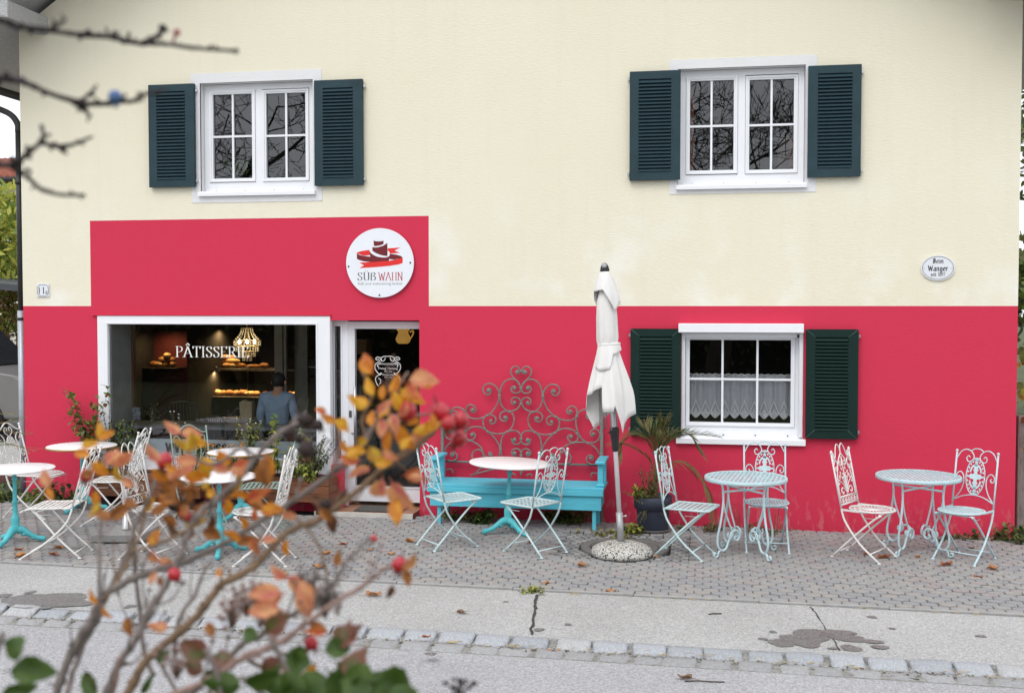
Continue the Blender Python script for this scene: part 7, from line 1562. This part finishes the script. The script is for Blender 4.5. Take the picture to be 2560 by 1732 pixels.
stem([(986, 1150), (1030, 1186), (1075, 1200)], .0018, .0012, 1.42, 1.42, BARKB)
stem([(791, 1300), (830, 1275), (850, 1240)], .0022, .0014, 1.4, 1.4, BARKB)
stem([(722, 1075), (740, 1045), (765, 1030)], .0022, .0012, 1.38, 1.38, BARKG)
stem([(749, 1110), (768, 1120), (775, 1095)], .0018, .0012, 1.38, 1.38, BARKG)
stem([(671, 1577), (650, 1545), (610, 1520), (590, 1510)], .0020, .0012, 1.24, 1.24, BARKP)
stem([(776, 1511), (760, 1470), (735, 1455)], .0020, .0012, 1.26, 1.24, BARKB)
stem([(611, 1640), (640, 1660), (720, 1690), (760, 1640), (778, 1610)], .0024, .0014, 1.18, 1.20, BARKB)
stem([(738, 1292), (790, 1350), (812, 1410), (820, 1470)], .0016, .0012, 1.35, 1.33, BARKB)
stem([(386, 1630), (420, 1690), (450, 1740)], .0026, .0022, 1.28, 1.26, BARKG)
LMESH = {}
def leafm(k):
    if k not in LMESH:
        b = MB(); N_ = 9; prof = [(0, 0)] + [(t / N_, math.sin(math.pi * (t / N_) ** .82) ** .8) for t in range(1, N_)] + [(1, 0)]
        for i, (t, wv) in enumerate(prof):
            for j, sg in enumerate((-1, -.5, 0, .5, 1)):
                sr = 1 + (.06 if i % 2 else -.05) * (abs(sg) == 1); b.v.append(((t - .12) * 1.0, sg * wv * .30 * sr, .30 * abs(sg) * wv * .5 - .34 * t * t + .05 * math.sin(8 * t + sg * 4)))
        for i in range(len(prof) - 1):
            for j in range(4): b.f.append((i * 5 + j, i * 5 + j + 1, (i + 1) * 5 + j + 1, (i + 1) * 5 + j)); b.mi.append(0); b.sm.append(True)
        b.tube([(-.32, 0, -.02), (-.12, 0, 0), (.1, 0, .006)], .012, 4)
        LMESH[k] = b.mesh('leaf', [AL[k]])
    return LMESH[k]
def leaf(px, py, lpx, ang, k, d=1.38, wide=1.0, par=None):
    """leaf of lpx photo pixels seen at ang degrees on the picture, roughly facing the viewer"""
    par = par or rose; L_ = lpx * .88 * d / F; o = link('leaf', leafm(k), par)
    ax = (_rt * math.cos(R(ang)) + _up * math.sin(R(ang)) + _fw * r8.uniform(-.5, .5)).normalized()
    nn = (-_fw + _rt * r8.uniform(-.6, .6) + _up * r8.uniform(-.2, .7)); ay = nn.cross(ax).normalized(); az = ax.cross(ay)
    M = Matrix((ax, ay, az)).transposed().to_4x4(); M = Matrix.Translation(dp(px, py, d) - Vector(par.location)) @ M @ Matrix.Diagonal((L_, L_ * wide * r8.uniform(.75, 1.1), L_ * r8.uniform(.6, 1.5) * r8.choice((1, 1, -1)), 1)); o.matrix_local = M; return o
for q in [(929, 925, 74, 125, 'r'), (925, 930, 60, 135, 'o'), (1032, 952, 82, 10, 'k'), (1050, 955, 62, -5, 'o'), (1008, 978, 74, -30, 'y'), (1020, 965, 60, -50, 'r'), (985, 985, 62, -70, 'y'), (978, 975, 55, 60, 'o'), (932, 982, 60, 120, 'y'), (916, 1008, 60, 170, 'y'), (962, 1011, 54, -100, 'y'), (955, 995, 50, 90, 'o'), (952, 1051, 66, -80, 'p'), (979, 1041, 60, -70, 'p'), (972, 1084, 66, -100, 'o'),
          (1000, 1071, 74, -65, 'o'), (1038, 1084, 72, 15, 'y'), (1022, 1104, 54, 20, 'k'), (909, 1127, 58, 170, 'y'), (925, 1122, 66, -50, 'm'), (942, 1160, 52, 15, 'y'), (919, 1173, 64, 190, 'p'), (889, 1153, 60, 165, 'r'), (895, 1150, 50, 190, 'p'), (952, 1205, 84, -110, 'p'), (985, 1215, 96, -62, 'p'), (989, 1253, 80, -85, 'o'), (994, 1262, 64, -95, 'y'), (1018, 1187, 62, 8, 'r'), (1026, 1190, 52, -10, 'k'), (840, 1058, 62, -20, 'y'), (836, 1052, 50, 160, 'o'), (812, 1030, 34, 155, 'r'), (853, 1104, 46, -60, 'o'), (870, 1140, 48, 20, 'y'), (948, 1028, 52, 40, 'p'), (985, 1010, 52, 20, 'o'), (1095, 1058, 62, 200, 'y'), (1080, 1070, 46, 80, 'o'),
          (258, 1097, 56, 100, 'y'), (250, 1095, 50, 30, 'o'), (209, 1112, 56, 10, 'y'), (220, 1137, 60, 170, 'o'), (235, 1160, 58, -40, 'o'), (275, 1149, 70, 0, 'k'), (268, 1158, 60, 60, 'p'), (289, 1172, 56, -70, 'm'), (230, 1180, 46, 200, 'b'), (120, 1212, 54, 110, 'k'), (116, 1222, 44, -60, 'o'), (240, 1232, 58, -90, 'o'), (243, 1258, 54, -110, 'm'), (280, 1289, 68, 30, 'b'), (272, 1296, 56, 150, 'b'), (395, 1149, 66, 130, 'p'), (386, 1177, 58, -40, 'o'), (446, 1080, 54, 150, 'p'), (472, 1090, 62, -30, 'y'), (460, 1083, 52, 10, 'k'), (480, 1114, 62, 170, 'm'), (469, 1122, 62, 60, 'm'), (369, 1272, 60, 95, 'm'), (365, 1275, 50, 60, 'y'), (409, 1249, 54, 0, 'b'), (446, 1186, 54, 140, 'o'), (383, 1363, 64, 90, 'o'), (378, 1380, 58, -70, 'p'), (400, 1400, 50, -20, 'k'), (458, 1343, 62, 30, 'b'), (445, 1330, 62, 190, 'd'),
          (509, 1155, 62, -80, 'm'), (505, 1150, 56, -30, 'y'), (486, 1155, 66, 170, 'k'), (480, 1165, 60, 210, 'p'), (535, 1165, 54, -20, 'p'), (572, 1155, 60, 140, 'o'), (590, 1168, 58, 20, 'r'), (578, 1172, 50, -20, 'k'), (466, 1186, 66, -10, 'o'), (437, 1172, 54, 170, 'o'), (500, 1180, 54, -90, 'y'), (566, 1252, 58, -80, 'o'), (583, 1220, 54, 60, 'm'), (540, 1238, 52, 160, 'y'), (623, 1249, 72, 30, 'r'), (615, 1245, 60, 150, 'o'), (666, 1205, 90, 95, 'b'), (660, 1195, 70, 60, 'o'), (658, 1275, 70, 8, 'o'), (652, 1268, 56, 150, 'b'), (512, 1329, 62, -20, 'b'), (520, 1322, 56, 60, 'd'), (600, 1358, 66, 20, 'b'), (595, 1350, 56, 140, 'o'), (629, 1352, 52, -60, 'r'), (612, 1318, 46, 95, 'o'), (660, 1350, 40, 10, 'p'), (738, 1292, 54, 170, 'k'), (824, 1258, 66, 20, 'd'), (815, 1262, 58, 150, 'd'), (828, 1290, 54, -80, 'd'), (800, 1275, 60, -40, 'b'), (715, 1355, 44, -90, 'o'), (429, 1252, 60, 150, 'd'), (440, 1262, 62, 30, 'd'), (457, 1263, 56, -60, 'b'), (470, 1275, 50, 190, 'r'), (420, 1225, 60, 60, 'b'), (485, 1240, 46, 90, 'b'), (480, 1235, 60, 160, 'o'), (425, 1290, 50, -80, 'd'), (505, 1215, 44, 10, 'm'), (640, 1300, 40, 100, 'r'),
          (418, 1228, 60, 40, 'b'), (432, 1242, 64, 120, 'b'), (452, 1236, 58, 10, 'd'), (470, 1250, 60, 80, 'b'), (484, 1262, 54, 170, 'd'), (412, 1268, 52, 200, 'b'), (448, 1282, 60, -30, 'd'), (492, 1290, 56, 60, 'b'), (436, 1310, 48, 140, 'b'), (470, 1310, 54, 20, 'm'), (402, 1240, 50, -60, 'o'), (425, 1195, 50, 60, 'k'), (330, 1215, 44, 140, 'k'), (315, 1250, 46, -30, 'b'), (300, 1150, 50, 30, 'k'), (1000, 1035, 48, 40, 'k'), (1045, 1050, 44, 190, 'o'), (930, 1060, 50, 100, 'o'), (962, 1130, 46, -30, 'k'), (1005, 1120, 44, 60, 'y'), (915, 1100, 44, 200, 'm')]: leaf(*q, d=r8.uniform(1.33, 1.44))
for q in [(731, 1448, 108, -35, 'p'), (750, 1462, 84, -55, 'k'), (715, 1440, 60, 150, 'p'), (692, 1481, 92, 175, 'p'), (700, 1485, 70, 200, 'k'), (755, 1480, 84, -70, 'p'), (689, 1523, 90, 175, 'k'), (700, 1528, 62, 190, 'b'), (843, 1411, 46, 90, 'b'), (981, 1466, 42, -110, 'd'), (1010, 1420, 60, 40, 'b'), (1015, 1430, 44, -80, 'b'), (319, 1548, 56, -80, 'b'), (242, 1506, 50, 120, 'o'), (258, 1522, 44, -60, 'o'), (413, 1567, 54, 180, 'k'), (520, 1559, 46, -60, 'b'), (551, 1719, 66, -85, 'p'), (731, 1713, 92, 100, 'o'), (755, 1718, 82, 60, 'y'), (716, 1722, 60, 140, 'k'), (780, 1560, 56, -30, 'b'), (810, 1578, 60, 170, 'r'), (400, 1460, 30, 90, 'b'), (548, 1440, 34, 100, 'o'), (375, 1455, 40, 60, 'k')]: leaf(*q, d=r8.uniform(1.16, 1.28))
def hip(px, py, rpx, d, dark=False, a=-60):
    r_ = rpx * d / F; t_ = MB(); t_.ball((0, 0, 0), r_, 14, sz=1.08)
    for i in range(5): q = R(72 * i); t_.tube([(r_ * .15 * math.cos(q), r_ * .15 * math.sin(q), -r_ * 1.0), (r_ * .45 * math.cos(q), r_ * .45 * math.sin(q), -r_ * 1.35), (r_ * .55 * math.cos(q), r_ * .55 * math.sin(q), -r_ * 1.8)], [r_ * .16, r_ * .10, r_ * .03], 4, 1)
    t_.tube([(0, 0, r_ * .9), (.1 * r_, 0, r_ * 2.2)], r_ * .09, 5, 1)
    o = t_.build('hip', [HIPD if dark else HIP, AL['d']], rose); o.location = D(px, py, d); o.rotation_euler = (r8.uniform(-.6, .6), R(a) * .4, r8.uniform(0, 6)); return o
for q in ((1018, 1028, 24, 1.38), (1101, 1030, 22, 1.40), (1151, 1051, 22, 1.41), (1147, 1097, 20, 1.43), (1120, 1058, 19, 1.39), (216, 1189, 17, 1.42), (412, 1152, 21, 1.40), (436, 1435, 17, 1.33), (999, 1411, 20, 1.20), (778, 1607, 17, 1.20), (934, 1346, 9, 1.30), (595, 1168, 13, 1.39), (465, 1290, 13, 1.37)): hip(*q)
for q in ((761, 1049, 17, 1.34), (766, 1123, 21, 1.32), (726, 1080, 14, 1.34), (745, 1095, 13, 1.33), (795, 1062, 14, 1.34), (434, 1262, 17, 1.38), (815, 1262, 15, 1.36)): hip(*q, True)
# dried seed heads low in the shrub
for px, py, k, m in ((617, 1493, 30, BARKP), (581, 1529, 24, BARKP), (640, 1478, 16, BARKP), (780, 1470, 22, BARKG), (820, 1475, 34, BARKG), (812, 1500, 22, BARKG), (780, 1440, 16, BARKG), (650, 1525, 12, BARKP), (440, 1650, 30, BARKP), (1147, 1726, 26, HIPD), (540, 1690, 24, BARKP)):
    b = MB(); c_ = D(px, py, 1.22)
    for _ in range(k): p = Vector((r8.gauss(0, .0095), r8.gauss(0, .0095), r8.gauss(0, .009))); b.ball(tuple(p), r8.uniform(.0016, .0034), 6); b.tube([(0, 0, -.022), p * .5, p], .0006, 3)
    o = b.build('seed_head', [m], rose); o.location = c_; tag(o, kind='stuff')
# broad green leaves low in front
c = dp(760, 1800, 1.15); ivy = thing('broadleaf_shrub', 'broad green-leaved shrub at the bottom edge below the rose stems, out of focus', 'shrub', (c.x, c.y, gz(c.x)))
IV = lambda px, py, d: dp(px, py, d) - Vector(ivy.location)
for pl in (((760, 1760), (700, 1640), (672, 1585)), ((800, 1760), (850, 1690), (870, 1650)), ((880, 1780), (940, 1740), (985, 1720)), ((560, 1770), (540, 1680), (515, 1620)), ((700, 1780), (640, 1720), (600, 1690))):
    b = MB(); b.tube([Vector((r8.gauss(0, .04), 0, 0))] + smooth([IV(x, y, 1.15) for x, y in pl], 4), .0028, 6); b.build('stem', [BARKG], ivy)
for q in [(671, 1575, 84, 40, 'v', 1.15), (640, 1590, 70, 170, 'g', 1.17), (512, 1631, 88, 160, 'v', 1.18), (540, 1640, 84, -20, 'v', 1.18), (852, 1661, 120, -40, 'g', 1.15), (852, 1612, 96, 60, 'v', 1.17), (870, 1600, 70, 100, 'v', 1.17), (807, 1701, 140, -150, 'g', 1.13), (830, 1690, 130, -60, 'g', 1.13), (942, 1707, 150, -20, 'g', 1.08), (930, 1720, 140, 170, 'g', 1.08), (985, 1728, 120, -30, 'g', 1.07), (626, 1707, 110, 20, 'g', 1.14), (590, 1715, 100, 170, 'g', 1.15), (882, 1692, 110, 80, 'v', 1.13), (720, 1640, 90, -30, 'g', 1.16), (700, 1660, 90, 200, 'v', 1.17), (820, 1625, 80, 10, 'g', 1.16), (770, 1655, 90, 170, 'g', 1.16), (470, 1662, 60, -20, 'v', 1.2), (520, 1700, 70, 30, 'g', 1.2), (890, 1728, 120, 20, 'g', 1.1), (680, 1728, 120, 0, 'g', 1.12), (760, 1725, 110, 150, 'g', 1.12)]: leaf(*q[:5], d=q[5], wide=1.35, par=ivy)
c = dp(-60, 1800, 1.05); ev = thing('broadleaf_shrub', 'dark green leaves of a shrub at the bottom left picture corner, out of focus', 'shrub', (c.x, c.y, gz(c.x)))
b = MB(); b.tube([Vector((0, 0, 0))] + smooth([dp(-60, 1790, 1.05) - Vector(ev.location), dp(-20, 1660, 1.05) - Vector(ev.location), dp(8, 1580, 1.05) - Vector(ev.location)], 4), .003, 6); b.build('stem', [BARKG], ev)
for q in [(18, 1608, 105, -15, 'g'), (40, 1676, 120, 0, 'g'), (14, 1734, 90, 10, 'g')]: leaf(*q, d=1.05, wide=1.0, par=ev)
for q in [(215, 1686, 100, -70, 'g'), (222, 1700, 84, -85, 'v'), (358, 1728, 60, 60, 'g'), (395, 1650, 50, 40, 'g')]: leaf(*q, d=1.25, wide=.8)

# blackthorn twigs reaching in at the top left
c = dp(-260, 700, 1.0); blk = thing('blackthorn', 'dark leafless thorn twigs with one blue sloe at the upper left, out of focus', 'shrub', (c.x, c.y, gz(c.x)))
BT = mat('blackthorn_bark', (.035, .027, .028), .85, .35, 70, .3, 120); SLOE = mat('sloe', (.10, .17, .36), .6, .25, 20); k7 = 1 / 3.144
Q = lambda px, py, d=1.0: dp(px, py, d) - Vector(blk.location)
def btwig(pts, r0, r1, d=1.0, spur=True, name='twig'):
    P = smooth([Q(x * k7, y * k7, d + .01 * math.sin(i)) for i, (x, y) in enumerate(pts)], 5); n = len(P); b = MB(); rs = [(r0 + (r1 - r0) * i / (n - 1)) * r8.uniform(.85, 1.3) for i in range(n)]; b.tube(P, rs, 7)
    if spur:
        for i in range(2, n - 1):
            if r8.random() < .45: s = rv(r8, .3); l = r8.uniform(.002, .007); b.tube([P[i], P[i] + s * l], [rs[i] * .7, rs[i] * .5], 5); b.ball(tuple(P[i] + s * l), rs[i] * .8, 6)
    return b.build(name, [BT], blk)
main = [Vector((0, 0, 0)), Vector((0, 0, 1.2)), Q(-260, 600), Q(-220, 300), Q(-180, -100)]; b = MB(); b.tube(main, .009, 8); b.build('stem', [BT], blk)
btwig([(-700, 120), (-300, 90), (0, 160), (150, 210), (380, 240), (600, 270), (850, 290), (950, 310), (1100, 345), (1200, 345), (1350, 355), (1500, 375), (1680, 390), (1860, 402)], .0030, .0014)
b = MB(); b.ball(Q(1855 * k7, 403 * k7, 1.0), .0028, 8); b.build('bud', [BT], blk)
btwig([(1120, 345), (1200, 310), (1265, 262), (1285, 200)], .0026, .0016); b = MB(); b.ball(Q(1278 * k7, 225 * k7), .004, 8); b.build('bud', [BT], blk)
b = MB(); b.tube([Q(1355 * k7, 345 * k7), Q(1375 * k7, 290 * k7), Q(1390 * k7, 262 * k7)], .0012, 5); b.ball(Q(1390 * k7, 258 * k7), .0035, 8); b.build('bud', [mat('pink_bud', (.40, .12, .13), .7)], blk)
btwig([(380, 240), (470, 190), (520, 150)], .0022, .0012, .9); btwig([(860, 300), (890, 265), (905, 240)], .0018, .0010); btwig([(940, 310), (1000, 345)], .0018, .001)
btwig([(-700, 500), (-200, 600), (60, 620), (160, 640), (240, 670), (400, 740), (600, 800), (720, 820), (860, 815), (960, 800), (1050, 795), (1120, 745), (1190, 735), (1300, 700)], .0032, .0014)
btwig([(600, 800), (660, 780), (700, 740), (745, 705)], .0022, .0012); btwig([(610, 815), (650, 860), (715, 920)], .0022, .0014)
b = MB(); b.ball((0, 0, 0), .0062, 14); b.tube([(0, 0, -.004), (.001, 0, -.010)], .0016, 6); o = b.build('sloe', [SLOE], blk); o.location = Q(905 * k7, 762 * k7)
btwig([(-700, 1200), (-300, 1330), (0, 1300), (120, 1290), (175, 1245), (250, 1180), (320, 1122), (345, 1080), (325, 985)], .0034, .0016)
btwig([(325, 1122), (450, 1150), (560, 1140), (640, 1110), (725, 1075)], .0024, .0012); btwig([(450, 1152), (490, 1180), (530, 1212)], .002, .0012)
btwig([(60, 1300), (180, 1370), (260, 1430), (320, 1485), (440, 1525), (560, 1535), (670, 1535)], .0022, .0013)
for pl in (((-700, 120), (-900, 60)), ((-700, 500), (-860, 560)), ((-700, 1200), (-830, 1250))): btwig([*pl, (-800, pl[1][1] + 40)], .0034, .0034, spur=False)
